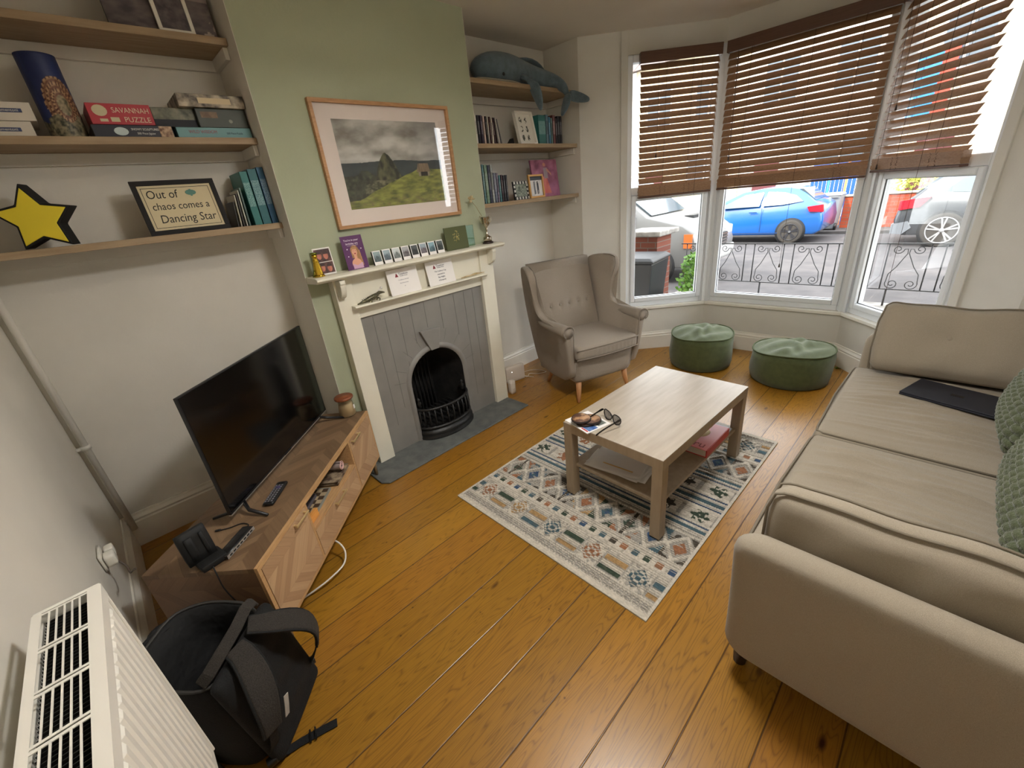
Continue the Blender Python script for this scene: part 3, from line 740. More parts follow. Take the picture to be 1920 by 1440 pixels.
for x in (.04, UL-.04):
    for y in (.03, UD-.03):
        mb = MB(); mb.tube([(x, y, .105), (x+(-.0 if x < .5 else .0), y, 0.001)], [.014, .010], n=4); mb.build('leg', M_legm, cab)

# ------------------------------------------------------------------ television
tvT = thing('television', 'black flat screen television on the oak cabinet', 'television', UP(.235+.4475, .226, UH+.001), UA)
M_screen = mat('dark_tv_screen', (6, 6, 7), 0.12, spec=0.6)
mb = MB(); mb.box(-.4475, .4475, -.002, .012, .045, .56); mb.build('screen_housing', M_plastic_k, tvT, bevel=.002)
mb = MB(); mb.box(-.443, .443, -.0032, -.0021, .058, .556); mb.build('screen', M_screen, tvT)
mb = MB(); mb.box(-.4475, .4475, -.0035, .010, .0425, .0475); mb.build('silver_trim', mat('silver_trim', (205, 200, 192), 0.3, metal=.8), tvT)
mb = MB(); mb.rbox(.30, .022, .15, .02, 8, c=(0, .03, .22)); mb.build('rear_housing', M_plastic_k, tvT)
for sx in (-1, 1):
    mb = MB(); x = sx*.36
    for e in (-1, 1): mb.tube([(x, .005, .047), (x+sx*.03, .03*e, .022), (x+sx*.05, .115*e+.0, .006)], [.009, .008, .006], n=6)
    mb.build('stand_leg', M_plastic_k, tvT)
mb = MB(); mb.box(-.03, .03, -.0042, -.0033, .047, .055); mb.build('badge', M_matte_k, tvT)

# ------------------------------------------------------------------ coffee table
TX, TY, TA = .6301, -1.2049, -.0353
def TP(a, b, z): c, q = math.cos(TA), math.sin(TA); return Vector((TX+a*c-b*q, TY+a*q+b*c, z))
RZ = .0152
ct = thing('coffee_table', 'rectangular pale birch effect coffee table with a lower shelf on the rug', 'table', (TX, TY, RZ), TA)
M_birch = mat('birch_effect_top', (178, 167, 151), 0.28, c2=(162, 149, 132), nscale=3.0, ndet=6, stretch=(1.5, 12, 12), nlo=.3, nhi=.7)
M_birch2 = mat('birch_effect_side', (160, 142, 118), 0.42, c2=(146, 128, 104), nscale=3.5, ndet=6, stretch=(12, 12, 2), nlo=.3, nhi=.7)
mb = MB(); mb.box(0, .9, -.55, 0, .437-.004-.0, .437); mb.build('tabletop', M_birch, ct)
mb = MB(); mb.box(0, .9, -.55, 0, .387, .4329); mb.build('apron', M_birch2, ct)
for x in (0, .85):
    for y in (-.55, -.05):
        mb = MB(); mb.box(x, x+.05, y, y+.05, 0, .3868); mb.build('leg', M_birch2, ct, bevel=.001)
mb = MB(); mb.box(.03, .87, -.53, -.02, .172, .187); mb.build('lower_shelf', M_birch2, ct)

# ------------------------------------------------------------------ rug
def rug_cols(u, v):
    L_, W_ = 1.563, 1.172
    s = u*L_; t = v*W_; s = np.where(s > L_/2, L_-s, s)
    cream = c3((198, 190, 176)); grey = c3((150, 146, 138)); teal = c3((74, 96, 104)); blue = c3((62, 82, 108)); gr = c3((62, 74, 62)); och = c3((166, 134, 92)); rust = c3((150, 104, 76)); dk = c3((74, 68, 60)); pale = c3((186, 180, 168))
    braid = .5+.5*np.sin(2*PI*(t/.012+ (np.floor(s/.010) % 2)*.5))
    col = mixc(cream, pale, .55*(1-braid))  # braid hollows shaded in the colour
    h = .002+.006*braid
    def put(mask, c, hh=None):
        nonlocal col, h
        k = (0.75+.35*vnoise(s*300, t*120, 5))[..., None]
        col = np.where(mask[..., None], c*k, col)
        if hh is not None: h = np.where(mask, hh, h)
    base = (s > .03) & (s < .78)
    put(base & (((s*1000).astype(int) // 9) % 2 == 0) & (vnoise(s*200, t*8, 2) > .70), grey)
    # border hourglass chain
    b1 = (s > .028) & (s < .072); q = (t/.036) % 1; w = np.abs(q-.5); e = np.abs(s-.05)/.022
    put(b1, grey, .001); put(b1 & (w < .5*e) & (w > .18*e), cream, .005); put(b1 & (e > .82), cream, .006)
    # band of bars and crosses
    b2 = (s > .085) & (s < .215); per = .235; k = np.floor((t+.05)/per).astype(int); q = ((t+.05)/per) % 1
    put(b2, grey*1.15, .001)
    bar = b2 & (q < .46)
    put(bar & (s > .095) & (s < .118), np.array([och, gr, och, teal, och, gr])[k % 6], .0055)
    put(bar & (s > .128) & (s < .146), cream, .006)
    put(bar & (s > .156) & (s < .185), np.array([teal, och, gr, och, gr, teal])[k % 6], .0055)
    put(bar & (s > .195), cream, .006)
    cq = np.abs(q-.73)*per; cs = np.abs(s-.15)
    cr = b2 & (q > .5) & (q < .96)
    put(cr & (vnoise(t*95, s*95, 4) > .35), cream, .007)
    put(cr & (cq+cs < .058) & (((np.floor(cq/.013)+np.floor(cs/.011)) % 2) == 0), np.array([teal, rust, teal, och, rust, blue])[k % 6], .004)
    # dotted band
    put((s > .218) & (s < .232), cream, .008); put((s > .302) & (s < .318), cream, .008)
    b3 = (s > .236) & (s < .298); q = ((t)/.058) % 1; k = np.floor(t/.058).astype(int)
    put(b3, cream, .004)
    put(b3 & (np.abs(q-.5) < .27) & (np.abs(s-.268) < .017), np.array([blue, rust, gr, teal, rust, dk, teal, gr])[k % 8], .001)
    # diamonds
    b4 = (s > .322) & (s < .50); per = .128; q = (t/per) % 1; k = np.floor(t/per).astype(int); dd = np.abs(q-.5)*2+np.abs(s-.41)/.088
    put(b4, grey, .001); put(b4 & (np.abs(dd-.95) < .16), cream, .007)
    put(b4 & (dd < .52) & (vnoise(t*70, s*70, 8) > .22), np.array([rust, blue, gr, teal, rust, blue])[k % 6], .002); put(b4 & (dd < .22), np.array([rust, teal, dk, blue, rust, teal])[k % 6], .002)
    put(b4 & (dd > 1.25) & (vnoise(t*40, s*40, 11) > .42), np.array([dk, teal, rust, gr, och, dk])[k % 6], .001)
    put(b4 & (q > .44) & (q < .56) & (k % 3 == 2), dk, .001)
    for a, b, c, hh in ((.505, .518, cream, .008), (.522, .532, grey, .002), (.536, .549, cream, .008), (.553, .574, teal, .003), (.578, .588, cream, .008), (.591, .602, blue, .003), (.606, .618, cream, .008)):
        put((s > a) & (s < b), c, hh)
    b5 = (s > .62) & (s < .715); per = .17; q = (t/per) % 1; k = np.floor(t/per).astype(int)
    put(b5, cream, .004); rr = np.hypot((q-.5)*per, (s-.667)); an = np.arctan2(s-.667, (q-.5)*per)
    put(b5 & (rr < .040+.008*np.cos(an*6)) & (vnoise(t*80, s*80, 18) > .30), np.array([gr, dk, gr, och, teal, rust])[k % 6], .003)
    put(b5 & (q < .12), grey, .001)
    for a, b, c, hh in ((.718, .731, cream, .008), (.735, .746, blue, .003), (.750, .763, cream, .008), (.767, .79, teal, .003)):
        put((s > a) & (s < b), c, hh)
    gv = ((s/.0125) % 1) < .16
    col = np.where(gv[..., None], col*.5, col); h = np.where(gv, h-.002, h)  # groove shading put into the pile colour, height lowered too
    fl = vnoise(t*260, s*160, 33); col = col*(.84+.26*fl)[..., None]; h = h+.0015*fl
    gp = (vnoise(t*60, s*90, 41) > .74) & (s > .03); col = np.where(gp[..., None], col*.7+c3((120, 112, 100))*.2, col)
    ed = (s < .022) | (t < .014) | (t > W_-.014)
    put(ed, cream, .0035)
    return col, h
_rc = {}
def _rug(u, v):
    if 'c' not in _rc: _rc['c'] = rug_cols(u, v)
    return _rc['c']
GX, GY, GL, GW, GA = .2241, -.7358, 1.563, 1.172, -.0056
M_rug = mat_attr('woven_wool_rug', 0.95, spec=.1)
c_, s_ = math.cos(GA), math.sin(GA)
cc = Vector((GX+GL/2*c_+GW/2*s_, GY+GL/2*s_-GW/2*c_, .0045))
rg = thing('rug', 'cream woven rug with blue, green and rust geometric bands under the coffee table', 'rug', (cc.x, cc.y, 0), GA)
picture('pile', GL, GW, 521, 391, lambda u, v: _rug(u, v)[0], M_rug, rg, Matrix.Translation(cc) @ Matrix.Rotation(GA, 4, 'Z'), hfn=lambda u, v: _rug(u, v)[1])
mb = MB(); mb.box(-GL/2, GL/2, -GW/2, GW/2, .0006, .005); mb.build('backing', mat('rug_backing', (196, 186, 170), 0.95), rg)

# ------------------------------------------------------------------ wing armchair
M_chair = fabric('beige_chair_cloth', (158, 147, 134), (142, 131, 118), 900, bump=.2)
M_chairp = mat('beige_piping', (138, 127, 115), 0.85)
M_beech = mat('beech_leg', (206, 154, 106), 0.45, c2=(190, 136, 90), nscale=6, stretch=(14, 14, 2))
AC = thing('wing_armchair', 'beige fabric wing armchair with buttoned back in front of the right alcove', 'armchair', (1.882, -.363, 0), math.radians(-19.5))
def side(sx):
    # outline in (y, z); front is -y
    out = [(-.40, .155), (-.43, .30), (-.445, .42), (-.45, .55), (-.44, .615), (-.38, .628), (-.25, .625), (-.12, .628), (-.03, .655), (.02, .72), (.03, .80), (.0, .88), (-.015, .95), (.01, .995), (.06, 1.015), (.16, 1.02), (.28, 1.01), (.335, .985), (.33, .90), (.285, .70), (.245, .50), (.22, .30), (.20, .155)]
    R = []
    def X(y, z, o):
        base = .275+.065*max(0, (z-.155)/.45 if z < .6 else 1)+.075*max(0, (z-.60)/.42)*max(0, min(1, (.36-y)/.35)) - .02*max(0, (y-.1)/.2)
        return sx*(base+o)
    cy = sum(p[0] for p in out)/len(out); cz = sum(p[1] for p in out)/len(out)
    for o, k in ((0.0, .955), (.004, .985), (.02, 1.0), (.052, 1.0), (.070, .985), (.075, .955)):
        R.append([Vector((X(y, z, o), y+(cy-y)*(1-k)*.3+( .012*(1-k)/.045 if y < .1 else -.012*(1-k)/.045), z+(-.014 if z > .5 else .005)*(1-k)/.045)) for y, z in out])
    mb = MB(); mb.smooth = True; mb.rings(R); return mb, X
for sx in (-1, 1):
    mb, X = side(sx); o = mb.build('side_panel', M_chair, AC, subsurf=1)
    mb = MB()   # rolled arm
    Rr = []
    for i in range(9):
        t_ = i/8; y = -.452+.46*t_; z = .600+.0*t_; r = .044-.016*t_**2; xc = sx*(.345+.030+.004*t_)
        Rr.append([Vector((xc+r*1.15*math.cos(2*PI*k/14), y, z+r*math.sin(2*PI*k/14))) for k in range(14)])
    mb.smooth = True; mb.rings(Rr); mb.build('arm_roll', M_chair, AC)
    mb = MB()   # piped front scroll
    pts = [(sx*.325, -.446, .36), (sx*.335, -.456, .50), (sx*.335, -.460, .575)]+[(sx*.378+.046*1.1*math.cos(a)*-sx, -.462, .602+.045*math.sin(a)) for a in [PI*(i/10)*1.25-.2 for i in range(11)]]+[(sx*.404, -.458, .565)]
    mb.tube(pts, .0055, n=6); mb.build('piping', M_chairp, AC)
    mb = MB()
    wp = [(.0, .66), (.025, .72), (.03, .80), (.0, .88), (-.018, .95), (.005, 1.0), (.06, 1.012), (.14, 1.014)]
    mb.tube([(X(y, z, .012), y-.006, z) for y, z in wp], .005, n=6)
    mb.build('piping', M_chairp, AC)
mb = MB(); mb.rbox(.325, .31, .105, (.03, .05, .03), (10, 10, 6), c=(0, -.115, .265), fn=lambda p, u: Vector((p.x*(1-.10*(1-u[2])/2), p.y*(1-.05*(1-u[2])/2)-(.015*(1-u[0]**2) if u[1] < -.9 else 0), p.z)))
mb.build('seat_base', M_chair, AC)
def scf(p, u):
    p = Vector(p); e = (1-u[0]**2)*(1-u[1]**2)
    if u[2] > 0: p.z += .022*e
    if u[1] < -.5: p.y -= .03*(1-u[0]**2)*(-u[1]-.5)*2
    if u[1] < -.95: p.y += .0025*math.sin(u[0]*46)*(1-abs(u[2])); 
    return p
mb = MB(); mb.rbox(.315, .31, .048, (.03, .035, .022), (44, 20, 6), c=(0, -.165, .418), fn=scf); mb.build('seat_cushion', M_chair, AC)
mb = MB()
for z in (.452, .380):
    mb.tube([(x*.318, -.475-.03*(1-x*x), z+.006*(1-x*x)*(1 if z > .4 else 0)) for x in [i/10-1 for i in range(21)]], .0045, n=6)
mb.build('cushion_piping', M_chairp, AC)
BTN = [(x, .672) for x in (-.20, -.10, 0, .10, .20)]
def backf(u, v):
    x = (u*2-1)*.315*(1-.06*(1-v)); z = .40+.605*v; lean = .085+.24*(z-.40)/.6
    y = lean-.05*math.sin(PI*min(1, v*1.05))*(1-(u*2-1)**4)-.02
    d = 0
    for bx, bz in BTN:
        r = math.hypot((x-bx)/.022, (z-bz)/.024); d += .016*math.exp(-r*r)
        if z < bz: d += .006*math.exp(-((x-bx)/.012)**2)*math.exp(-(bz-z)/.05)
    if v > .97: y += .03*(v-.97)/.03
    return Vector((x, y+d, z))
mb = MB(); mb.grid(backf, 60, 60); mb.build('backrest', M_chair, AC)
mb = MB(); mb.smooth = True
mb.rings([[Vector((sx_*.318, y, z)) for sx_, y, z in ((-1, yb, zz), (1, yb, zz), (1, yb+.07, zz), (-1, yb+.07, zz))] for zz, yb in ((.16, .13), (.4, .15), (.7, .235), (.99, .285), (1.008, .295))])
mb.build('back_shell', M_chair, AC)
mb = MB()
for bx, bz in BTN:
    lean = .085+.24*(bz-.40)/.6; mb.ell((bx, lean-.058, bz), (.011, .006, .011), 10, 6)
mb.build('buttons', M_chair, AC)
for x, y, dx, dy in ((-.215, -.305, -.025, -.03), (.215, -.305, .025, -.03), (-.20, .11, -.02, .06), (.20, .11, .02, .06)):
    mb = MB(); mb.tube([(x, y, .185), (x+dx*.3, y+dy*.3, .10), (x+dx, y+dy, .001)], [.024, .020, .013], n=14); mb.build('leg', M_beech, AC)

for ch in AC.children:
    if ch.name.startswith('leg'): continue
    for v in ch.data.vertices: v.co.x *= .885; v.co.y = v.co.y*.86+.008
# ------------------------------------------------------------------ pouffes
M_pouf = mat('green_cotton_canvas', (78, 87, 50), 0.85, c2=(70, 79, 44), nscale=30, bump=.15, bscale=300, sheen=.2)
M_poufp = mat('green_piping', (70, 79, 44), 0.85)
def pouf(x, y, r, h, label, seed, slump):
    t = thing('pouffe', label, 'pouffe', (x, y, 0), 0, 'green pouffes in the bay')
    random.seed(seed); ph = [random.uniform(0, 6) for _ in range(6)]
    def zt(a): return h-.0+slump*math.sin(a*1+ph[0])*.5+.006*math.sin(3*a+ph[1])
    def fs_(p, a):
        k = p.z/h
        w = .006*math.sin(5*a+ph[2]+k*4)*math.sin(PI*k)+.004*math.sin(9*a+ph[3]-k*6)*k
        rr = math.hypot(p.x, p.y)+w
        return Vector((rr*math.cos(a), rr*math.sin(a), k*zt(a)))
    mb = MB(); mb.lathe([(r*.90, 0.001), (r*.965, .012), (r*1.0, .06), (r*1.015, h*.45), (r*1.0, h*.8), (r*.975, h)], 72, fn=fs_); mb.build('body', M_pouf, t)
    def top(u, v):
        a = 2*PI*u; q = v; R = r*.975*q
        x, y = R*math.cos(a), R*math.sin(a)
        dome = .045*(1-q*q)
        wr = .012*math.sin(x*34+4*math.sin(y*16+ph[4])+ph[5])*(1-q**3)*math.exp(-((y*1.5+.03)/.12)**2) + .007*math.sin(y*40+x*22+ph[1])*(q**.5)*(1-q**4)*1.4
        crest = .006*abs(math.sin(x*17+y*9+ph[2]))*(1-q*q)
        return Vector((x, y, zt(a)*1.0*q+h*(1-q)+dome+wr+crest-.0))
    mb = MB(); mb.grid(top, 72, 26); mb.build('top_panel', M_pouf, t)
    mb = MB(); mb.tube([(r*.985*math.cos(2*PI*i/60), r*.985*math.sin(2*PI*i/60), zt(2*PI*i/60)+.002) for i in range(60)], .006, n=6, closed=True); mb.build('piping', M_poufp, t)
pouf(2.762, -1.02, .25, .285, 'taller round green canvas pouffe, left of the two in the bay', 3, .01)
pouf(2.80, -1.70, .272, .25, 'lower slumped green canvas pouffe, right of the two in the bay, nearest the sofa', 5, .03)

# ------------------------------------------------------------------ sofa
M_sofa = fabric('oatmeal_sofa_cloth', (164, 153, 136), (141, 131, 115), 1500, bump=.15)
M_sofap = mat('sofa_piping', (120, 110, 94), 0.85)
SF = thing('sofa', 'large oatmeal fabric two seat sofa with loose cushions along the right wall', 'sofa', (1.2, -2.62, 0))
SB = YR+.03
for k, (x0, x1) in enumerate(((.205, .305), (2.115, 2.215))):
    sg = -1 if k == 0 else 1
    def af(p, u, sg=sg):
        p = Vector(p); z = (u[2]+1)/2
        p.x += sg*(-.010+.055*z**1.6)
        if u[1] > .6: p.y -= .0*(u[1]-.6)
        return p
    mb = MB(); mb.rbox(.052, (-2.165-SB)/2, .265, (.048, .075, .07), (10, 40, 24), c=((x0+x1)/2, (-2.165+SB)/2, .365), fn=af); W(mb, 'arm', M_sofa, SF)
    mb = MB()
    y_ = -2.165; xo = (x0 if k == 0 else x1)
    mb.tube([(xo-sg*.008+sg*(-.010+.055*((z-.1)/.53)**1.6), y_-.052, z) for z in (.15, .2, .25, .3, .35, .4, .45, .5, .54, .57)], .004, n=6); W(mb, 'piping', M_sofap, SF)
mb = MB(); mb.rbox(.91, .46, .10, .03, (12, 8, 4), c=(1.21, -2.64, .22)); W(mb, 'base', M_sofa, SF)
mb = MB(); mb.rbox(.91, .07, .33, .06, (16, 6, 10), c=(1.21, SB+.07, .46)); W(mb, 'back_frame', M_sofa, SF)
def seatf(seed, amp):
    random.seed(seed); rid = [(-.72+1.5*(i+random.uniform(-.45, .45))/30, random.uniform(-.25, .6), random.uniform(.22, .55), random.uniform(.009, .017), random.uniform(.35, 1), random.uniform(-.06, .06)) for i in range(31)]
    def f(p, u):
        p = Vector(p)
        if u[2] > 0:
            e = (1-u[0]**6)*(1-u[1]**6); z = .025*(1-u[0]**2)*(1-u[1]**2)
            for cx_, cy_, ln, wd, am, sl in rid:
                q = (u[0]-cx_-sl*(u[1]-cy_))/(wd*2.2); z += amp*am*math.exp(-q*q)*math.exp(-((u[1]-cy_)/ln)**2)*e
            z += .0016*math.sin(u[0]*70+3*math.sin(u[1]*3))*e*math.exp(-((u[1]-.1)/.5)**2)
            p.z += z
        if u[1] > .9: p.y += .012*(1-u[0]**2)*(1-u[2]**2)
        return p
    return f
for k, (x0, x1, seed) in enumerate(((.312, 1.203, 11), (1.213, 2.105, 23))):
    fn = seatf(seed, .025 if k == 0 else .017)
    mb = MB(); mb.rbox((x1-x0)/2, .375, .065, (.03, .03, .035), (130, 60, 8), c=((x0+x1)/2, -2.525, .382), fn=fn); W(mb, 'seat_cushion', M_sofa, SF)
    mb = MB(); xa, xb, ya, yb, z = x0+.012, x1-.012, -2.89, -2.155, .440
    mb.tube([(xa, ya, z), (xa, yb-.03, z), (xa+.012, yb-.006, z), (xa+.05, yb, z), ((xa+xb)/2, yb+.009, z), (xb-.05, yb, z), (xb-.012, yb-.006, z), (xb, yb-.03, z), (xb, ya, z)], .0048, n=6); W(mb, 'piping', M_sofap, SF)
# loose bolster cushions standing inside each arm
def bolster(xc, lean, label, seed, thick, hgt, ylen=.88, name='bolster_cushion', tuft=False):
    t = thing(name, label, 'cushion', (xc, -2.60, .45))
    random.seed(seed); ph = [random.uniform(0, 6) for _ in range(5)]
    def f(p, u):
        p = Vector(p); e = (1-u[1]**4)*(1-u[2]**4)
        p.x += math.copysign(.028*e, u[0]) if abs(u[0]) > .5 else 0
        p.z += .005*math.sin(u[1]*5+ph[0])*(u[2] > 0)+.004*math.sin(u[1]*11+ph[1])*(u[2] > 0)
        if abs(u[0]) > .9:
            p.x += .004*math.sin(u[1]*14+u[2]*3+ph[2])*e
            if tuft:
                for ty in (-.25, .35):
                    r = math.hypot((u[1]-ty)/.12, (u[2]-.1)/.3); p.x -= math.copysign(.022*math.exp(-r*r), u[0])
        p.y -= math.copysign(.015*u[2]**2*abs(u[1])**5, u[1])
        return p
    M = Matrix.Translation((xc, -2.205-ylen/2, .474)) @ Matrix.Rotation(lean, 4, 'Y') @ Matrix.Translation((0, 0, hgt/2))
    mb = MB(); mb.rbox(thick/2, ylen/2, hgt/2, (thick*.42, .05, .05), (8, 48, 16), fn=f, M=M); W(mb, 'cover', M_sofa, t)
    mb = MB()
    for sx in ((-1, 1)):
        pts = []
        for (yy, zz) in [(-1, -1), (-1, -.4), (-1, .4), (-.985, .85), (-.94, .97)]+[(-.9+i*.09, 1) for i in range(21)]+[(.94, .97), (.985, .85), (1, .4), (1, -.4), (1, -1)]:
            y = yy*ylen/2; z = zz*hgt/2+.005*math.sin(yy*5+ph[0])*(zz > .8)+.004*math.sin(yy*11+ph[1])*(zz > .8)
            y -= math.copysign(.015*zz**2*abs(yy)**5, yy)
            pts.append((sx*(thick/2-.010), y*.998, z-.004*(zz > .9)))
        mb.tube(pts, .0038, n=6, M=M)
    W(mb, 'piping', M_sofap, t)
    if tuft:
        mb = MB()
        for ty in (-.25, .35): mb.ell((-thick/2-.010, ty*ylen/2, .1*hgt/2), (.004, .010, .010), 10, 6, M=M)
        W(mb, 'buttons', M_sofa, t)
bolster(.345, -.05, 'long thin oatmeal cushion standing against the near sofa arm', 4, .070, .262)
bolster(2.02, .42, 'buttoned oatmeal cushion leaning on the far sofa arm by the window', 9, .10, .36, .88, tuft=True)
for x, y in ((.300, -2.212), (2.07, -2.24), (.345, -3.02), (2.07, -3.02)):
    mb = MB(); mb.tube([(x, y, .13), (x, y, .001)], [.026, .020], n=12); W(mb, 'foot', mat('dark_wood_foot', (40, 26, 20), 0.5), SF)
# laptop
lp = thing('laptop', 'closed navy blue laptop lying on the far sofa seat', 'laptop', (1.785, -2.57, .478), math.radians(-16))
M_navy = mat('navy_laptop_shell', (20, 23, 36), 0.5)
mb = MB(); mb.box(-.11, .11, -.17, .17, 0, .009); mb.build('base', M_navy, lp, bevel=.003)
mb = MB(); mb.box(-.11, .11, -.17, .17, .0095, .017); ld = mb.build('lid', M_navy, lp, bevel=.003)
mb = MB(); mb.box(-.012, .012, -.022, .022, .0171, .0174); mb.build('emblem', mat('dark_emblem', (18, 20, 32), 0.25, metal=.5), ld)
# chunky knit cushions
M_knit = mat('chunky_green_knit', (84, 91, 63), 0.95, c2=(73, 80, 54), nscale=18, bump=.5, bscale=220, sheen=.4)
def knit(x0, x1, yf, z0, z1, label, rz, seed):
    t = thing('knitted_cushion', label, 'cushion', ((x0+x1)/2, yf-.09, z0), 0, 'chunky green knitted cushions')
    hx, hy, hz = (x1-x0)/2, .11, (z1-z0)/2
    def f(p, u):
        p = Vector(p); puff = (1-u[0]**2)*(1-u[2]**2)
        cw, rh = .038, .029
        s_ = p.x+ (p.y if abs(u[0]) > .97 else 0); r_ = p.z+(p.y if abs(u[2]) > .97 else 0)
        row = math.floor(r_/rh); a = (s_/cw+(row % 2)*.5) % 1; b = (r_/rh) % 1
        k = (math.sin(PI*a)*math.sin(PI*b))**.45*.018
        nrm = Vector((u[0]**5*.8, u[1]*1.0 if abs(u[1]) > .8 else 0, u[2]**5*.8))
        if nrm.length < 1e-3: nrm = Vector((0, 1, 0))
        p.y += math.copysign(.035*puff, u[1]) if abs(u[1]) > .5 else 0
        return p+nrm.normalized()*k
    M = Matrix.Translation(((x0+x1)/2, yf-.10, z0+hz)) @ Matrix.Rotation(rz, 4, 'X')
    mb = MB(); mb.rbox(hx, hy, hz, (.09, .09, .09), (130, 46, 96), fn=f, M=M); W(mb, 'knitted_cover', M_knit, t)
knit(.50, 1.16, -2.735, .472, .86, 'chunky knitted green cushion at the near end of the sofa seat', .25, 1)
knit(1.19, 1.68, -2.735, .472, .86, 'chunky knitted green cushion further along the sofa beside the laptop', .25, 2)
# ------------------------------------------------------------------ venetian blinds
def blind(a, b, label, zt, zb, inset, cords, seed, x0=.0, x1=None, zsagL=0):
    a = Vector((*a, 0)); b = Vector((*b, 0)); L = (b-a).length; d = (b-a).normalized()
    t = thing('venetian_blind', label, 'blind', a+Vector((0, 0, zt)), math.atan2(d.y, d.x), 'brown wooden blinds in the bay window')
    xa = x0; xb = x1 if x1 else L
    y0 = inset   # negative = into the room
    mb = MB(); mb.box(xa-.004, xb+.004, y0-.040, y0-.032, -.075, 0); mb.box(xa-.004, xa, y0-.032, y0+.01, -.075, 0); mb.box(xb, xb+.004, y0-.032, y0+.01, -.075, 0)
    mb.build('valance', M_vale, t, bevel=.003)
    mb = MB(); mb.box(xa+.008, xb-.008, y0-.028, y0+.014, -.045, -.004); mb.build('head_rail', M_vale, t)
    zs_ = -.095; zstack = zb-zt+.075; n = int(round((zs_-zstack)/.048)); sp = (zs_-zstack)/n
    mb = MB(); random.seed(seed)
    for k in range(n+1):
        z = zs_-k*sp; w2 = .0205; h2 = .0135+random.uniform(-.0008, .0008); tw = random.uniform(-.0015, .0015)
        R = []
        for x in (xa+.006, xb-.006):
            s = 1 if x > 1 else -1
            p = []
            for q in (-1, -.5, 0, .5, 1):   # inner (room) edge lower
                yy = y0-.008+q*.0130; zz = z+q*.0202+.002*(1-q*q)+tw*s
                p.append((yy, zz))
            R.append([Vector((x, yy, zz-.0012)) for yy, zz in p]+[Vector((x, yy, zz+.0012)) for yy, zz in reversed(p)])
        mb.rings(R)
    mb.build('slats', M_slat, t)
    mb = MB()
    for k in range(9):
        z = zb-zt+.006+k*.0075; o = random.uniform(-.002, .002)
        mb.box(xa+.006+o, xb-.006+o, y0-.033+o, y0+.015, z, z+.0073)
    mb.build('gathered_slats', M_slat, t)
    mb = MB(); mb.box(xa+.004, xb-.004, y0-.033, y0+.016, zb-zt-.010, zb-zt+.004); mb.build('bottom_rail', M_vale, t, bevel=.003)
    for c in cords:
        mb = MB(); x = c*(xb-xa)+xa
        for yy in (y0-.026, y0+.010): mb.tube([(x, yy, -.045), (x, yy, zb-zt)], .0011, n=5)
        for dx in (-.02, .02):
            pts = [(x+dx+.006*math.sin(q*3+dx*90), y0-.034-.002*math.cos(q*5), zb-zt+.075-.0085*q) for q in range(10)]; mb.tube(pts, .0011, n=5)
        mb.build('ladder_cord', M_cordb, t)
    return t, xa, xb, y0
def pull(t, x, y, z0, z1, tas):
    mb = MB(); mb.tube([(x, y, z0), (x+.004, y-.002, (z0+z1)/2), (x, y, z1)], .0012, n=5); c = mb.build('pull_cord', M_cordb, t)
    if tas:
        mb = MB(); mb.lathe([(.002, .03), (.004, .028), (.0065, .0), (.002, -.001)], 10, Matrix.Translation((x, y, z1-.03))); mb.build('tassel', mat('dark_wood_tassel', (52, 36, 28), 0.5), c)
t, a_, b_, y_ = blind(J1, B1, 'narrow brown wooden blind on the left bay window', 2.425, 1.405, -.030, (.33, .66), 1, .085, .698)
pull(t, .55, y_-.045, -.08, -1.06, False); pull(t, .22, y_-.045, -.08, -.70, True)
t, a_, b_, y_ = blind(B1, B2, 'widest brown wooden blind on the middle bay window', 2.425, 1.408, -.030, (.17, .83), 2, .036, 1.037)
pull(t, .12, y_-.045, -.08, -.78, True); pull(t, .60, y_-.045, -.08, -1.62, True)
t, a_, b_, y_ = blind(B2, J2, 'brown wooden blind on the right bay window nearest the sofa', 2.425, 1.435, -.030, (.30, .72), 3, .036, .690)
pull(t, .16, y_-.045, -.08, -.62, True); pull(t, .11, y_-.045, -.08, -.95, True); pull(t, .44, y_-.045, -.08, -1.80, False)
# ------------------------------------------------------------------ radiator
M_rad = mat('white_radiator_enamel', (232, 229, 220), 0.35)
rx0, rx1, ry1, ry0, rz1, rz0 = -1.108, -1.010, -1.365, -2.75, .900, .30
rd = thing('radiator', 'white double panel radiator with top grille on the left wall', 'radiator', ((rx0+rx1)/2, (ry0+ry1)/2, rz0))
def ribs(x, sgn):
    """pressed panel: shallow vertical channels"""
    R = []; n = int((ry1-ry0-.06)/.0333); ys = []
    y = ry1-.03
    R.append((ry1-.002, 0))
    for k in range(n):
        y = ry1-.03-k*.0333
        R += [(y, 0), (y-.005, .0045), (y-.021, .0045), (y-.026, 0)]
    R.append((ry0+.002, 0))
    return R
prof = ribs(rx1, 1)
mb = MB(); rows = []
for z, k in ((rz1-.012, 0), (rz1-.040, 0), (rz1-.047, 1), (rz0+.055, 1), (rz0+.040, 0), (rz0, 0)):
    rows.append([Vector((rx1-.004+o*k, y, z)) for y, o in prof])
back = [Vector((rx1-.012, ry0+.002, z)) for z in (rz0, rz1)]
mb.rings(rows, cap=False, closed=False); mb.box(rx1-.012, rx1-.005, ry0, ry1-.001, rz0+.002, rz1-.012)
W(mb, 'front_panel', M_rad, rd)
mb = MB(); mb.box(rx0+.002, rx0+.008, ry0, ry1, rz0, rz1-.022); W(mb, 'rear_panel', M_rad, rd)
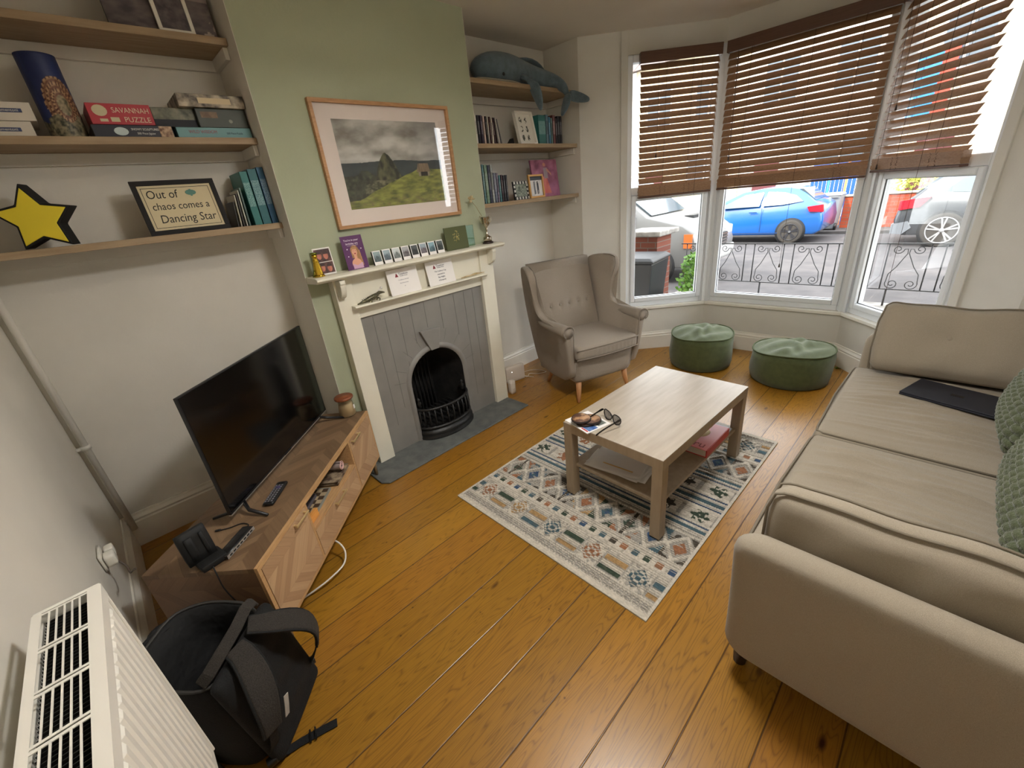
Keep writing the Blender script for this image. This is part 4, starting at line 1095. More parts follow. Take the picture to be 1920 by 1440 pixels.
# convector fins, shadow inside the slots put into their near-black colour
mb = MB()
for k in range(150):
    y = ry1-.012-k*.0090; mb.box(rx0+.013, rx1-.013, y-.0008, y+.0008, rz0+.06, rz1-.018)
W(mb, 'convector_fins', mat('convector_shade_tone', (30, 29, 27), 0.7, c2=(22, 21, 20), nscale=8), rd)
for ye in (ry1-.001, ry0-.006):
    mb = MB(); mb.box(rx0+.0005, rx1, ye, ye+.007, rz0, rz1+.001); W(mb, 'end_cover', M_rad, rd, bevel=.003)
# grille: lengthwise bars with slots between
mb = MB(); zt, zb_ = rz1, rz1-.0018
L_ = ry1-ry0; seg = .105
mb.box(rx1-.020, rx1+.001, ry0, ry1, zb_, zt); mb.box(rx0, rx0+.014, ry0, ry1, zb_, zt)
mb.box(rx1-.003, rx1+.001, ry0, ry1, rz1-.03, zb_)
y = ry1; k = 0
while y > ry0+.02:
    w_ = .011 if k == 0 else .014
    mb.box(rx0+.014, rx1-.020, y-w_*.35, y, zb_, zt); mb.box(rx0+.014, rx1-.020, y-w_, y-w_*.6, zb_, zt)
    y2 = max(ry0, y-seg)
    for q in range(1, 6):
        x = rx0+.014+(rx1-.020-rx0-.014)*q/6; mb.box(x-.0013, x+.0013, y2, y-w_, zb_, zt)
    y = y2; k += 1
W(mb, 'top_grille', M_rad, rd)
for y in (ry1-.15, ry0+.15):
    mb = MB(); mb.box(XL+.0005, rx0+.004, y-.02, y+.02, rz1-.16, rz1-.10); W(mb, 'wall_bracket', M_rad, rd)

# ------------------------------------------------------------------ backpack
M_nyl = mat('black_nylon', (8, 8, 9), 0.85, c2=(13, 13, 14), nscale=40, bump=.25, bscale=300)
M_lin = mat('black_bag_lining', (5, 5, 6), 0.8, c2=(11, 11, 12), nscale=14, bump=.9, bscale=22)
M_hea = mat('charcoal_heather_cloth', (58, 53, 48), 0.95, c2=(34, 31, 28), nscale=420, bump=.3, bscale=250)
P0 = Vector((-.838, -1.205, .004)); BU = Vector((.69, .72, 0)).normalized(); BN = Vector((.72, -.69, 0)).normalized(); BZ = Vector((0, 0, 1))
bp_ = thing('backpack', 'black and charcoal backpack standing open on the floor beside the cabinet', 'backpack', (P0.x, P0.y, 0))
def bw(u, n, z): return P0+BU*u+BN*n+BZ*z
# body loft from floor to the open rim; outer then inner skin
def ring(z, hu, hn, cu, cn, tilt=0, wob=0, N=36):
    r = []
    for i in range(N):
        a = 2*PI*i/N; c, s = math.cos(a), math.sin(a)
        e = .62
        x = math.copysign(abs(c)**e, c)*hu; y = math.copysign(abs(s)**e, s)*hn
        k = 1+wob*math.sin(5*a+z*20)
        r.append(bw(cu+x*k, cn+y*k, z+tilt*(-y)/max(hn, .01)*.5+tilt*0))
    return r
outer = [(.0, .12, .085, 0, -.10, 0), (.02, .142, .105, 0, -.11, 0), (.10, .150, .118, 0, -.125, 0), (.20, .150, .125, 0, -.14, 0), (.29, .148, .130, -.0, -.155, .0), (.355, .142, .135, -.0, -.172, .03), (.385, .138, .135, -.0, -.18, .05)]
inner = [(.383, .130, .127, -.0, -.18, .05), (.34, .125, .118, 0, -.170, .02), (.2, .13, .105, 0, -.14, 0), (.05, .12, .085, 0, -.11, 0)]
mb = MB(); mb.smooth = True; mb.rings([ring(*r, wob=.025) for r in outer], cap=True); mb.f.pop(); mb.mi.pop(); mb.sm.pop()
W(mb, 'body', M_nyl, bp_)
mb = MB(); mb.smooth = True; mb.rings([ring(*r, wob=.03) for r in [outer[-1]]+inner], cap=False); mb.f.append(list(range(len(mb.v)-36, len(mb.v)))); mb.mi.append(0); mb.sm.append(True)
W(mb, 'lining', M_lin, bp_, recalc=False)
# big open lid folded back toward the wall: domed black flap
mb = MB()
def lidf(u, v):
    a = (u-.5)*2.3; r = .155
    base = Vector((math.sin(a)*.15, -.30-.03*math.cos(a), .33)); 
    out_ = math.sin(v*PI*.5)
    w = .006*math.sin(u*23+v*9)
    return bw(math.sin(a)*(.150+.012*out_), -.185-.13*math.cos(a)*(1-.15*v)-.05*out_+w, .35+.05*math.cos(a)+.075*v-.10*v*v+w)
mb.grid(lidf, 30, 12); o = W(mb, 'lid_flap', M_lin, bp_); md = o.modifiers.new('t', 'SOLIDIFY'); md.thickness = .006
# rim with zip (binding)
rim = ring(.388, .140, .137, 0, -.18, .05, .025)
mb = MB(); mb.tube(rim, .005, n=6, closed=True); W(mb, 'zip', mat('dark_zip_tape', (48, 46, 44), 0.6), bp_)
# padded back panel
mb = MB(); M = Matrix.Identity(4)
for i in range(3): M[i][0] = BU[i]; M[i][1] = BN[i]*1.0; M[i][2] = (BZ*.985-BN*.17)[i]
M[0][3], M[1][3], M[2][3] = tuple(bw(0, -.020, .195))
def padf(p, u):
    p = Vector(p)
    if u[1] > 0: p.y += .014*(1-u[0]**2)*(1-u[2]**2)+.004*math.sin(u[2]*11)*(1-u[0]**2)
    return p
mb.rbox(.142, .020, .190, .02, (16, 4, 20), fn=padf, M=M); W(mb, 'back_panel', M_nyl, bp_)
# front pocket in heather cloth on the side facing the radiator end
mb = MB()
def fpk(u, v):
    a = PI*(1.02+.40*u)+.0; z = .015+.33*v
    hu, hn = .156, .130
    c, s = math.cos(a), math.sin(a); e = .62
    x = math.copysign(abs(c)**e, c)*hu; y = math.copysign(abs(s)**e, s)*hn
    cn = -.105-.075*v*.9
    bul = .022*math.sin(PI*u)*math.sin(PI*min(1, v*1.1))
    return bw(x-bul*.8, cn+y-bul*.5+.0, z)
mb.grid(fpk, 16, 18); W(mb, 'front_pocket', M_hea, bp_)
mb = MB()
mb.smooth = True
def fp2(u, v):
    p = fpk(-.02+.85*u, .02+.45*v); return p-BU*(.014*math.sin(PI*u)*math.sin(PI*v)+.005)-BN*.004
mb.grid(fp2, 14, 12); W(mb, 'small_pocket', M_hea, bp_)
# shoulder straps, padded, curving from the top of the back panel to its lower corners
def spath(sg):
    pts = []
    for i in range(15):
        t = i/14
        u = sg*(.035+.095*math.sin(PI*.5*t)**1.2 + (.035*math.sin(PI*t) if sg > 0 else .01*math.sin(PI*t)))
        n = .012+(.085 if sg > 0 else .060)*math.sin(PI*t)**.8-.055*(1-t)
        z = .405-.335*t+.035*math.sin(PI*t)
        pts.append(bw(u, n, z))
    return pts
for sg in (1, -1):
    pts = spath(sg); ws = [.055+.018*math.sin(PI*min(1, i/10)) for i in range(12)]
    nn = (BN*.8+BZ*.6+BU*sg*.25).normalized()
    mb = MB(); mb.strap(pts[:12], nn, ws, .013); o = W(mb, 'shoulder_strap', M_hea, bp_, bevel=.005, seg=3)
    mb = MB(); mb.strap(pts[:12], nn, [w_+.010 for w_ in ws], .008); W(mb, 'strap_edging', M_nyl, bp_, bevel=.002)
    mb = MB(); mb.strap(pts[10:], nn, .026, .003); W(mb, 'webbing', M_nyl, bp_)
# grab handle across the top
hp = [bw(-.125, -.09, .385), bw(-.11, -.07, .405), bw(-.07, -.055, .425), bw(0, -.045, .440), bw(.06, -.05, .445), bw(.10, -.06, .425), bw(.12, -.07, .400)]
mb = MB(); mb.strap(hp, (BZ*.8+BN*.6), .034, .010); W(mb, 'handle', M_hea, bp_, bevel=.004, seg=2)
lp_ = [bw(.01, -.05, .40), bw(.015, -.045, .455), bw(.02, -.04, .47), bw(.03, -.035, .455), bw(.035, -.035, .40)]
# loose adjusting strap lying on the boards
sp_ = [Vector((-.925, -1.285, .03)), Vector((-.895, -1.295, .008)), Vector((-.86, -1.300, .004)), Vector((-.82, -1.312, .004)), Vector((-.778, -1.325, .004)), Vector((-.752, -1.334, .004))]
mb = MB(); mb.strap(sp_, (0, 0, 1), .026, .003); ls = W(mb, 'adjusting_strap', M_nyl, bp_)
mb = MB(); c = Vector((-.822, -1.312, .008)); dx = Vector((.96, -.27, 0)); dy = Vector((.27, .96, 0))
for a, b in ((-.010, -.006), (.006, .010)):
    mb.add([c+dx*a-dy*.02-Vector((0, 0, .003)), c+dx*b-dy*.02-Vector((0, 0, .003)), c+dx*b+dy*.02-Vector((0, 0, .003)), c+dx*a+dy*.02-Vector((0, 0, .003)), c+dx*a-dy*.02+BZ*.004, c+dx*b-dy*.02+BZ*.004, c+dx*b+dy*.02+BZ*.004, c+dx*a+dy*.02+BZ*.004], [(0, 3, 2, 1), (4, 5, 6, 7), (0, 1, 5, 4), (1, 2, 6, 5), (2, 3, 7, 6), (3, 0, 4, 7)])
W(mb, 'buckle', M_plastic_k, bp_)
for e in (bw(.145, .0, .05), bw(-.14, .0, .03)):
    mb = MB(); mb.rbox(.016, .012, .012, .004, 3, c=e); W(mb, 'buckle', M_plastic_k, bp_)
mb = MB(); mb.strap([bw(-.075, .075, .235), bw(-.085, .072, .20), bw(-.092, .066, .165)], (BN*.8+BZ*.6), .016, .002); W(mb, 'reflective_tab', mat('grey_reflective_tab', (170, 166, 160), 0.6), bp_)
# ------------------------------------------------------------------ things on the television cabinet
def onto(s, n, z=0): return UP(s, n, UH+.0008+z)
# remote
r = thing('remote_control', 'long black television remote lying in front of the screen', 'remote control', onto(.41, .152), UA+.10)
mb = MB(); mb.rbox(.078, .0225, .008, .006, (12, 4, 3), c=(0, 0, .0085)); mb.build('case', M_plastic_k, r)
mb = MB(); random.seed(2)
for i in range(9):
    for j in (-1, 0, 1): mb.box(-.068+i*.0135, -.060+i*.0135, j*.0125-.0035, j*.0125+.0035, .0165, .0182)
mb.build('buttons', mat('grey_buttons', (120, 118, 124), 0.6), r)
mb = MB(); mb.lathe([(.0, .0165), (.012, .0165), (.011, .0185), (.0, .0185)], 16, Matrix.Translation((.030, 0, 0))); mb.build('direction_pad', mat('purple_grey_pad', (66, 60, 96), 0.4), r)
# candle jar
j = thing('candle_jar', 'glass candle jar with round wooden lid beside the chimney breast', 'candle', (-.022, -.108, UH+.0008))
mb = MB(); mb.lathe([(.0, .002), (.043, .002), (.048, .010), (.046, .05), (.041, .085), (.040, .102), (.042, .106)], 36); mb.f.pop(); mb.mi.pop(); mb.sm.pop(); mb.build('glass', M_jarglass, j, recalc=False)
mb = MB(); mb.lathe([(.0, .004), (.041, .004), (.045, .010), (.043, .05), (.038, .076), (.0, .078)], 36); mb.build('wax', mat('cream_wax', (196, 172, 134), 0.6), j)
mb = MB(); mb.lathe([(.0, .106), (.050, .106), (.053, .111), (.053, .119), (.049, .123), (.0, .124)], 36); mb.build('lid', mat('turned_wood_lid', (142, 78, 44), 0.45, c2=(112, 58, 32), nscale=6, stretch=(2, 14, 1)), j)
mb = MB(); mb.rings([[Vector((.0475*math.cos(a), .0475*math.sin(a), z)) for a in [(-.75-.20)+.40*i/6 for i in range(7)]] for z in (.04, .066)], cap=False, closed=False); mb.build('label', M_paper, j)
# games console style charging dock
dk = thing('charging_dock', 'black upright charging dock near the left end of the cabinet', 'dock', onto(.050, .205), .22)
mb = MB(); mb.rbox(.042, .040, .012, .004, 4, c=(.004, -.012, .012)); mb.build('base', M_matte_k, dk, bevel=.001)
mb = MB()
M = Matrix.Translation((-.010, .012, .080)) @ Matrix.Rotation(-PI/2, 4, 'Z') @ Matrix.Rotation(-.14, 4, 'Y')
mb.rbox(.012, .046, .062, .004, 4, M=M); mb.rbox(.004, .012, .044, .002, 3, c=(.013, -.016, -.002), M=M); mb.rbox(.004, .006, .044, .002, 3, c=(.013, .024, -.002), M=M)
mb.build('upright', M_matte_k, dk)
cp = [onto(.012, .160, .012), UP(-.008, .140, UH-.01), UP(-.012, .135, UH-.07), UP(-.010, .115, .30), UP(-.012, .07, .235), UP(-.02, .02, .21), UP(-.03, .012, .19), UP(-.035, .012, .15)]
def smooth(p, k=6):
    out = []
    for i in range(len(p)-1):
        a, b, c, d = p[max(i-1, 0)], p[i], p[i+1], p[min(i+2, len(p)-1)]
        for q in range(k):
            t = q/k; out.append(.5*((2*b)+(c-a)*t+(2*a-5*b+4*c-d)*t*t+(3*b-a-3*c+d)*t**3))
    out.append(p[-1]); return out
mb = MB(); mb.tube(smooth(cp), .0022, n=6); W(mb, 'power_cable', M_matte_k, dk)
# usb hub
hb = thing('usb_hub', 'slim black and silver hub box with ports beside the charging dock', 'hub', onto(.125, .150), UA-.05)
mb = MB(); mb.rbox(.075, .022, .009, .003, 3, c=(0, 0, .010)); mb.build('case', M_plastic_k, hb)
mb = MB(); mb.box(-.075, .075, -.0235, -.0222, .003, .017); mb.build('port_strip', mat('silver_port_strip', (190, 188, 184), 0.35, metal=.7), hb)
mb = MB()
for i in range(7): mb.box(-.064+i*.019, -.052+i*.019, -.0240, -.0236, .007, .013)
mb.build('ports', M_matte_k, hb)
mb = MB(); mb.tube(smooth([onto(.196, .155, .010), onto(.225, .165, .004), onto(.235, .20, .003), onto(.215, .235, .003), onto(.205, .265, .003)]), .0022, n=6); W(mb, 'hub_cable', M_matte_k, hb)
mb = MB(); mb.rbox(.010, .004, .003, .001, 2, c=(0, 0, 0), M=Matrix.Translation(onto(.203, .275, .004)) @ Matrix.Rotation(UA+1.8, 4, 'Z')); W(mb, 'plug', M_plastic_k, hb)
# white cable hanging under the cabinet
mb = MB(); mb.tube(smooth([UP(.50, .05, .095), UP(.485, .0, .075), UP(.45, -.035, .05), UP(.39, -.045, .035), UP(.32, -.01, .03), UP(.27, .04, .02), UP(.24, .09, .005)]), .0042, n=8)
tag(mb.build('white_cable', mat('white_flex', (226, 222, 214), 0.5), origin=UP(.4, 0, .004)), 'white cable looping out from under the television cabinet', 'cable')
# inside the open niche
NZ = .2908
def slab(name, label, cat, s, n, z, sx, sy, sz, rot, m, group=None, mp=None):
    p = UP(s, n, z); t = thing(name, label, cat, p, UA+rot, group)
    mb = MB(); mb.box(-sx/2, sx/2, -sy/2, sy/2, 0, sz)
    return t, mb
t, mb = slab('board_game', 'chequered wooden board lying in the cabinet niche', 'board', .505, .135, NZ, .24, .20, .012, .06, None); mb.build('board', mat('grey_board_edge', (134, 136, 128), 0.6), t)
mb = MB(); mb2 = MB()
for i in range(8):
    for k in range(7):
        (mb if (i+k) % 2 else mb2).box(-.112+i*.028, -.084+i*.028, -.095+k*.027, -.068+k*.027, .0121, .0128)
mb.build('dark_squares', mat('dark_square', (74, 56, 40), 0.6), t); mb2.build('light_squares', mat('light_square', (176, 156, 124), 0.6), t)
t, mb = slab('notebook', 'dark grey notebook lying on the chequered board in the niche', 'book', .465, .150, NZ+.014, .19, .15, .018, .06, None); mb.build('cover', mat('slate_grey_cover', (88, 84, 92), 0.6), t, bevel=.002)
t, mb = slab('orange_box', 'small orange wooden box at the left of the cabinet niche', 'box', .405, .030, NZ, .085, .016, .040, -.05, None); mb.build('box', mat('orange_wood_box', (226, 160, 84), 0.5, c2=(206, 140, 66), nscale=5, stretch=(2, 20, 20)), t, bevel=.001)
t, mb = slab('small_bottle', 'small white bottle standing in the cabinet niche', 'bottle', .622, .175, NZ, .01, .01, .01, 0, None)
mb = MB(); mb.lathe([(.0, 0), (.018, 0), (.018, .06), (.012, .072), (.012, .085), (0, .086)], 18); mb.build('bottle', mat('white_bottle', (220, 214, 202), 0.4), t)
t, mb = slab('magazine_pile', 'pile of folded papers under the rolled mat in the niche', 'papers', .725, .120, NZ, .15, .20, .004, .05, None)
mb = MB()
for i in range(6): 
    a = .05*math.sin(i*2.1); mb.box(-.075+a*.1, .075-a*.2, -.10+a*.15, .10, .0045*i, .0045*i+.0035)
mb.build('sheets', mat('mixed_paper_edges', (170, 150, 122), 0.8, c2=(84, 66, 52), nscale=30), t)
t, mb = slab('rolled_mat', 'rolled grey mat with pink edge in the cabinet niche', 'mat', .745, .110, NZ+.029, .1, .1, .01, 0, None)
mb = MB(); 
def roll(u, v):
    a = u*4.6*PI; r = .007+.0045*a/(2*PI)*1.6; y = -.09+.19*v
    return Vector((r*math.cos(a), y, .030+r*math.sin(a)))
mb.grid(roll, 70, 2); mb.build('roll', mat('taupe_mat', (158, 142, 136), 0.8), t, recalc=False)
mb = MB(); mb.tube([(lambda p: (p.x, -.0915, p.z))(roll(i/60, 0)) for i in range(61)], .0022, n=5); mb.build('pink_edge', mat('pink_edge', (226, 186, 184), 0.7), t)

# ------------------------------------------------------------------ things on the coffee table
TZ = RZ+.437
mg = thing('magazine', 'white magazine with a blue picture under the wooden coasters', 'magazine', TP(.070, -.100, TZ+.0006), TA-.22)
mb = MB(); mb.box(-.075, .075, -.088, .088, 0, .004); mb.build('pages', M_paper, mg)
mb = MB(); mb.box(-.055, .0, -.080, .02, .0041, .0045); mb.build('blue_picture', mat('blue_photo', (62, 96, 158), 0.5, c2=(120, 150, 190), nscale=30), mg)
mb = MB(); mb.box(.012, .062, -.070, .05, .0041, .0045); mb.build('grey_picture', mat('grey_photo', (130, 136, 128), 0.5, c2=(84, 90, 84), nscale=30), mg)
mb = MB(); mb.box(-.066, -.058, -.078, -.030, .0041, .0044); mb.build('red_title', mat('red_title', (190, 70, 74), 0.5), mg)
random.seed(5)
M_coas = mat('pyrographed_wood', (176, 136, 100), 0.6, c2=(92, 58, 40), nscale=26, ndet=3, nlo=.42, nhi=.58)
M_bark = mat('dark_bark_rim', (46, 34, 28), 0.8)
for k, (a, b, z, lb) in enumerate(((.055, -.100, 0, 'dark round wooden coaster at the bottom of the stack'), (.075, -.118, .0108, 'dark round wooden coaster in the middle of the stack, sticking out to the right'), (.038, -.085, .0216, 'round wood slice coaster with burnt pattern on top of the stack'))):
    c = thing('wooden_coaster', lb, 'coaster', TP(a, b, TZ+.0052+z), random.uniform(0, 3), 'stack of wooden coasters')
    ph = random.uniform(0, 6)
    fn = lambda p, a_, ph=ph: Vector((p.x*(1+.03*math.sin(3*a_+ph)), p.y*(1+.03*math.sin(3*a_+ph)), p.z))
    mb = MB(); mb.lathe([(0, 0), (.048, 0), (.050, .005), (.048, .0098), (0, .0098)], 32, fn=fn); mb.build('disc', M_bark, c)
    mb = MB(); mb.lathe([(0, .0098), (.0445, .0098), (.0445, .0103), (0, .0103)], 32, fn=fn); mb.build('face', M_coas, c)
# sunglasses
sg = thing('sunglasses', 'black round lensed sunglasses standing open on the magazine corner', 'sunglasses', TP(.142, -.192, TZ+.001), TA)
M_acet = mat('black_acetate', (16, 15, 17), 0.2)
M_lens = mat('grey_brown_lens', (62, 54, 58), 0.08, alpha=.75)
def gl(u, v, w): # across, depth toward viewer (-x), up
    A = Vector((-.28, -.96, 0)).normalized(); D = Vector((-.96, .28, 0)).normalized()
    return A*u+D*v+Vector((0, 0, 1))*w
for sgn in (-1, 1):
    c0 = gl(sgn*.034, .0, .027)
    R = [(c0+gl(0, 0, 0)+gl(.030*math.cos(a)*(1.0), -.006*abs(math.cos(a)), .026*math.sin(a)+.003*math.cos(a)*sgn)) for a in [2*PI*i/28 for i in range(28)]]
    mb = MB(); mb.tube(R, .0028, n=6, closed=True); rm = mb.build('lens_rim', M_acet, sg)
    mb = MB(); mb.add(R, [tuple(range(28))]); mb.build('lens', M_lens, sg)
    h = c0+gl(sgn*.031, 0, .014)
    tp_ = [h, h+gl(sgn*.004, .006, .001), h+gl(sgn*.002, .06, -.010), h+gl(0, .105, -.022), h+gl(-sgn*.004, .140, -.0385)]
    mb = MB(); mb.strap(smooth([Vector(q) for q in tp_], 4), gl(1, 0, 0), [.011]*6+[.007]*11, .0032); mb.build('temple', M_acet, sg, bevel=.0008)
mb = MB(); mb.tube([gl(-.008, .0, .036), gl(0, -.001, .040), gl(.008, 0, .036)], .0026, n=6); mb.build('bridge', M_acet, sg)
# on the lower shelf
SZ = RZ+.187
pp = thing('paper_envelope_pile', 'pile of white paper bags and letters on the table lower shelf', 'papers', TP(.155, -.235, SZ+.0006), TA+.12)
mb = MB()
def sheet(z, w, l, rot, curl, ph):
    def f(u, v):
        x = (u-.5)*w; y = (v-.5)*l
        zz = z+curl*(abs(2*v-1)**4)+.003*math.sin(u*6+ph)*math.sin(v*5)+.003
        c, s = math.cos(rot), math.sin(rot); return Vector((x*c-y*s, x*s+y*c, zz))
    return f
for k, (z, w_, l, rt, cu) in enumerate(((0, .17, .33, .05, .003), (.006, .18, .30, -.10, .008), (.013, .19, .28, .08, .014))): mb.grid(sheet(z, w_, l, rt, cu, k), 12, 20)
o = mb.build('sheets', mat('crumpled_white_paper', (222, 217, 212), 0.6, bump=.5, bscale=18), pp); md = o.modifiers.new('t', 'SOLIDIFY'); md.thickness = .0008
mb = MB(); mb.box(-.045, -.037, -.09, .09, .0185, .0195); mb.build('yellow_flap', mat('kraft_strip', (204, 164, 96), 0.6), pp)
rb = thing('cookbook', 'thick red and pink hardback book sticking out of the table lower shelf', 'book', TP(.62, -.415, SZ+.0006), TA+.02)
M_redc = mat('red_book_cloth', (188, 52, 48), 0.5); M_pinkc = mat('coral_book_cover', (218, 120, 122), 0.35)
mb = MB(); mb.box(-.138, .138, -.108, .10, .003, .040); mb.build('page_block', mat('page_edges', (214, 204, 190), 0.8), rb)
mb = MB(); mb.box(-.142, .142, -.110, .104, .0402, .0432); mb.build('front_cover', M_pinkc, rb)
mb = MB(); mb.box(-.142, .142, -.110, .104, 0, .0028); mb.box(-.142, .142, -.116, -.1105, 0, .0432); mb.build('spine', M_redc, rb)
mb = MB(); mb.lathe([(0, .0433), (.058, .0433), (.058, .0437), (0, .0437)], 30, Matrix.Translation((.02, .00, 0))); mb.build('yellow_disc', mat('pale_yellow_print', (224, 204, 160), 0.5), rb)
text('cru', .07, mat('dark_red_ink', (140, 36, 40), 0.5), rb, world_mat(rb) @ frame_mat((-.102, -.045, .0434), (0, 1, 0), (-1, 0, 0)) @ Matrix.Rotation(PI, 4, 'Z'), name='title')
mg2 = thing('magazine', 'pale blue grey magazine beyond the red book on the table lower shelf', 'magazine', TP(.80, -.42, SZ+.0006), TA+.05)
mb = MB(); mb.box(-.025, .025, -.10, .10, 0, .008); mb.build('pages', mat('pale_blue_cover', (186, 190, 204), 0.5), mg2)

# ------------------------------------------------------------------ router and socket on the floor by the fireplace
rt = thing('router', 'white square router box standing on the floor right of the fireplace', 'router', (1.575, .135, .0005), math.radians(-14))
mb = MB(); mb.rbox(.095, .022, .075, .012, 6, c=(0, 0, .076)); mb.build('case', mat('warm_white_plastic', (214, 204, 192), 0.45), rt)
mb = MB(); mb.ell((-.04, -.0225, .10), (.003, .0015, .003), 8, 6); mb.build('status_light', mat('white_led', (255, 255, 255), 0.5, emit=(255, 255, 255), estr=2), rt)
mb = MB(); mb.tube(smooth([Vector((1.66, .13, .02)), Vector((1.70, .10, .004)), Vector((1.76, .13, .004)), Vector((1.80, .06, .004)), Vector((1.88, .03, .004)), Vector((1.86, .14, .004)), Vector((1.78, .20, .004)), Vector((1.70, .16, .004)), Vector((1.72, .04, .004))]), .002, n=6); W(mb, 'cable', mat('white_flex', (226, 222, 214)), rt)
ph_ = thing('socket_adapter', 'small white plug adapter box at the foot of the fireplace surround', 'adapter', (1.372, -.03, .0005))
mb = MB(); mb.rbox(.026, .024, .06, .006, 4, c=(0, 0, .0605)); mb.build('case', mat('warm_white_plastic', (214, 204, 192)), ph_)
mb = MB(); mb.box(-.012, .012, -.0255, -.0243, .05, .10); mb.build('cover_plate', M_gloss, ph_)
# plug lump on the left wall with lead
pl = thing('wall_plug', 'white plug and socket low on the left wall beside the cabinet', 'plug', (XL+.001, -.46, .42))
mb = MB(); mb.rbox(.005, .045, .035, .003, 3, c=(.006, 0, .04)); mb.build('socket_plate', M_white, pl)
mb = MB(); mb.rbox(.016, .024, .024, .006, 4, c=(.028, -.025, .04)); mb.rbox(.014, .020, .022, .006, 4, c=(.028, .030, .04)); mb.build('plug_top', M_gloss, pl)
mb = MB(); mb.tube(smooth([Vector((XL+.04, -.485, .44)), Vector((XL+.055, -.50, .41)), Vector((XL+.06, -.54, .40)), Vector((XL+.075, -.585, .43)), Vector((XL+.09, -.62, .452))]), .0035, n=6); W(mb, 'lead', mat('grey_lead', (96, 84, 74), .6), pl)
# ------------------------------------------------------------------ helpers for shelf things
def flat(c, rough=.6, c2=None, ns=40): return mat('c_%d_%d_%d%s' % (*c, '' if not c2 else '_m'), c, rough, c2=c2, nscale=ns)
FX = (1, 0, 0); FZ = (0, 0, 1)
def standing(name, label, cat, x0, x1, y, z, h, th, lean, m, group=None, rz=0):
    """upright sheet/box resting on z, front at y, leaning back by angle lean (top goes to +y)"""
    t = thing(name, label, cat, ((x0+x1)/2, y, z+.0006), rz, group)
    t.rotation_euler = Euler((-lean, 0, rz), 'XYZ')
    return t, (x1-x0)/2
BOOKN = [0]
def book(x, w, h, d, z, yf, c, label, lean=0, group=None, c2=None):
    t = thing('book', label, 'book', (x+w/2, yf, z+.0006+abs(math.sin(lean))*w/2), 0, group); t.rotation_euler = Euler((0, lean, 0))
    mb = MB(); mb.box(-w/2+.0012, w/2-.0012, .003, d, .002, h-.003); mb.build('page_block', mat('page_edges', (214, 204, 190), 0.8), t)
    mb = MB(); mb.box(-w/2, -w/2+.0011, 0, d, 0, h); mb.box(w/2-.0011, w/2, 0, d, 0, h); mb.box(-w/2, w/2, 0, .0026, 0, h); mb.build('cover', flat(c, .5, c2, 60), t)
    if w > .011:
        mb = MB(); mb.box(-w/2+.003, w/2-.003, -.0004, -.0001, h*.35, h*.8)
        l = [min(255, int(q*.55+120)) for q in c] if sum(c) < 330 else [int(q*.45) for q in c]
        mb.build('spine_title', flat(tuple(l), .6, tuple(c), 260), t)
    return t
# middle shelf, right alcove
z = RS[1]
bl = [(.012, .205, (206, 178, 166), 'tall pinkish cream book at the chimney end of the middle right shelf', 0), (.016, .178, (40, 92, 92), 'teal green book second from the chimney on the middle right shelf', 0), (.014, .178, (206, 202, 194), 'white book between the teal and black books on the middle right shelf', 0),
      (.020, .174, (28, 24, 30), 'thick black book left of the purple topped one on the middle right shelf', 0), (.018, .174, (46, 32, 52), 'dark purple black book on the middle right shelf', 0), (.014, .170, (216, 190, 178), 'pale pink book right of the purple black pair on the middle right shelf', 0),
      (.012, .170, (34, 26, 24), 'thin dark brown book on the middle right shelf', 0), (.008, .168, (214, 208, 194), 'very thin cream booklet on the middle right shelf', 0), (.012, .168, (70, 34, 30), 'dark red brown book on the middle right shelf', 0), (.012, .165, (222, 212, 196), 'cream white book among the dark ones on the middle right shelf', 0),
      (.014, .164, (60, 28, 26), 'maroon leaning book on the middle right shelf', -.08), (.010, .164, (52, 34, 30), 'thin brown leaning book on the middle right shelf', -.10)]
x = 1.352
for w_, h, c, lb, ln in bl:
    book(x, w_, h, .15, z, .075, c, lb, ln, 'paperbacks at the left of the middle right shelf'); x += w_+.0075
book(x+.008, .006, .166, .15, z, .075, (226, 220, 210), 'white booklet leaning at the end of the middle right shelf row', -.16)
book(x+.026, .006, .160, .15, z, .075, (122, 120, 118), 'grey see-through folder leaning last in the middle right shelf row', -.20)
bl = [(.085, .200, (44, 112, 108), 'wide turquoise book right of the white frame'), (.030, .205, (92, 120, 132), 'grey blue patterned book beside the turquoise one'), (.020, .190, (52, 112, 140), 'bright blue book on the middle right shelf'), (.022, .185, (98, 128, 126), 'pale teal book on the middle right shelf'), (.030, .205, (108, 62, 56), 'brick red book on the middle right shelf'),
      (.022, .185, (36, 28, 34), 'black book after the brick red one on the middle right shelf'), (.024, .200, (22, 22, 26), 'black book with speckled spine on the middle right shelf'), (.026, .200, (26, 20, 24), 'last black book at the right of the middle right shelf')]
x = 2.052
for w_, h, c, lb in bl: book(x, w_, h, .15, z, .085, c, lb, 0, 'books right of the white frame'); x += w_+.004
# lowest shelf, right alcove
z = RS[0]
bl = [(.012, .262, (176, 166, 142), 'tall beige speckled book at the chimney end of the lowest right shelf'), (.016, .255, (66, 104, 108), 'tall blue grey book on the lowest right shelf'), (.026, .252, (98, 124, 100), 'thick sage green book on the lowest right shelf'), (.020, .250, (30, 34, 52), 'tall navy black book on the lowest right shelf'), (.018, .252, (146, 150, 148), 'tall pale grey book on the lowest right shelf'),
      (.022, .198, (88, 94, 112), 'shorter slate blue book on the lowest right shelf'), (.014, .196, (120, 108, 124), 'shorter mauve grey book on the lowest right shelf'), (.016, .180, (60, 108, 112), 'small teal paperback on the lowest right shelf'), (.016, .182, (44, 26, 30), 'small dark maroon paperback on the lowest right shelf'), (.018, .178, (24, 24, 30), 'small black paperback on the lowest right shelf'), (.016, .180, (34, 34, 40), 'last small black paperback on the lowest right shelf')]
x = 1.385
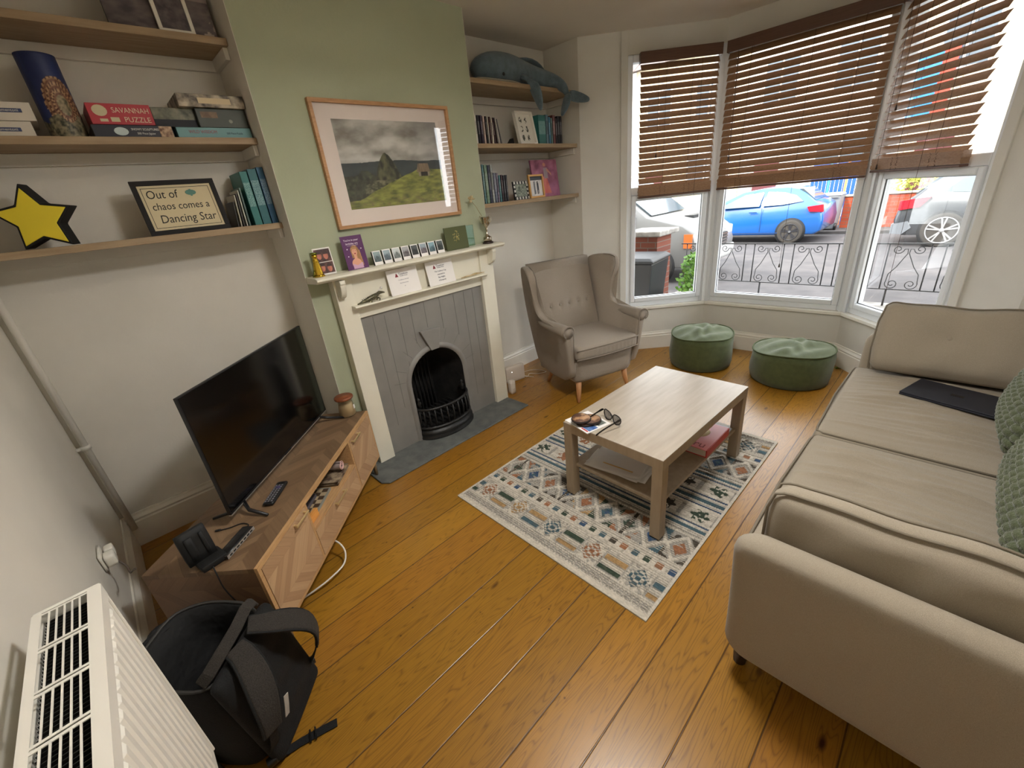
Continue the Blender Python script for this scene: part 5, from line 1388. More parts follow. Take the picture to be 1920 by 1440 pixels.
for w_, h, c, lb in bl: book(x, w_, h, .14, z, .07, c, lb, 0, 'books on the lowest right shelf', c2=tuple(min(255, q+36) for q in c)); x += w_+.0065
def frame_on(name, label, x0, x1, y, z, h, lean, fw, mfr, inner, dep=.015, rz=0, group=None):
    t, hw = standing(name, label, 'photo frame', x0, x1, y, z, h, dep, lean, None, group, rz)
    mb = MB()
    for a in ((-hw, hw, 0, fw), (-hw, hw, h-fw, h), (-hw, -hw+fw, fw, h-fw), (hw-fw, hw, fw, h-fw)): mb.box(a[0], a[1], 0, dep, a[2], a[3])
    mb.build('frame', mfr, t, bevel=.0012)
    mb = MB(); mb.box(-hw+fw*.9, hw-fw*.9, dep-.004, dep, fw*.9, h-fw*.9); mb.build('backing', M_paper, t)
    Mf = Matrix.Translation((0, dep-.0055, h/2)) @ Matrix.Rotation(PI/2, 4, 'X')
    picture('photo', 2*(hw-fw), h-2*fw, 40, 50, inner, M_print, t, Mf, world=False)
    return t, hw
def wl(u, v): return np.zeros(u.shape+(3,))+c3((214, 208, 196))
def six(u, v):
    img = np.zeros(u.shape+(3,))+c3((224, 220, 208))
    for cx_ in (.32, .66):
        for cy_ in (.20, .5, .80):
            r = np.hypot((u-cx_)*1.25, (v-cy_)); m = (vnoise(u*22, v*22, int(cx_*9+cy_*20)) > .42) & (r < .105)
            img = np.where(m[..., None], c3((70, 72, 58)), img)
    return img
t, hw = standing('framed_photo', 'white deep box frame with small black prints leaning on the middle right shelf', 'photo frame', 1.838, 2.030, .075, RS[1], .235, .03, .22, None)
mb = MB()
for a in ((-hw, hw, 0, .014), (-hw, hw, .218, .232), (-hw, -hw+.014, .014, .218), (hw-.014, hw, .014, .218)): mb.box(a[0], a[1], 0, .03, a[2], a[3])
mb.build('frame', M_gloss, t, bevel=.001)
mb = MB(); mb.box(-hw+.012, hw-.012, .022, .029, .012, .22); mb.build('backing', M_paper, t)
picture('print', 2*hw-.026, .206, 60, 70, six, M_print, t, Matrix.Translation((0, .0215, .116)) @ Matrix.Rotation(PI/2, 4, 'X'), world=False)
def mosaic(u, v):
    img = mixc(c3((70, 82, 74)), c3((164, 172, 156)), vnoise(u*12, v*12, 4)); return img
t, hw = standing('framed_photo', 'small black and white striped mosaic photo frame on the lowest right shelf', 'photo frame', 1.716, 1.878, .07, RS[0], .13, .01, .12, None)
mb = MB(); mb.box(-hw, hw, .001, .012, 0, .132); mb.build('frame', flat((24, 24, 26)), t)
mb = MB()
for i in range(5):
    xx = -hw+.006+i*.033; mb.box(xx, xx+.017, -.001, .0009, .112, .130); mb.box(xx+.008, xx+.025, -.001, .0009, .002, .020)
for i in range(3):
    zz = .026+i*.030; mb.box(-hw+.002, -hw+.018, -.001, .0009, zz, zz+.016); mb.box(hw-.018, hw-.002, -.001, .0009, zz+.008, zz+.024)
mb.build('white_tiles', flat((206, 204, 196), .3), t)
picture('photo', 2*hw-.044, .088, 30, 30, mosaic, M_print, t, Matrix.Translation((0, .0004, .066)) @ Matrix.Rotation(PI/2, 4, 'X'), world=False)
def couple(u, v):
    img = mixc(c3((196, 196, 200)), c3((226, 224, 222)), vnoise(u*5, v*5, 2))
    img = np.where((v > .80)[..., None], c3((52, 58, 66)), img)
    for cx_, k in ((.62, 1.0), (.36, .8)):
        b = ((np.abs(u-cx_) < .075*k) & (v > .30) & (v < .66)) | ((np.abs(u-cx_+.03) < .03) & (v > .10) & (v <= .30)) | ((np.abs(u-cx_-.05) < .028) & (v > .12) & (v <= .30)) | (np.hypot(u-cx_, (v-.71)*1.3) < .06)
        img = np.where(b[..., None], c3((44, 46, 56)) if k == 1.0 else c3((104, 108, 116)), img)
    return img
frame_on('framed_photo', 'gold framed photo of two small figures, in front of the painted canvas', 1.880, 2.052, .055, RS[0], .172, .10, .014, mat('gold_leaf_frame', (190, 142, 78), .4, metal=.4), couple)
def paint(u, v):
    n = fbm(u*5, v*5, 5, 4); img = mixc(c3((104, 36, 62)), c3((184, 112, 138)), n*2-.35)
    img = mixc(img, c3((168, 104, 150)), (1-v)*.7*(fbm(u*4, v*4, 9, 3)*1.6))
    dress = (v < .55) & (v > .10) & (np.abs(u-(.48+.1*(.5-v))) < .07+.16*(.55-v)); img = np.where(dress[..., None], mixc(c3((196, 84, 78)), c3((216, 128, 118)), vnoise(u*20, v*8, 1)), img)
    body = (v >= .5) & (v < .78) & (np.abs(u-.52) < .075); img = np.where(body[..., None], c3((158, 140, 146)), img)
    head = np.hypot(u-.50, (v-.87)*1.15) < .055; img = np.where(head[..., None], c3((196, 130, 108)), img)
    arm = (np.abs(v-(.72-.9*(u-.6))) < .035) & (u > .56) & (u < .74); img = np.where(arm[..., None], c3((198, 138, 118)), img)
    return img
t, hw = standing('painted_canvas', 'pink and purple painted canvas of a dancing figure on the lowest right shelf', 'painting', 2.012, 2.335, .130, RS[0], .28, .016, .12, None)
mb = MB(); mb.box(-hw, hw, .001, .016, 0, .282); mb.build('stretcher', flat((128, 70, 92)), t)
picture('canvas', 2*hw, .282, 60, 60, paint, M_print, t, Matrix.Translation((0, .0004, .141)) @ Matrix.Rotation(PI/2, 4, 'X'), world=False)
t = thing('door_wedge', 'small black shape behind the white box frame on the middle right shelf', 'ornament', (1.80, .16, RS[1]+.0005)); mb = MB(); mb.prism([(-.03, 0), (.03, 0), (.02, .05)], -.02, .02, 'y'); mb.build('body', M_matte_k, t)

# whale toy lying along the top right shelf
wh = thing('toy_whale', 'blue grey soft toy whale lying along the top shelf of the right alcove', 'soft toy', (1.9, .15, RS[2]))
M_wh = mat('blue_grey_plush', (104, 122, 132), 0.95, c2=(86, 104, 114), nscale=25, bump=.5, bscale=200, sheen=.25)
M_whb = mat('pale_plush_belly', (170, 164, 150), 0.95, bump=.3, bscale=200)
zt_ = RS[2]
def skin(path, name, m, par, n=20, squash=None):
    """path: (x, y, z, rw, rh)"""
    P = [Vector(p[:3]) for p in path]; R = []
    for i, p in enumerate(path):
        d = (P[min(i+1, len(P)-1)]-P[max(i-1, 0)]).normalized(); up = Vector((0, 0, 1)) if abs(d.z) < .85 else Vector((-1, 0, .0)); s_ = d.cross(up).normalized(); u_ = s_.cross(d).normalized()
        R.append([P[i]+s_*math.cos(2*PI*k/n)*p[3]+u_*math.sin(2*PI*k/n)*p[4] for k in range(n)])
    mb = MB(); mb.smooth = True; mb.rings(R); return mb.build(name, m, par, world=True, subsurf=1)
skin([(1.535, .17, zt_+.060, .02, .02), (1.545, .17, zt_+.070, .060, .062), (1.58, .17, zt_+.088, .088, .084), (1.66, .17, zt_+.103, .108, .100), (1.76, .17, zt_+.108, .114, .105), (1.86, .175, zt_+.106, .112, .104), (1.96, .18, zt_+.098, .106, .096), (2.05, .17, zt_+.086, .096, .084), (2.13, .14, zt_+.074, .082, .072), (2.20, .10, zt_+.062, .068, .060), (2.25, .06, zt_+.046, .054, .048), (2.275, .018, zt_+.018, .044, .040), (2.285, -.012, zt_-.02, .036, .030), (2.285, -.030, zt_-.06, .030, .022)], 'body', M_wh, wh)
skin([(1.50, .15, zt_+.030, .03, .012), (1.60, .14, zt_+.018, .07, .017), (1.75, .13, zt_+.016, .08, .015), (1.88, .14, zt_+.014, .07, .013), (1.95, .15, zt_+.014, .03, .01)], 'belly', M_whb, wh)
skin([(1.90, .10, zt_+.06, .025, .025), (1.93, .04, zt_+.035, .045, .020), (1.945, .008, zt_-.01, .052, .018), (1.965, -.004, zt_-.07, .046, .016), (1.985, -.004, zt_-.13, .030, .012), (2.0, .002, zt_-.165, .010, .008)], 'flipper', M_wh, wh)
skin([(1.93, .22, zt_+.16, .02, .02), (2.0, .20, zt_+.195, .050, .018), (2.10, .19, zt_+.195, .062, .016), (2.20, .185, zt_+.165, .052, .014), (2.27, .18, zt_+.125, .022, .010)], 'flipper', M_wh, wh)
skin([(2.285, -.032, zt_-.045, .030, .018), (2.265, -.038, zt_-.09, .042, .017), (2.235, -.040, zt_-.14, .038, .015), (2.205, -.040, zt_-.18, .022, .012), (2.19, -.040, zt_-.20, .008, .008)], 'tail_fluke', M_wh, wh)
skin([(2.285, -.035, zt_-.045, .022, .028), (2.315, -.060, zt_-.065, .018, .040), (2.345, -.095, zt_-.080, .016, .036), (2.372, -.135, zt_-.095, .013, .026), (2.388, -.162, zt_-.106, .007, .012)], 'tail_fluke', M_wh, wh)
mb = MB(); mb.ell((1.70, .062, zt_+.052), (.011, .007, .010), 12, 8); W(mb, 'eye', mat('glossy_black_eye', (10, 10, 12), 0.08), wh)

# ------------------------------------------------------------------ left alcove, lowest shelf
z = LS[0]
st = thing('star_lamp', 'plain yellow five pointed star shaped lamp with a black case on the lowest left shelf', 'lamp', (-.882, .155, z+.0006)); st.rotation_euler = Euler((0, 0, math.radians(-20)))
def star(R_, r_, rot=0): return [((R_ if i % 2 == 0 else r_)*math.cos(PI/2+i*PI/5+rot), (R_ if i % 2 == 0 else r_)*math.sin(PI/2+i*PI/5+rot)) for i in range(10)]
sy = .1063
mb = MB(); mb.prism([(a, b+sy) for a, b in star(.130, .070, .0)], 0, .07, 'y'); mb.build('case', M_matte_k, st, bevel=.004)
mb = MB(); mb.prism([(a, b+sy) for a, b in star(.114, .061, .0)], -.004, .0005, 'y'); mb.build('yellow_face', mat('yellow_diffuser', (236, 214, 52), 0.5), st, bevel=.003)
# quote sign
t, hw = standing('framed_quote_sign', 'black framed cream sign reading Out of chaos comes a Dancing Star', 'sign', -.549, -.228, .14, z, .225, .014, .20, None)
h = .232
mb = MB(); fw = .020
for a in ((-hw, hw, 0, fw), (-hw, hw, h-fw, h), (-hw, -hw+fw, fw, h-fw), (hw-fw, hw, fw, h-fw)): mb.box(a[0], a[1], 0, .014, a[2], a[3])
mb.build('frame', mat('black_picture_frame', (17, 13, 12), .75), t, bevel=.001)
mb = MB(); mb.box(-hw+.018, hw-.018, .006, .012, .018, h-.018); mb.build('sign_card', mat('cream_card', (206, 192, 156), .7), t)
mb = MB(); e = .030
for a in ((-hw+e, hw-e, e, e+.002), (-hw+e, hw-e, h-e-.002, h-e), (-hw+e, -hw+e+.002, e, h-e), (hw-e-.002, hw-e, e, h-e)): mb.box(a[0], a[1], .0052, .0058, a[2], a[3])
mb.build('printed_border', M_ink, t)
FM = Matrix.Rotation(PI/2, 4, 'X')
for s_, sz, xx, zz in (('Out of', .050, -.062, .172), ('chaos comes a', .044, -.004, .121), ('Dancing Star', .050, .006, .066)):
    text(s_, sz, M_ink, t, Matrix.Translation((xx, .0054, zz)) @ FM, world=False, font_shear=.12, sx=.86)
mb = MB(); mb.ell((.052, .0052, .176), (.022, .0006, .012), 14, 6); mb.box(.048, .056, .0046, .0052, .16, .19); mb.build('green_motif', flat((84, 132, 120)), t)
# teal folders and thin books
for x0, w_, h, c, lb, ln in ((-.118, .034, .245, (42, 116, 112), 'light teal ring folder on the lowest left shelf', 0), (-.080, .040, .255, (34, 98, 104), 'dark teal folder in the middle of the lowest left shelf folders', 0), (-.036, .030, .262, (40, 88, 122), 'blue folder against the chimney side on the lowest left shelf', 0)):
    book(x0, w_, h, .19, z, .135, c, lb, ln, 'teal folders on the lowest left shelf')
for x0, w_, h, c, lb, ln in ((-.198, .006, .115, (40, 36, 34), 'small dark booklet, leftmost beside the teal folders', .10), (-.184, .006, .145, (196, 188, 170), 'small cream booklet beside the teal folders', .08), (-.172, .007, .150, (60, 52, 48), 'small brown booklet beside the teal folders', .06), (-.158, .006, .165, (206, 202, 190), 'taller white booklet beside the teal folders', .04), (-.146, .008, .175, (88, 110, 104), 'grey green booklet touching the teal folders', .03)):
    book(x0, w_, h, .15, z, .14, c, lb, ln, 'thin booklets on the lowest left shelf')

# ------------------------------------------------------------------ left alcove, middle shelf: puzzles
z = LS[1]
def pbox(name, label, x0, x1, z0, z1, yf, dep, c, group='puzzle boxes on the middle left shelf', rz=0, c2=None, top=None):
    t = thing(name, label, 'puzzle box', ((x0+x1)/2, yf+dep/2, z0+.0006), rz, group)
    hw = (x1-x0)/2; mb = MB(); mb.box(-hw, hw, -dep/2, dep/2, 0, z1-z0-.001); mb.build('box', flat(c, .5, c2, 24), t, bevel=.0015)
    return t, hw, Matrix.Translation((0, -dep/2-.0004, (z1-z0)/2)) @ FM
M_lg = flat((206, 196, 160)); M_wh2 = flat((226, 224, 218))
t, hw, F = pbox('puzzle_box', 'lower of the two white puzzle boxes at the left end of the middle shelf', -1.06, -.762, z, z+.056, .15, .19, (214, 206, 192))
mb = MB(); mb.rbox(.040, .0006, .0065, .0005, 3, c=(.075, -.0955, .028)); mb.build('logo', flat((60, 72, 110)), t); text('Clementoni', .013, M_wh2, t, Matrix.Translation((.0, -.0007, .0)) @ F @ Matrix.Translation((.075, 0, .0003)), world=False)
t, hw, F = pbox('puzzle_box', 'upper of the two white puzzle boxes at the left end of the middle shelf', -1.05, -.742, z+.0568, z+.118, .15, .19, (216, 208, 194))
mb = MB(); mb.rbox(.040, .0006, .0065, .0005, 3, c=(.085, -.0955, .033)); mb.build('logo', flat((60, 72, 110)), t); text('Clementoni', .013, M_wh2, t, Matrix.Translation((.0, -.0007, .003)) @ F @ Matrix.Translation((.085, 0, .0003)), world=False)
# tube with the amphitheatre picture
tb = thing('puzzle_tube', 'tall blue cylinder printed with an ancient amphitheatre on the middle left shelf', 'tube', (-.664, .215, z+.0006))
def tubecol(u, v):
    img = mixc(c3((26, 38, 84)), c3((34, 50, 104)), vnoise(u*6, v*6, 1)); cxx, cyy = .36, .40
    r = np.hypot((u-cxx)*1.15, (v-cyy)*1.0)
    stone = mixc(c3((92, 48, 34)), c3((196, 158, 118)), (np.sin(r*80)*.5+.5)*.8+.2*vnoise(u*70, v*60, 3))
    arc = (np.sin(np.arctan2(v-cyy, (u-cxx)*1.15)*26) > .2) & ((r*12.7) % 1 < .55); stone = np.where(arc[..., None], c3((74, 38, 28)), stone)
    img = np.where(((r < .34) & (v > .10))[..., None], stone, img)
    img = np.where(((r < .12))[..., None], mixc(c3((60, 66, 44)), c3((176, 156, 120)), vnoise(u*40, v*40, 6)), img)
    low = v < .34-.25*np.abs(u-.36); img = np.where((low & (r > .2))[..., None], mixc(c3((44, 48, 34)), c3((170, 158, 126)), fbm(u*26, v*30, 8, 3)*1.7-.4), img)
    return img
def tubemesh():
    o = picture('printed_side', 1, 1, 90, 90, lambda u, v: tubecol((u*2.0) % 1.0, v), M_print, tb, Matrix.Identity(4), world=False)
    me = o.data; co = np.zeros(len(me.vertices)*3); me.vertices.foreach_get('co', co); co = co.reshape(-1, 3)
    a = (co[:, 0]+.5)*2*PI-2.35; zz = (co[:, 1]+.5)*.284; r = .0585
    co = np.stack([r*np.cos(a), r*np.sin(a), zz], -1); me.vertices.foreach_set('co', co.ravel()); me.update()
tubemesh()
mb = MB(); mb.lathe([(.0, .284), (.0588, .284), (.0588, .279), (.0575, .279), (.0575, .001), (0, .001)][::-1], 36); mb.build('tube_end', flat((30, 42, 92)), tb)
# red puzzle
t, hw, F = pbox('puzzle_box', 'red Savannah puzzle box standing on the black puzzle box', -.585, -.378, z+.0485, z+.124, .135, .20, (176, 44, 56))
mb = MB(); mb.ell((-.066, -.1003, .049), (.024, .0007, .020), 20, 8); mb.build('logo', M_lg, t)
text('SAVANNAH', .027, flat((222, 206, 176)), t, F @ Matrix.Translation((.034, .013, 0)), world=False, sx=.86)
text('PUZZLE', .027, flat((222, 206, 176)), t, F @ Matrix.Translation((.048, -.020, 0)), world=False, sx=.95)
mb = MB(); mb.box(-.075, -.050, -.1010, -.1004, .010, .020); mb.box(-.040, -.012, -.1010, -.1004, .010, .026); mb.build('piece_count', M_lg, t)
t, hw, F = pbox('puzzle_box', 'black Snowy Sculptures jigsaw box under the red puzzle box', -.595, -.326, z, z+.0475, .125, .22, (24, 26, 40))
mb = MB(); mb.ell((-.075+.03, -.1103, .023), (.024, .0007, .015), 20, 8); mb.build('logo', flat((190, 204, 204)), t)
text('SNOWY SCULPTURES', .0115, M_wh2, t, F @ Matrix.Translation((.037, .007, 0)), world=False, sx=.85)
text('500 Piece Jigsaw', .0105, M_wh2, t, F @ Matrix.Translation((.037, -.008, 0)), world=False, sx=.9)
mb = MB(); mb.box(.086, .132, -.1112, -.1104, .002, .044); mb.build('picture_patch', flat((196, 168, 138), .6, (92, 56, 38), 70), t)
t, hw, F = pbox('puzzle_box', 'pale blue jigsaw box at the right of the middle left shelf, lowest of its stack', -.312, -.010, z, z+.044, .125, .22, (104, 150, 152))
text('WILD WISDOM', .018, flat((150, 86, 92)), t, F @ Matrix.Translation((-.050, .003, 0)), world=False, sx=.9)
text('500 Piece Puzzle', .012, flat((48, 78, 88)), t, F @ Matrix.Translation((.078, -.002, 0)), world=False, sx=.85)
t, hw, F = pbox('puzzle_box', 'mottled dark green puzzle box between the red and grey boxes', -.374, -.216, z+.048, z+.122, .155, .19, (58, 64, 48), c2=(136, 134, 112))
mb = MB(); mb.box(-hw, hw, -.0954, -.0951, 0, .028); mb.build('dark_band', flat((24, 26, 34)), t)
t, hw, F = pbox('puzzle_box', 'dark grey green game box on the pale blue jigsaw box', -.214, -.012, z+.0445, z+.120, .130, .21, (62, 68, 60))
mb = MB(); mb.box(-.085, -.018, -.1056, -.1051, .038, .062); mb.build('label_patch', flat((140, 118, 96), .6, (112, 92, 74), 50), t)
mb = MB(); mb.ell((.030, -.1056, .026), (.009, .0006, .008), 12, 6); mb.build('emblem', flat((140, 144, 132)), t)
t, hw, F = pbox('puzzle_box', 'black and cream collage puzzle box on top of the stack nearest the chimney', -.272, -.006, z+.1212, z+.172, .115, .22, (46, 38, 32), c2=(186, 172, 148))
mb = MB(); mb.box(-.055, .075, -.1112, -.1102, .014, .036); mb.build('title_panel', flat((214, 196, 160)), t)
text('', .01, M_ink, t, F, world=False) if False else None

# ------------------------------------------------------------------ left alcove, top shelf
z = LS[2]
def street(u, v):
    img = mixc(c3((70, 62, 66)), c3((118, 106, 104)), fbm(u*10, v*14, 3, 4)*1.8-.4)
    img = np.where((v > .62)[..., None], c3((128, 118, 114)), img); img = np.where((np.abs(v-.60) < .03)[..., None], c3((146, 132, 126)), img)
    img = np.where(((v < .3) & (vnoise(u*26, v*26, 6) > .72) & (u > .6))[..., None], c3((176, 160, 148)), img); return img
t, hw = standing('canvas_print', 'purple grey street scene canvas at the back of the top left shelf', 'picture', -.40, -.02, .150, z, .24, .02, .06, None)
mb = MB(); mb.box(-hw, hw, .001, .018, 0, .24); mb.build('stretcher', flat((74, 66, 68)), t)
picture('canvas', 2*hw, .24, 80, 60, street, M_print, t, Matrix.Translation((0, .0004, .12)) @ Matrix.Rotation(PI/2, 4, 'X'), world=False)
t, hw = standing('framed_photo', 'white empty picture frame leaning before the street scene canvas', 'photo frame', -.242, -.112, .118, z, .18, .01, .10, None)
mb = MB(); h = .19; fw = .014
for a in ((-hw, hw, 0, fw), (-hw, hw, h-fw, h), (-hw, -hw+fw, fw, h-fw), (hw-fw, hw, fw, h-fw)): mb.box(a[0], a[1], 0, .012, a[2], a[3])
mb.build('frame', M_gloss, t, bevel=.001)
mb = MB(); mb.box(-hw+.012, hw-.012, .006, .010, .012, h-.012); mb.build('photo', flat((66, 58, 64), .5, (108, 98, 98), 30), t)

# ------------------------------------------------------------------ mantel things
z = MZ
def card(name, label, cat, x0, x1, y, h, lean, m, group=None, th=.0012, zz=None):
    t, hw = standing(name, label, cat, x0, x1, y, MZ if zz is None else zz, h, th, lean, None, group)
    mb = MB(); mb.box(-hw, hw, 0, th, 0, h); mb.build('card', m, t); return t, hw
def polo(k):
    pal = [((28, 44, 50), (140, 160, 164)), ((40, 54, 64), (150, 168, 178)), ((52, 64, 60), (198, 206, 206)), ((54, 34, 38), (170, 172, 176)), ((22, 24, 26), (76, 82, 84)), ((84, 56, 60), (150, 166, 176)), ((34, 54, 60), (136, 170, 184)), ((30, 34, 34), (90, 100, 100))][k]
    def f(u, v):
        n = fbm(u*5+k*7, v*5, k, 4); img = mixc(c3(pal[0]), c3(pal[1]), (v-.45)*2.0+n*.8)
        hill = v < .35+.3*np.exp(-((u-.5+.1*math.sin(k*2))/.25)**2)*(.6+.5*vnoise(u*6, u*0, k)); return np.where(hill[..., None], mixc(c3(pal[0]), c3(pal[1]), n*.5), img)
    return f
adj = ('first', 'second', 'third', 'fourth', 'fifth', 'sixth', 'seventh', 'eighth')
for k in range(8):
    x0 = .372+k*.0638
    t, hw = card('instant_photo', 'white bordered instant photo, %s of the eight in the row from the left' % adj[k], 'photo', x0, x0+.049, -.085, .080, .22, M_paper, 'row of instant photos on the mantel')
    t.rotation_euler = Euler((-.22, 0, math.radians(-6)))
    picture('print', .041, .056, 24, 28, polo(k), M_print, t, Matrix.Translation((0, -.0004, .046)) @ FM, world=False)
    mb = MB(); mb.box(-hw-.0012, -hw-.0002, .0, .018, 0, .078); mb.build('card_stand', flat((30, 32, 34)), t)
# birthday card
t, hw = card('birthday_card', 'purple birthday card with a drawn blonde smiling woman on the mantel', 'card', .210, .334, -.080, .178, .10, mat('purple_card', (88, 42, 92), .5), None)
def lady(u, v):
    img = np.zeros(u.shape+(3,))+c3((88, 42, 92)); hair = c3((176, 132, 88)); sk = c3((214, 158, 130))
    hm = (np.hypot((u-.50)/.20, (v-.56)/.17) < 1) | ((np.abs(u-(.62+.10*(.5-v))) < .13) & (v < .56) & (v > .08)) | ((np.abs(u-.36) < .05) & (v < .58) & (v > .33))
    img = np.where(hm[..., None], mixc(hair, c3((140, 98, 60)), vnoise(u*30, v*6, 2)), img)
    img = np.where(((np.abs(u-.48) < .07) & (v > .28) & (v < .45))[..., None], sk, img)
    img = np.where((np.hypot((u-.47)/.24, (v-.16)/.16) < 1)[..., None], sk, img)
    img = np.where(((np.abs(u-.50) < .25) & (v < .17) & (v < .10+.3*np.abs(u-.48)))[..., None], c3((196, 158, 184)), img)
    img = np.where((np.hypot((u-.48)/.125, (v-.52)/.115) < 1)[..., None], sk, img)
    img = np.where(((np.hypot((u-.48)/.15, (v-.62)/.05) < 1) & (v > .60))[..., None], hair, img)
    for ex in (.42, .54): img = np.where((np.hypot((u-ex)/.022, (v-.555)/.008) < 1)[..., None], c3((60, 40, 36)), img)
    img = np.where(((np.hypot((u-.485)/.045, (v-.478)/.028) < 1) & (v < .485))[..., None], c3((150, 34, 40)), img)
    for sx_, sy_ in ((.16, .62), (.84, .60), (.14, .40)): img = np.where((np.hypot((u-sx_)/.028, (v-sy_)/.02) < 1)[..., None], c3((222, 206, 224)), img)
    return img
picture('printed_front', .118, .172, 90, 120, lady, M_print, t, Matrix.Translation((.002, -.0004, .089)) @ FM, world=False)
M_lil = flat((236, 224, 238))
text("You're in your", .0145, M_lil, t, Matrix.Translation((-.004, -.0008, .155)) @ FM, world=False); text('birthday era', .0145, M_lil, t, Matrix.Translation((-.004, -.0008, .137)) @ FM, world=False)
mb = MB(); mb.box(-.034, .030, -.0012, -.0007, .1265, .1275); mb.build('underline', M_lil, t)
# photo strip card
def faces(u, v):
    img = mixc(c3((52, 28, 28)), c3((104, 66, 60)), fbm(u*6, v*6, 4, 3)*1.6-.3)
    for cx_, cy_ in ((.26, .74), (.68, .72), (.28, .24), (.72, .20)):
        img = np.where((np.hypot((u-cx_)/.15, (v-cy_)/.15) < 1)[..., None], mixc(c3((196, 124, 100)), c3((168, 94, 76)), vnoise(u*9, v*9, 2)), img)
        img = np.where(((np.hypot((u-cx_)/.17, (v-cy_-.10)/.11) < 1) & (v > cy_+.07))[..., None], c3((58, 34, 30)), img)
    return np.where((np.abs(v-.47) < .012)[..., None], c3((206, 198, 190)), img)
t, hw = card('photo_print', 'white bordered photo print of smiling faces behind the gold ornament', 'photo', .058, .152, -.055, .138, .12, M_paper)
picture('print', .084, .124, 50, 70, faces, M_print, t, Matrix.Translation((0, -.0004, .069)) @ FM, world=False)
# gold ornament
go = thing('gold_ornament', 'shiny gold ribbed bottle ornament at the left end of the mantel', 'ornament', (.045, -.085, MZ+.0005))
M_gold = mat('polished_gold', (214, 176, 62), 0.22, metal=1)
pr = [(.0, 0), (.026, 0), (.030, .004), (.024, .010)]
for i in range(9): a = .020-.0008*i*i*.15; pr += [(a, .012+i*.0075), (a+.003, .0158+i*.0075)]
pr += [(.013, .085), (.010, .095), (.014, .100), (.013, .112), (.0, .114)]
mb = MB(); mb.lathe(pr, 28); mb.build('body', M_gold, go)
mb = MB(); mb.tube([(-.020, 0, .012), (-.034, -.004, .005), (-.030, -.010, .018), (-.022, -.004, .036)], .003, n=6); mb.lathe([(0, 0), (.016, .002), (.018, .008), (0, .012)], 18, Matrix.Translation((0, 0, .112))); mb.build('trim', mat('green_gold', (120, 128, 50), 0.3, metal=.9), go)
# green card and glass block
t, hw = card('greeting_card', 'olive green card with gold sprig leaning on the mantel', 'card', .895, 1.078, -.080, .142, .08, mat('olive_card', (78, 84, 48), .6), th=.006)
mb = MB()
random.seed(8)
for i in range(22):
    a = random.uniform(0, 2*PI); r = random.uniform(.004, .042); x, zz_ = r*math.cos(a)*.8, .074+r*math.sin(a)
    mb.ell((x, -.0006, zz_), (.0022, .0004, .0040), 8, 5)
mb.tube([(-.006, -.0006, .045), (.0, -.0008, .07), (.004, -.0006, .10)], .0012, n=5)
mb.build('gold_sprig', mat('gold_foil', (196, 178, 112), .4, metal=.5), t)
gb = thing('glass_block', 'pale green glass plaque between the olive card and the trophy', 'ornament', (1.125, -.030, MZ+.0005))
mb = MB(); mb.box(-.045, .045, -.006, .006, 0, .135); mb.build('block', glass_mat('sea_green_glass', (.72, .88, .80), .08), gb, bevel=.002)
# trophy
tr = thing('trophy_cup', 'small two handled silver trophy cup at the right end of the mantel', 'trophy', (1.255, -.075, MZ+.0005))
M_silv = mat('tarnished_silver', (196, 186, 168), 0.2, metal=1)
mb = MB(); mb.lathe([(0, 0), (.038, 0), (.038, .010), (.034, .012), (0, .012)], 28); mb.build('plinth', mat('dark_plinth', (48, 30, 26), .4), tr)
mb = MB(); mb.lathe([(0, .012), (.030, .012), (.030, .040), (.028, .043), (.020, .046), (.012, .056), (.006, .072), (.005, .088), (.010, .094), (.005, .100), (.014, .112), (.028, .128), (.034, .150), (.036, .172), (.038, .174), (.034, .172), (.030, .150), (.020, .128), (0, .12)], 32); mb.build('cup', M_silv, tr, recalc=False)
for sg_ in (-1, 1):
    mb = MB(); mb.tube([Vector((sg_*x, 0, zz_)) for x, zz_ in ((.030, .132), (.044, .138), (.052, .155), (.052, .172), (.044, .184), (.040, .180), (.042, .172), (.037, .168))], .0022, n=6); mb.build('handle', M_silv, tr)
# dried flower in the cup
fl = thing('dried_flower', 'cream dried flower on a thin stem standing in the trophy cup', 'flower', (1.25, -.07, MZ+.135))
mb = MB(); mb.tube([(0, 0, 0), (-.02, .0, .05), (-.06, .0, .11), (-.088, 0, .142)], .0016, n=6); mb.build('stem', flat((150, 132, 98)), fl)
mb = MB(); random.seed(3)
for i in range(16):
    a = random.uniform(0, 2*PI); b = random.uniform(-.8, 1.2); d = Vector((math.cos(a)*math.cos(b), math.sin(a)*math.cos(b)*.6, math.sin(b))); c = Vector((-.095, 0, .158))
    s_ = d.orthogonal().normalized()*.007; q = d.cross(s_).normalized()*.007
    mb.add([c, c+d*.018+s_, c+d*.036, c+d*.018-s_], [(0, 1, 2, 3)]); mb.add([c, c+d*.016+q, c+d*.032, c+d*.016-q], [(0, 1, 2, 3)])
mb.build('petals', flat((206, 190, 150)), fl, recalc=False)
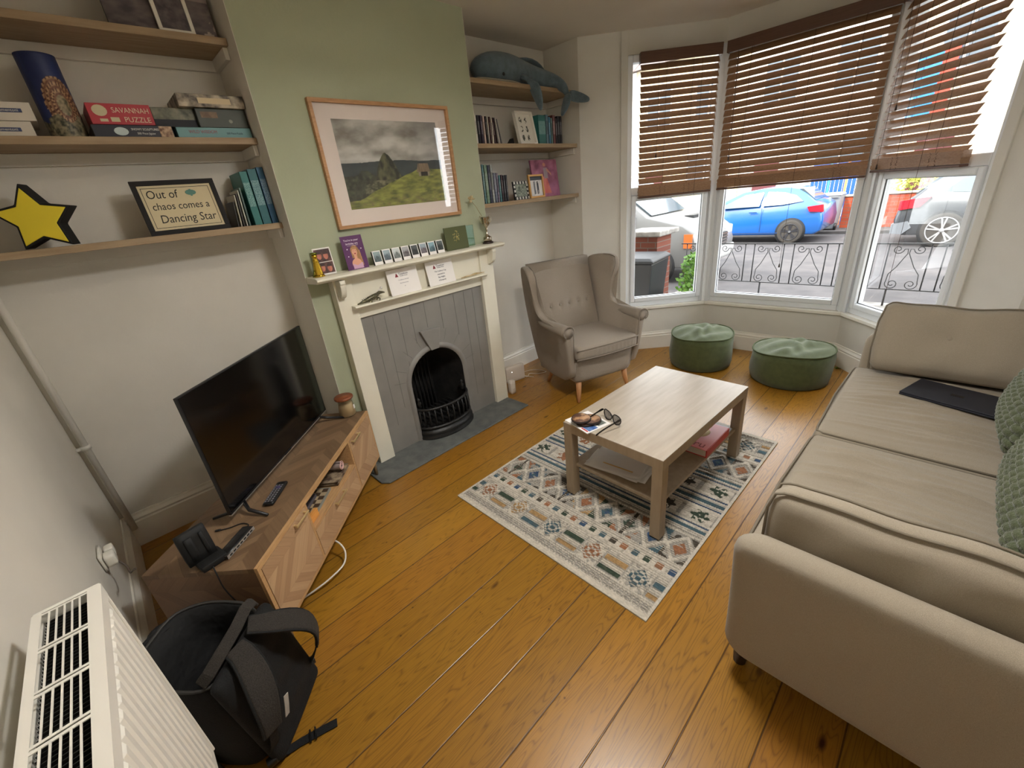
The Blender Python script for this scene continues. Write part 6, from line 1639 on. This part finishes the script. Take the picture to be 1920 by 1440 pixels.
# certificates on the ledge
LZ = 1.047
for k, (x0, x1, lb) in enumerate(((.425, .636, 'white award certificate on the ledge, left of the two'), (.702, .912, 'white award certificate on the ledge, right of the two'))):
    t, hw = card('certificate', lb, 'certificate', x0, x1, -.100, .150, .16, M_paper, 'award certificates on the fireplace ledge', zz=LZ)
    mb = MB(); mb.prism([(-.052, .103), (-.030, .103), (-.036, .118), (-.042, .126)], -.0008, -.0004, 'y'); mb.build('logo_flame', flat((128, 34, 48)), t)
    gi = flat((84, 82, 96))
    text('Taunton', .019, gi, t, Matrix.Translation((.006, -.0006, .118)) @ FM, world=False); text('Thespians Society', .0075, gi, t, Matrix.Translation((.006, -.0006, .106)) @ FM, world=False)
    for i, s_ in enumerate((['Certificate awarded', 'Best Newcomer', 'to', ''] if k == 0 else ['The Cadbury Cup', 'awarded to', 'Bay Nights', 'of Jeopardy'])):
        text(s_, .009 if k == 0 else .0125, gi if k else flat((150, 148, 156)), t, Matrix.Translation((0, -.0006, .084-.019*i)) @ FM, world=False)
# small lizard/crocodile ornament with pearl
cr = thing('crocodile_ornament', 'small green and gold crocodile ornament on the left of the fireplace ledge', 'ornament', (.29, -.095, LZ+.0005))
M_croc = mat('mottled_bronze', (112, 106, 78), .4, metal=.3, c2=(52, 50, 38), nscale=90)
P = [(-.085, 0, .004, .003), (-.060, .004, .008, .006), (-.035, .0, .013, .010), (-.010, -.002, .020, .014), (.020, 0, .026, .015), (.045, .0, .034, .011), (.060, 0, .042, .010), (.078, 0, .040, .007), (.094, 0, .036, .003)]
mb = MB(); mb.tube([p[:3] for p in P], [p[3] for p in P], n=12); mb.build('body', M_croc, cr)
mb = MB()
for x, s_ in ((-.012, -1), (-.012, 1), (.040, -1), (.040, 1)): mb.tube([(x, s_*.008, .018), (x+.010, s_*.016, .010), (x+.004, s_*.018, .0005)], [.005, .004, .004], n=6)
for i in range(10): 
    x = -.05+i*.011; zz_ = .014+.018*max(0, min(1, (x+.05)/.1)); mb.tube([(x, 0, zz_+.006), (x-.003, 0, zz_+.014)], [.003, .0005], n=5)
mb.build('legs_and_crest', M_croc, cr)
mb = MB(); mb.tube([(.055, 0, .048), (.062, 0, .058), (.074, 0, .062)], .003, n=6); mb.ell((.078, -.002, .066), (.008, .008, .008), 14, 10); mb.build('pearl', mat('pearl', (226, 222, 216), .15), cr)
# pale twig/feather lying at the right of the ledge
fe = thing('driftwood_stick', 'thin pale wooden stick lying at the right end of the fireplace ledge', 'stick', (1.06, -.09, LZ+.0005))
mb = MB(); mb.tube([(-.10, -.004, .005), (-.05, .0, .007), (0, -.003, .006), (.06, .002, .009), (.115, -.002, .007)], [.003, .005, .004, .005, .002], n=8); mb.tube([(-.02, 0, .008), (.03, .005, .014), (.07, .003, .012)], [.002, .003, .001], n=6); mb.build('stick', flat((206, 186, 146), .6, (170, 146, 104), 40), fe)
# ------------------------------------------------------------------ street outside
G = -.45
M_asph = mat('grey_asphalt', (84, 80, 80), 0.9, c2=(70, 67, 68), nscale=3, ndet=8, bump=.3, bscale=30)
M_pave = mat('concrete_paving', (88, 84, 82), 0.9, c2=(74, 71, 70), nscale=5, ndet=6)
M_brick = None
def brick(name, c1, c2, mortar, sc=1.0, ax=('Y', 'Z')):
    m = bpy.data.materials.new(name); m.use_nodes = True; t = m.node_tree; b = t.nodes['Principled BSDF']
    tc = t.nodes.new('ShaderNodeTexCoord'); sp = t.nodes.new('ShaderNodeSeparateXYZ'); cb = t.nodes.new('ShaderNodeCombineXYZ')
    t.links.new(tc.outputs['Object'], sp.inputs[0]); t.links.new(sp.outputs[ax[0]], cb.inputs[0]); t.links.new(sp.outputs[ax[1]], cb.inputs[1])
    br = t.nodes.new('ShaderNodeTexBrick'); t.links.new(cb.outputs[0], br.inputs['Vector'])
    br.inputs['Scale'].default_value = 1; br.inputs['Brick Width'].default_value = .225*sc; br.inputs['Row Height'].default_value = .075*sc; br.inputs['Mortar Size'].default_value = .006*sc
    br.inputs['Color1'].default_value = rgb(c1); br.inputs['Color2'].default_value = rgb(c2); br.inputs['Mortar'].default_value = rgb(mortar)
    t.links.new(br.outputs['Color'], b.inputs['Base Color']); b.inputs['Roughness'].default_value = .9; return m
M_brk = brick('orange_red_brick', (176, 78, 46), (160, 64, 38), (120, 92, 78), 1.3)
M_yel = brick('pale_yellow_brick', (206, 192, 160), (196, 180, 146), (180, 172, 158))
mb = MB(); mb.box(5.45, 45, -30, 30, G-.2, G); o = struct(mb.build('ground_1', M_asph)); o.name = 'trim_10'
mb = MB(); mb.box(3.4, 5.45, -14, 12, G-.2, G+.005); o = struct(mb.build('trim_11', M_pave))
mb = MB(); mb.box(15.2, 16.9, -30, 30, G, G+.08); struct(mb.build('trim_12', M_pave))
def obj1(mb, name, m, label, cat, group=None, **k):
    o = mb.build(name, m, **k); tag(o, label, cat, group); return o
# low front wall
FXW = 5.3
gw = thing('low_garden_wall', 'low rough stone garden wall carrying the iron railing', 'wall', (FXW, -1, G))
mb = MB(); mb.box(FXW-.11, FXW+.11, -6, .38, G, -.05); W(mb, 'wall_body', mat('rough_grey_stone', (92, 88, 85), .95, c2=(70, 66, 64), nscale=12, ndet=6, bump=.6, bscale=20), gw)
mb = MB(); mb.box(FXW-.14, FXW+.14, -6, .38, -.049, .005); W(mb, 'coping', mat('weathered_coping', (160, 156, 150), .9, c2=(120, 116, 112), nscale=9, bump=.4, bscale=30), gw, bevel=.01)
# railing
M_iron = mat('black_painted_iron', (38, 38, 42), .5)
rl = thing('iron_railing', 'low black wrought iron railing with scroll hearts on the garden wall', 'railing', (FXW, -1, .005))
RZ0, RZ1 = .190, .668
mb = MB(); mb.box(FXW-.012, FXW+.012, -4.5, .37, RZ1-.006, RZ1+.006); W(mb, 'top_rail', M_iron, rl)
mb = MB(); mb.box(FXW-.010, FXW+.010, -4.5, .37, RZ0-.005, RZ0+.005); W(mb, 'bottom_rail', M_iron, rl)
def scroll(cy, hw, sg_):
    pts = []
    h = RZ1-RZ0
    # top curl: spiral then to apex, then long diagonal, bottom curl
    cx_, cz_ = sg_*hw*.52, RZ1-.058
    for i in range(22):
        a = i/21*2.6*PI; r = .010+.038*(i/21); ang = PI*.5+sg_*0+(-1)*a if sg_ > 0 else PI*.5+a
        pts.append((cx_+r*math.cos(ang+2.6*PI*(1 if sg_ > 0 else -1)+(PI*.5 if sg_ > 0 else -PI*.5)), cz_+r*math.sin(ang+2.6*PI*(1 if sg_ > 0 else -1)+(PI*.5 if sg_ > 0 else -PI*.5))))
    pts.append((sg_*.010, RZ1-.055)); pts.append((sg_*.006, RZ1-.10))
    pts.append((sg_*hw*.42, RZ0+.24)); pts.append((sg_*hw*.74, RZ0+.16)); 
    bx, bz = sg_*hw*.46, RZ0+.060
    for i in range(24):
        a = i/23*3.0*PI; r = .058-.046*(i/23); ang = (0-a) if sg_ > 0 else (PI+a)
        pts.append((bx+r*math.cos(ang+.5*sg_), bz+r*math.sin(ang+.5*sg_)))
    return [Vector((FXW, cy+p[0], p[1])) for p in pts]
y = .40; hw = .165
ys_ = [-.578+.43*k for k in range(3)]; cents = [-.145+.43*k for k in (1, 0)] + [-.54-.45*k for k in range(0)]
cents = [.29, -.155, -.54, -.96, -1.185-.2, -1.83, -2.25, -2.68, -3.11, -3.54, -3.97]
cents = [.125-.438*k for k in range(10)]
for c in cents:
    for sg_ in (-1, 1):
        mb = MB(); mb.tube([(FXW, c+sg_*hw, RZ0), (FXW, c+sg_*hw, RZ1)], .0065, n=6); W(mb, 'bar', M_iron, rl)
        mb = MB(); mb.tube(scroll(c, hw, sg_), .0045, n=5); W(mb, 'scroll', M_iron, rl)
for yy in (.34, -.70, -1.96, -3.2):
    mb = MB(); mb.tube([(FXW, yy, -.04), (FXW, yy, RZ0)], .010, n=6); W(mb, 'post', M_iron, rl)
# brick pier with stone cap
pr_ = thing('brick_gate_pier', 'brick gate pier with a stone cap behind the black bin', 'pier', (5.0, .75, G))
mb = MB(); mb.box(4.82, 5.22, .50, .92, G, .83); W(mb, 'pier', brick('dark_red_brick', (120, 66, 50), (104, 56, 44), (112, 100, 92)), pr_)
mb = MB(); mb.box(4.74, 5.30, .42, 1.0, .831, .90); W(mb, 'cap', mat('weathered_coping', (160, 156, 150)), pr_, bevel=.015)
# wheelie bins
def bin_(x, y, rz, c, label, s=1.0, z=G, name='wheelie_bin'):
    t = thing(name, label, 'bin', (x, y, z), rz); m = flat(c, .5); 
    mb = MB(); w0, w1, d0, d1, h = .24*s, .29*s, .26*s, .34*s, .95*s
    mb.rings([[Vector((a*(w0+(w1-w0)*k), b*(d0+(d1-d0)*k), .03+h*k)) for a, b in ((-1, -1), (1, -1), (1, 1), (-1, 1))] for k in (0, .85, .86, 1)]); mb.build('body', m, t, bevel=.02)
    mb = MB(); mb.rings([[Vector((a*w1*k, b*d1*k, zz)) for a, b in ((-1, -1), (1, -1), (1, 1), (-1, 1))] for k, zz in ((1.06, h+.031), (1.06, h+.055), (.93, h+.09), (.5, h+.11))]); mb.build('lid', m, t, bevel=.012)
    mb = MB(); mb.tube([(-w1*.8, d1*1.12, h), (w1*.8, d1*1.12, h)], .016, n=8); mb.build('handle', m, t)
    for sx in (-1, 1):
        mb = MB(); mb.cyl((sx*(w0+.0), d0*.9, .10), (sx*(w0+.05), d0*.9, .10), .10, n=18); mb.build('wheel', M_plastic_k, t)
bin_(4.30, .56, math.radians(8), (22, 24, 27), 'black wheelie bin just outside the left bay window', 1.08)
bin_(15.75, .62, PI/2, (136, 138, 140), 'grey wheelie bin across the street, left of the brick wall', .98, G+.08)
bin_(15.85, 1.30, PI/2, (140, 142, 144), 'second grey wheelie bin across the street, behind the blue car', .98, G+.08)
# plants
M_leaf = mat('fresh_green_leaf', (110, 150, 56), .6, c2=(78, 124, 44), nscale=12)
def bush(x, y, h, r, label, seed, n=520, leaf=.035, name='leafy_shrub', m=None, z=G):
    t = thing(name, label, 'shrub', (x, y, z)); random.seed(seed); mb = MB()
    for i in range(n):
        zz = random.uniform(.05, 1)**.8*h; k = r*(.55+.6*math.sin(PI*min(1, zz/h*.9+.1)))
        a = random.uniform(0, 2*PI); q = math.sqrt(random.random())*k; c = Vector((q*math.cos(a), q*math.sin(a), zz))
        d = Vector((random.uniform(-1, 1), random.uniform(-1, 1), random.uniform(-.2, 1))).normalized(); s_ = d.orthogonal().normalized()*leaf*.42; l = leaf*random.uniform(.7, 1.4)
        mb.add([c, c+d*l*.5+s_, c+d*l, c+d*l*.5-s_], [(0, 1, 2, 3)])
    mb.build('foliage', m or M_leaf, t, recalc=False)
    mb = MB()
    for i in range(9):
        a = i*.7; e = Vector((r*.7*math.cos(a), r*.7*math.sin(a), h*random.uniform(.6, .95))); mb.tube([(0, 0, 0), e*.5+Vector((0, 0, .05)), e], [.010, .007, .003], n=5)
    mb.build('stems', flat((118, 106, 74)), t)
bush(4.62, -.10, 1.08, .15, 'tall leafy green shrub beside the black wheelie bin', 4, 620, .06)
bush(18.6, -1.15, 1.75, .75, 'yellow green clipped bush across the street behind the silver car', 9, 900, .10, 'hedge_bush', mat('yellow_green_leaf', (190, 192, 70), .7, c2=(150, 160, 50), nscale=4))
t = thing('broad_leaf_plant', 'low plant with broad pointed green leaves under the right bay window', 'plant', (3.92, -2.26, G)); random.seed(12); mb = MB()
for i in range(16):
    a = i*2.4; el = random.uniform(.75, 1.25); ln = random.uniform(.72, .98); d = Vector((math.cos(a)*math.cos(el), math.sin(a)*math.cos(el), math.sin(el))); s_ = Vector((-math.sin(a), math.cos(a), 0)); R = []
    for q in range(9):
        u = q/8; w_ = .065*math.sin(PI*min(1, u*.93+.05))**.8; c = d*ln*u+Vector((math.cos(a), math.sin(a), 0))*.20*u*u-Vector((0, 0, .18*u*u)); R.append([c-s_*w_+Vector((0, 0, .012)), c, c+s_*w_+Vector((0, 0, .012))])
    mb.smooth = True; mb.rings(R, cap=False, closed=False)
mb.build('leaves', M_leaf, t, recalc=False)
bush(4.7, -2.75, .30, .18, 'small scrubby grey green weed by the garden wall', 21, 160, .05, 'weed', flat((130, 136, 96)))

# ---- vehicles.  local: y along the length (front at +y), x across (0 = side nearest the house), z up from the road
def wheel(t, x, y, r, rim_r, mode, sgn=-1):
    mt = mat('tyre_rubber', (62, 58, 54), .9)
    mb = MB(); M = Matrix.Translation((x, y, r)) @ Matrix.Rotation(PI/2, 4, 'Y')
    mb.lathe([(rim_r, -.09), (r-.03, -.10), (r, -.075), (r, .075), (r-.03, .10), (rim_r, .09)], 32, M); w_ = mb.build('wheel', mt, t)
    mk = flat((30, 30, 32), .4); mr = mat('alloy_silver', (190, 190, 192), .35, metal=.6) if mode != 'dark' else flat((44, 44, 48), .35)
    mb = MB(); mb.lathe([(0, -.05), (rim_r, -.05), (rim_r, -.04), (0, -.04)], 28, M); mb.build('brake_disc', mk, w_, world=False) if False else None
    d = MB(); d.lathe([(0, -.04), (rim_r, -.04), (rim_r, -.03), (0, -.03)], 28, M); d.build('wheel_well', mk, w_)
    mb = MB(); mb.tube([Vector((x-.095, y+rim_r*math.cos(a), r+rim_r*math.sin(a))) for a in [2*PI*i/32 for i in range(32)]], .012, n=6, closed=True)
    for k in range(5):
        a = 2*PI*k/5+.3
        for da in (-.16, .16):
            p0 = Vector((x-.088, y+.03*math.cos(a), r+.03*math.sin(a))); p1 = Vector((x-.095, y+rim_r*.96*math.cos(a+da), r+rim_r*.96*math.sin(a+da)))
            mb.strap([p0, p1], (1, 0, 0), .030 if mode != 'dark' else .036, .016)
    mb.lathe([(0, -.10), (.045, -.10), (.045, -.07), (0, -.07)], 16, M)
    mb.build('alloy', mr, w_)
def car(x0, ybase, label, name, cat, paint, sil, belt, roofin, wins, wheels, r, rim, mode, width, seats=None, lights=(), facing=1):
    """sil: side outline (y, z); facing +1 front toward +y, -1 front toward -y"""
    t = thing(name, label, cat, (x0, ybase, G))
    mp = paint; F_ = facing
    zmax = max(z for y, z in sil)
    def off(z): return .02+.02*0+(0 if z <= belt else roofin*(z-belt)/(zmax-belt))
    stations = []
    for k, e in enumerate((0, .03)):
        stations.append([(e+(.02 if k == 0 else 0)*0+ (off(z) if True else 0)+(0.0 if k else 0), F_*y*(1 if k else 1), z) for y, z in sil])
    def sec(inset, shrink):
        out = []
        cy = sum(p[0] for p in sil)/len(sil)
        for y, z in sil: out.append((off(z)+inset, F_*(cy+(y-cy)*(1-shrink)), z-(shrink*.6 if z > .3 else -shrink*.6)))
        return out
    R = []
    for inset, sh in ((0, .035), (.03, .010), (.09, 0)): R.append([Vector(p) for p in sec(inset, sh)])
    for inset, sh in ((.09, 0), (.03, .010), (0, .035)): R.append([Vector((width-p[0], p[1], p[2])) for p in sec(inset, sh)])
    mb = MB(); mb.smooth = True; mb.rings(R); mb.build('body', mp, t)
    mg_ = mat('car_window_glass', (70, 84, 92), .06, spec=.8)
    for w_ in wins:
        mb = MB(); P = []
        for y, z in w_: P.append(Vector((off(z)+.0-.004, F_*y, z)))
        Q = [p+Vector((.03, 0, 0)) for p in P]; mb.rings([P, Q]); mb.build('side_window', mg_, t)
    for y in wheels:
        mb = MB(); rr = r+.055
        pts = [Vector((-.002+off(0)*.3, F_*y+rr*math.cos(a), r+rr*math.sin(a))) for a in [PI*i/16*1.16-.25 for i in range(17)]]
        mb.lathe([(0, -.005), (rr, -.005), (rr, .01), (0, .01)], 32, Matrix.Translation((.012, F_*y, r)) @ Matrix.Rotation(PI/2, 4, 'Y')); mb.build('wheel_arch', flat((16, 16, 18)), t)
        wheel(t, .075, F_*y, r, rim, mode)
    return t, off
M_blue = mat('bright_blue_car_paint', (24, 92, 168), .2, coat=1)
M_silvr = mat('silver_grey_car_paint', (58, 61, 66), .3, coat=.4)
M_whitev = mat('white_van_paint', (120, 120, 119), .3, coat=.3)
# blue hatchback, front toward +y; rear bumper at y .25, rear wheel centre .96
sil = [(.02, .35), (.0, .62), (.08, .95), (.30, 1.10), (.62, 1.38), (.95, 1.45), (1.6, 1.46), (2.1, 1.40), (2.95, 1.02), (3.7, .88), (3.95, .66), (3.98, .35), (3.9, .22), (.15, .24)]
t, off = car(13.25, .26, 'bright blue three door hatchback parked across the street behind the railing', 'hatchback_car', 'car', M_blue, sil, .95, .22,
    [[(.52, 1.08), (.72, 1.24), (1.05, 1.33), (1.42, 1.36), (1.50, 1.01), (1.0, 1.02)], [(1.58, 1.01), (1.54, 1.36), (2.0, 1.33), (2.62, 1.06), (2.60, .99)]], (.72, 3.25), .31, .21, 'dark', 1.70)
mb = MB(); mb.rings([[Vector((x_, y_, z_)) for y_, z_ in ((.06, .98), (.40, .94), (.34, .82), (.03, .80))] for x_ in (-.005, .10)]); mb.build('tail_light', mat('red_lamp_lens', (206, 24, 44), .2), t)
mb = MB(); mb.rings([[Vector((x_, y_, z_)) for y_, z_ in ((.36, 1.12), (.28, 1.10), (.60, 1.39), (.68, 1.39))] for x_ in (.2, 1.4)]); mb.build('rear_window', mat('car_window_glass', (70, 84, 92)), t)
mb = MB(); mb.box(.012, .022, 1.49, 1.50, .32, .98); mb.box(.005, .02, 1.62, 1.82, .84, .865); mb.box(.0, .03, .8, 2.9, .28, .30); mb.build('door_shut_line', flat((24, 60, 110)), t)
mb = MB(); mb.box(.25, 1.4, -.02, .10, .30, .42); mb.build('number_plate', mat('yellow_plate', (206, 186, 70), .5), t) if False else None
# silver estate, front toward -y; rear bumper y -1.22, rear wheel -2.02
sil = [(.05, .34), (.0, .58), (.06, .92), (.26, 1.08), (.62, 1.46), (.95, 1.54), (1.8, 1.56), (2.4, 1.48), (3.2, 1.08), (4.1, .96), (4.45, .70), (4.45, .36), (4.3, .24), (.20, .25)]
t, off = car(12.75, -1.20, 'silver grey estate car parked across the street seen in the right window', 'estate_car', 'car', M_silvr, sil, 1.0, .22,
    [[(.70, 1.14), (.95, 1.36), (1.30, 1.44), (1.40, 1.08)], [(1.48, 1.08), (1.42, 1.44), (2.2, 1.44), (2.9, 1.12), (2.6, 1.06)]], (.86, 3.55), .355, .265, 'five', 1.8, facing=-1)
mb = MB(); mb.rings([[Vector((x_, -y_, z_)) for y_, z_ in ((.04, 1.0), (.55, 1.06), (.40, .86), (.04, .80))] for x_ in (-.012, .10)]); mb.build('tail_light', mat('red_lamp_lens', (206, 24, 44)), t)
mb = MB(); mb.rings([[Vector((x_, -y_, z_)) for y_, z_ in ((.32, 1.12), (.24, 1.10), (.60, 1.46), (.68, 1.47))] for x_ in (.2, 1.5)]); mb.build('rear_window', mat('car_window_glass', (70, 84, 92)), t)
mb = MB(); mb.rings([[Vector((x_, -y_, z_)) for y_, z_ in ((-.02, .50), (.26, .56), (.34, .42), (.20, .28), (-.01, .30))] for x_ in (-.01, 1.8)]); mb.build('bumper', flat((118, 122, 128), .3), t)
mb = MB(); mb.box(.010, .020, -1.50, -1.49, .36, 1.04); mb.box(.0, .02, -1.9, -1.68, .92, .945); mb.build('door_shut_line', flat((80, 84, 90)), t)
# white van, front toward -y, nose at y ~1.05
sil = [(.02, .38), (.0, .70), (.10, .98), (.30, 1.12), (1.10, 1.30), (2.05, 1.98), (2.5, 2.12), (5.0, 2.14), (5.2, 1.9), (5.2, .4), (5.1, .30), (.10, .30)]
t, off = car(7.62, 1.10, 'white van parked at the near kerb, its nose seen in the left bay window', 'van', 'van', M_whitev, sil, 1.28, .14,
    [[(1.35, 1.30), (1.95, 1.70), (2.3, 1.90), (2.9, 1.90), (2.9, 1.22), (1.5, 1.20)]], (.85, 4.2), .33, .21, 'five', 1.85, facing=1)

mb = MB(); mb.rings([[Vector((x_, y_, z_)) for y_, z_ in ((1.14, 1.335), (1.98, 1.935), (1.96, 1.975), (1.08, 1.325))] for x_ in (.16, 1.69)]); mb.build('windscreen', mat('car_window_glass', (70, 84, 92)), t)
M_dk = flat((36, 38, 42), .5)
mb = MB(); mb.box(.45, 1.4, .0, .06, .62, .86); g_ = mb.build('grille', M_dk, t)
mb = MB()
for i in range(4): mb.box(.45, 1.4, -.012, .0, .64+i*.058, .67+i*.058)
mb.build('grille_bars', M_chrome, g_)
mb = MB(); mb.ell((.925, -.02, .75), (.085, .015, .085), 20, 8); mb.build('badge', M_chrome, g_)
mb = MB(); mb.box(.62, 1.23, -.03, .0, .40, .52); mb.build('number_plate', flat((214, 212, 206), .5), t)
mb = MB(); mb.rbox(.92, .10, .13, .05, 6, c=(.925, .08, .46)); mb.build('bumper', flat((170, 170, 168), .5), t)
for x_ in (.03, 1.44):
    mb = MB(); mb.rbox(.19, .09, .11, .04, 5, c=(x_+.19, .13, .86)); mb.build('headlight', mat('headlamp_glass', (200, 206, 210), .1), t)
mb = MB(); mb.box(-.006, .05, .14, .30, .70, .96); mb.build('indicator', mat('orange_lamp_lens', (232, 110, 40), .3), t)
mb = MB(); mb.box(.95, 1.55, .55, .75, 1.175, 1.235); mb.build('bonnet_vent', M_dk, t)
mb = MB(); mb.rbox(.06, .06, .11, .03, 4, c=(-.12, 1.45, 1.32)); mb.tube([(-.1, 1.45, 1.28), (.06, 1.45, 1.26)], .02, n=6); mb.build('door_mirror', M_dk, t)
# brick wall, gate, houses opposite
bw_ = thing('brick_garden_wall', 'orange red brick garden wall across the street between the parked cars', 'wall', (16.1, -.4, G+.08))
mb = MB(); mb.box(16.0, 16.22, -1.6, .33, G+.08, .52); W(mb, 'wall_body', M_brk, bw_)
mb = MB(); mb.box(15.96, 16.26, -1.6, .35, .521, .56); W(mb, 'coping', mat('pale_coping', (190, 176, 160), .9), bw_)
bf = thing('blue_slatted_gate', 'bright blue slatted panels standing in the garden opposite', 'gate', (17.0, .5, G))
mb = MB()
for i in range(17): mb.box(17.0, 17.04, -.35+i*.11, -.26+i*.11, G, 1.45)
mb.box(17.04, 17.08, -.35, 1.5, .2, .3); mb.box(17.04, 17.08, -.35, 1.5, 1.1, 1.2); W(mb, 'slats', flat((30, 84, 176), .5), bf)
mb = MB()
for yy in (.20, .98): mb.box(16.985, 17.0, yy, yy+.05, G, 1.45)
W(mb, 'cyan_stripe', flat((70, 190, 214), .5), bf)
mb = MB(); mb.box(16.98, 17.0, .52, .585, G, 1.45); W(mb, 'orange_stripe', flat((230, 140, 90), .5), bf)
bag = thing('rubbish_sack', 'crumpled pale sack lying on top of the brick wall opposite', 'sack', (16.12, -.20, .56))
mb = MB(); mb.ell((0, 0, .14), (.16, .36, .15), 26, 14, fn=lambda p, d: p*(1+.10*math.sin(d.y*11+d.z*7)*math.cos(d.x*9+d.y*5))); mb.build('sack', mat('translucent_sack', (206, 208, 210), .4, c2=(150, 158, 160), nscale=16), bag)
M_win = mat('far_window_glass', (86, 96, 104), .1)
def house(y0, y1, label, m, hh=6.2, xf=20.5):
    t = thing('terraced_house', label, 'house', (xf+2.5, (y0+y1)/2, G), 0, 'terraced houses across the street')
    mb = MB(); mb.box(xf, xf+6, y0+.01, y1-.01, G, hh); W(mb, 'wall', m, t)
    mb = MB(); mb.prism([(xf-.3, hh), (xf+3, hh+2.1), (xf+6.3, hh)], y0+.01, y1-.01, 'y'); W(mb, 'roof', flat((96, 84, 80), .8), t)
    yc = (y0+y1)/2
    for (wy, wz, ww, wh_) in ((yc-1.0, .9, 1.5, 1.5), (yc+1.3, 3.8, 1.1, 1.4), (yc-1.0, 3.8, 1.1, 1.4)):
        mb = MB(); mb.box(xf-.05, xf+.02, wy-ww/2-.08, wy+ww/2+.08, wz-.08, wz+wh_+.08); f = W(mb, 'window', M_gloss, t)
        mb = MB(); mb.box(xf-.06, xf-.051, wy-ww/2, wy-.03, wz, wz+wh_); mb.box(xf-.06, xf-.051, wy+.03, wy+ww/2, wz, wz+wh_); mb.build('pane', M_win, f, world=True)
    mb = MB(); mb.box(xf-.05, xf+.02, yc+1.0, yc+1.9, G+.15, 1.9); W(mb, 'door', flat((92, 40, 44), .5), t)
M_rend = mat('white_render', (214, 210, 202), .9, c2=(204, 200, 192), nscale=2)
M_cre = mat('cream_render', (214, 200, 172), .9, c2=(204, 190, 160), nscale=2)
house(-15, -10, 'cream rendered terraced house furthest right across the street', M_cre)
house(-10, -5, 'white rendered terraced house second from the right across the street', M_rend)
house(-5, 0, 'cream rendered terraced house behind the silver car', M_cre)
house(0, 5, 'white rendered terraced house behind the blue slatted gate', M_rend)
house(5, 10, 'pale yellow brick terraced house behind the white van', M_yel)
house(10, 15, 'white rendered terraced house furthest left across the street', M_rend)
sgn = thing('shop_sign', 'blue and red sign board on the house wall seen through the middle blind', 'sign', (20.3, -.4, 3.3))
mb = MB(); mb.box(20.30, 20.40, -1.1, .5, 2.6, 4.4); W(mb, 'blue_board', flat((40, 120, 200), .5), sgn)
mb = MB(); mb.box(20.28, 20.299, -1.1, -.75, 2.6, 4.4); W(mb, 'red_band', flat((210, 60, 40), .5), sgn)
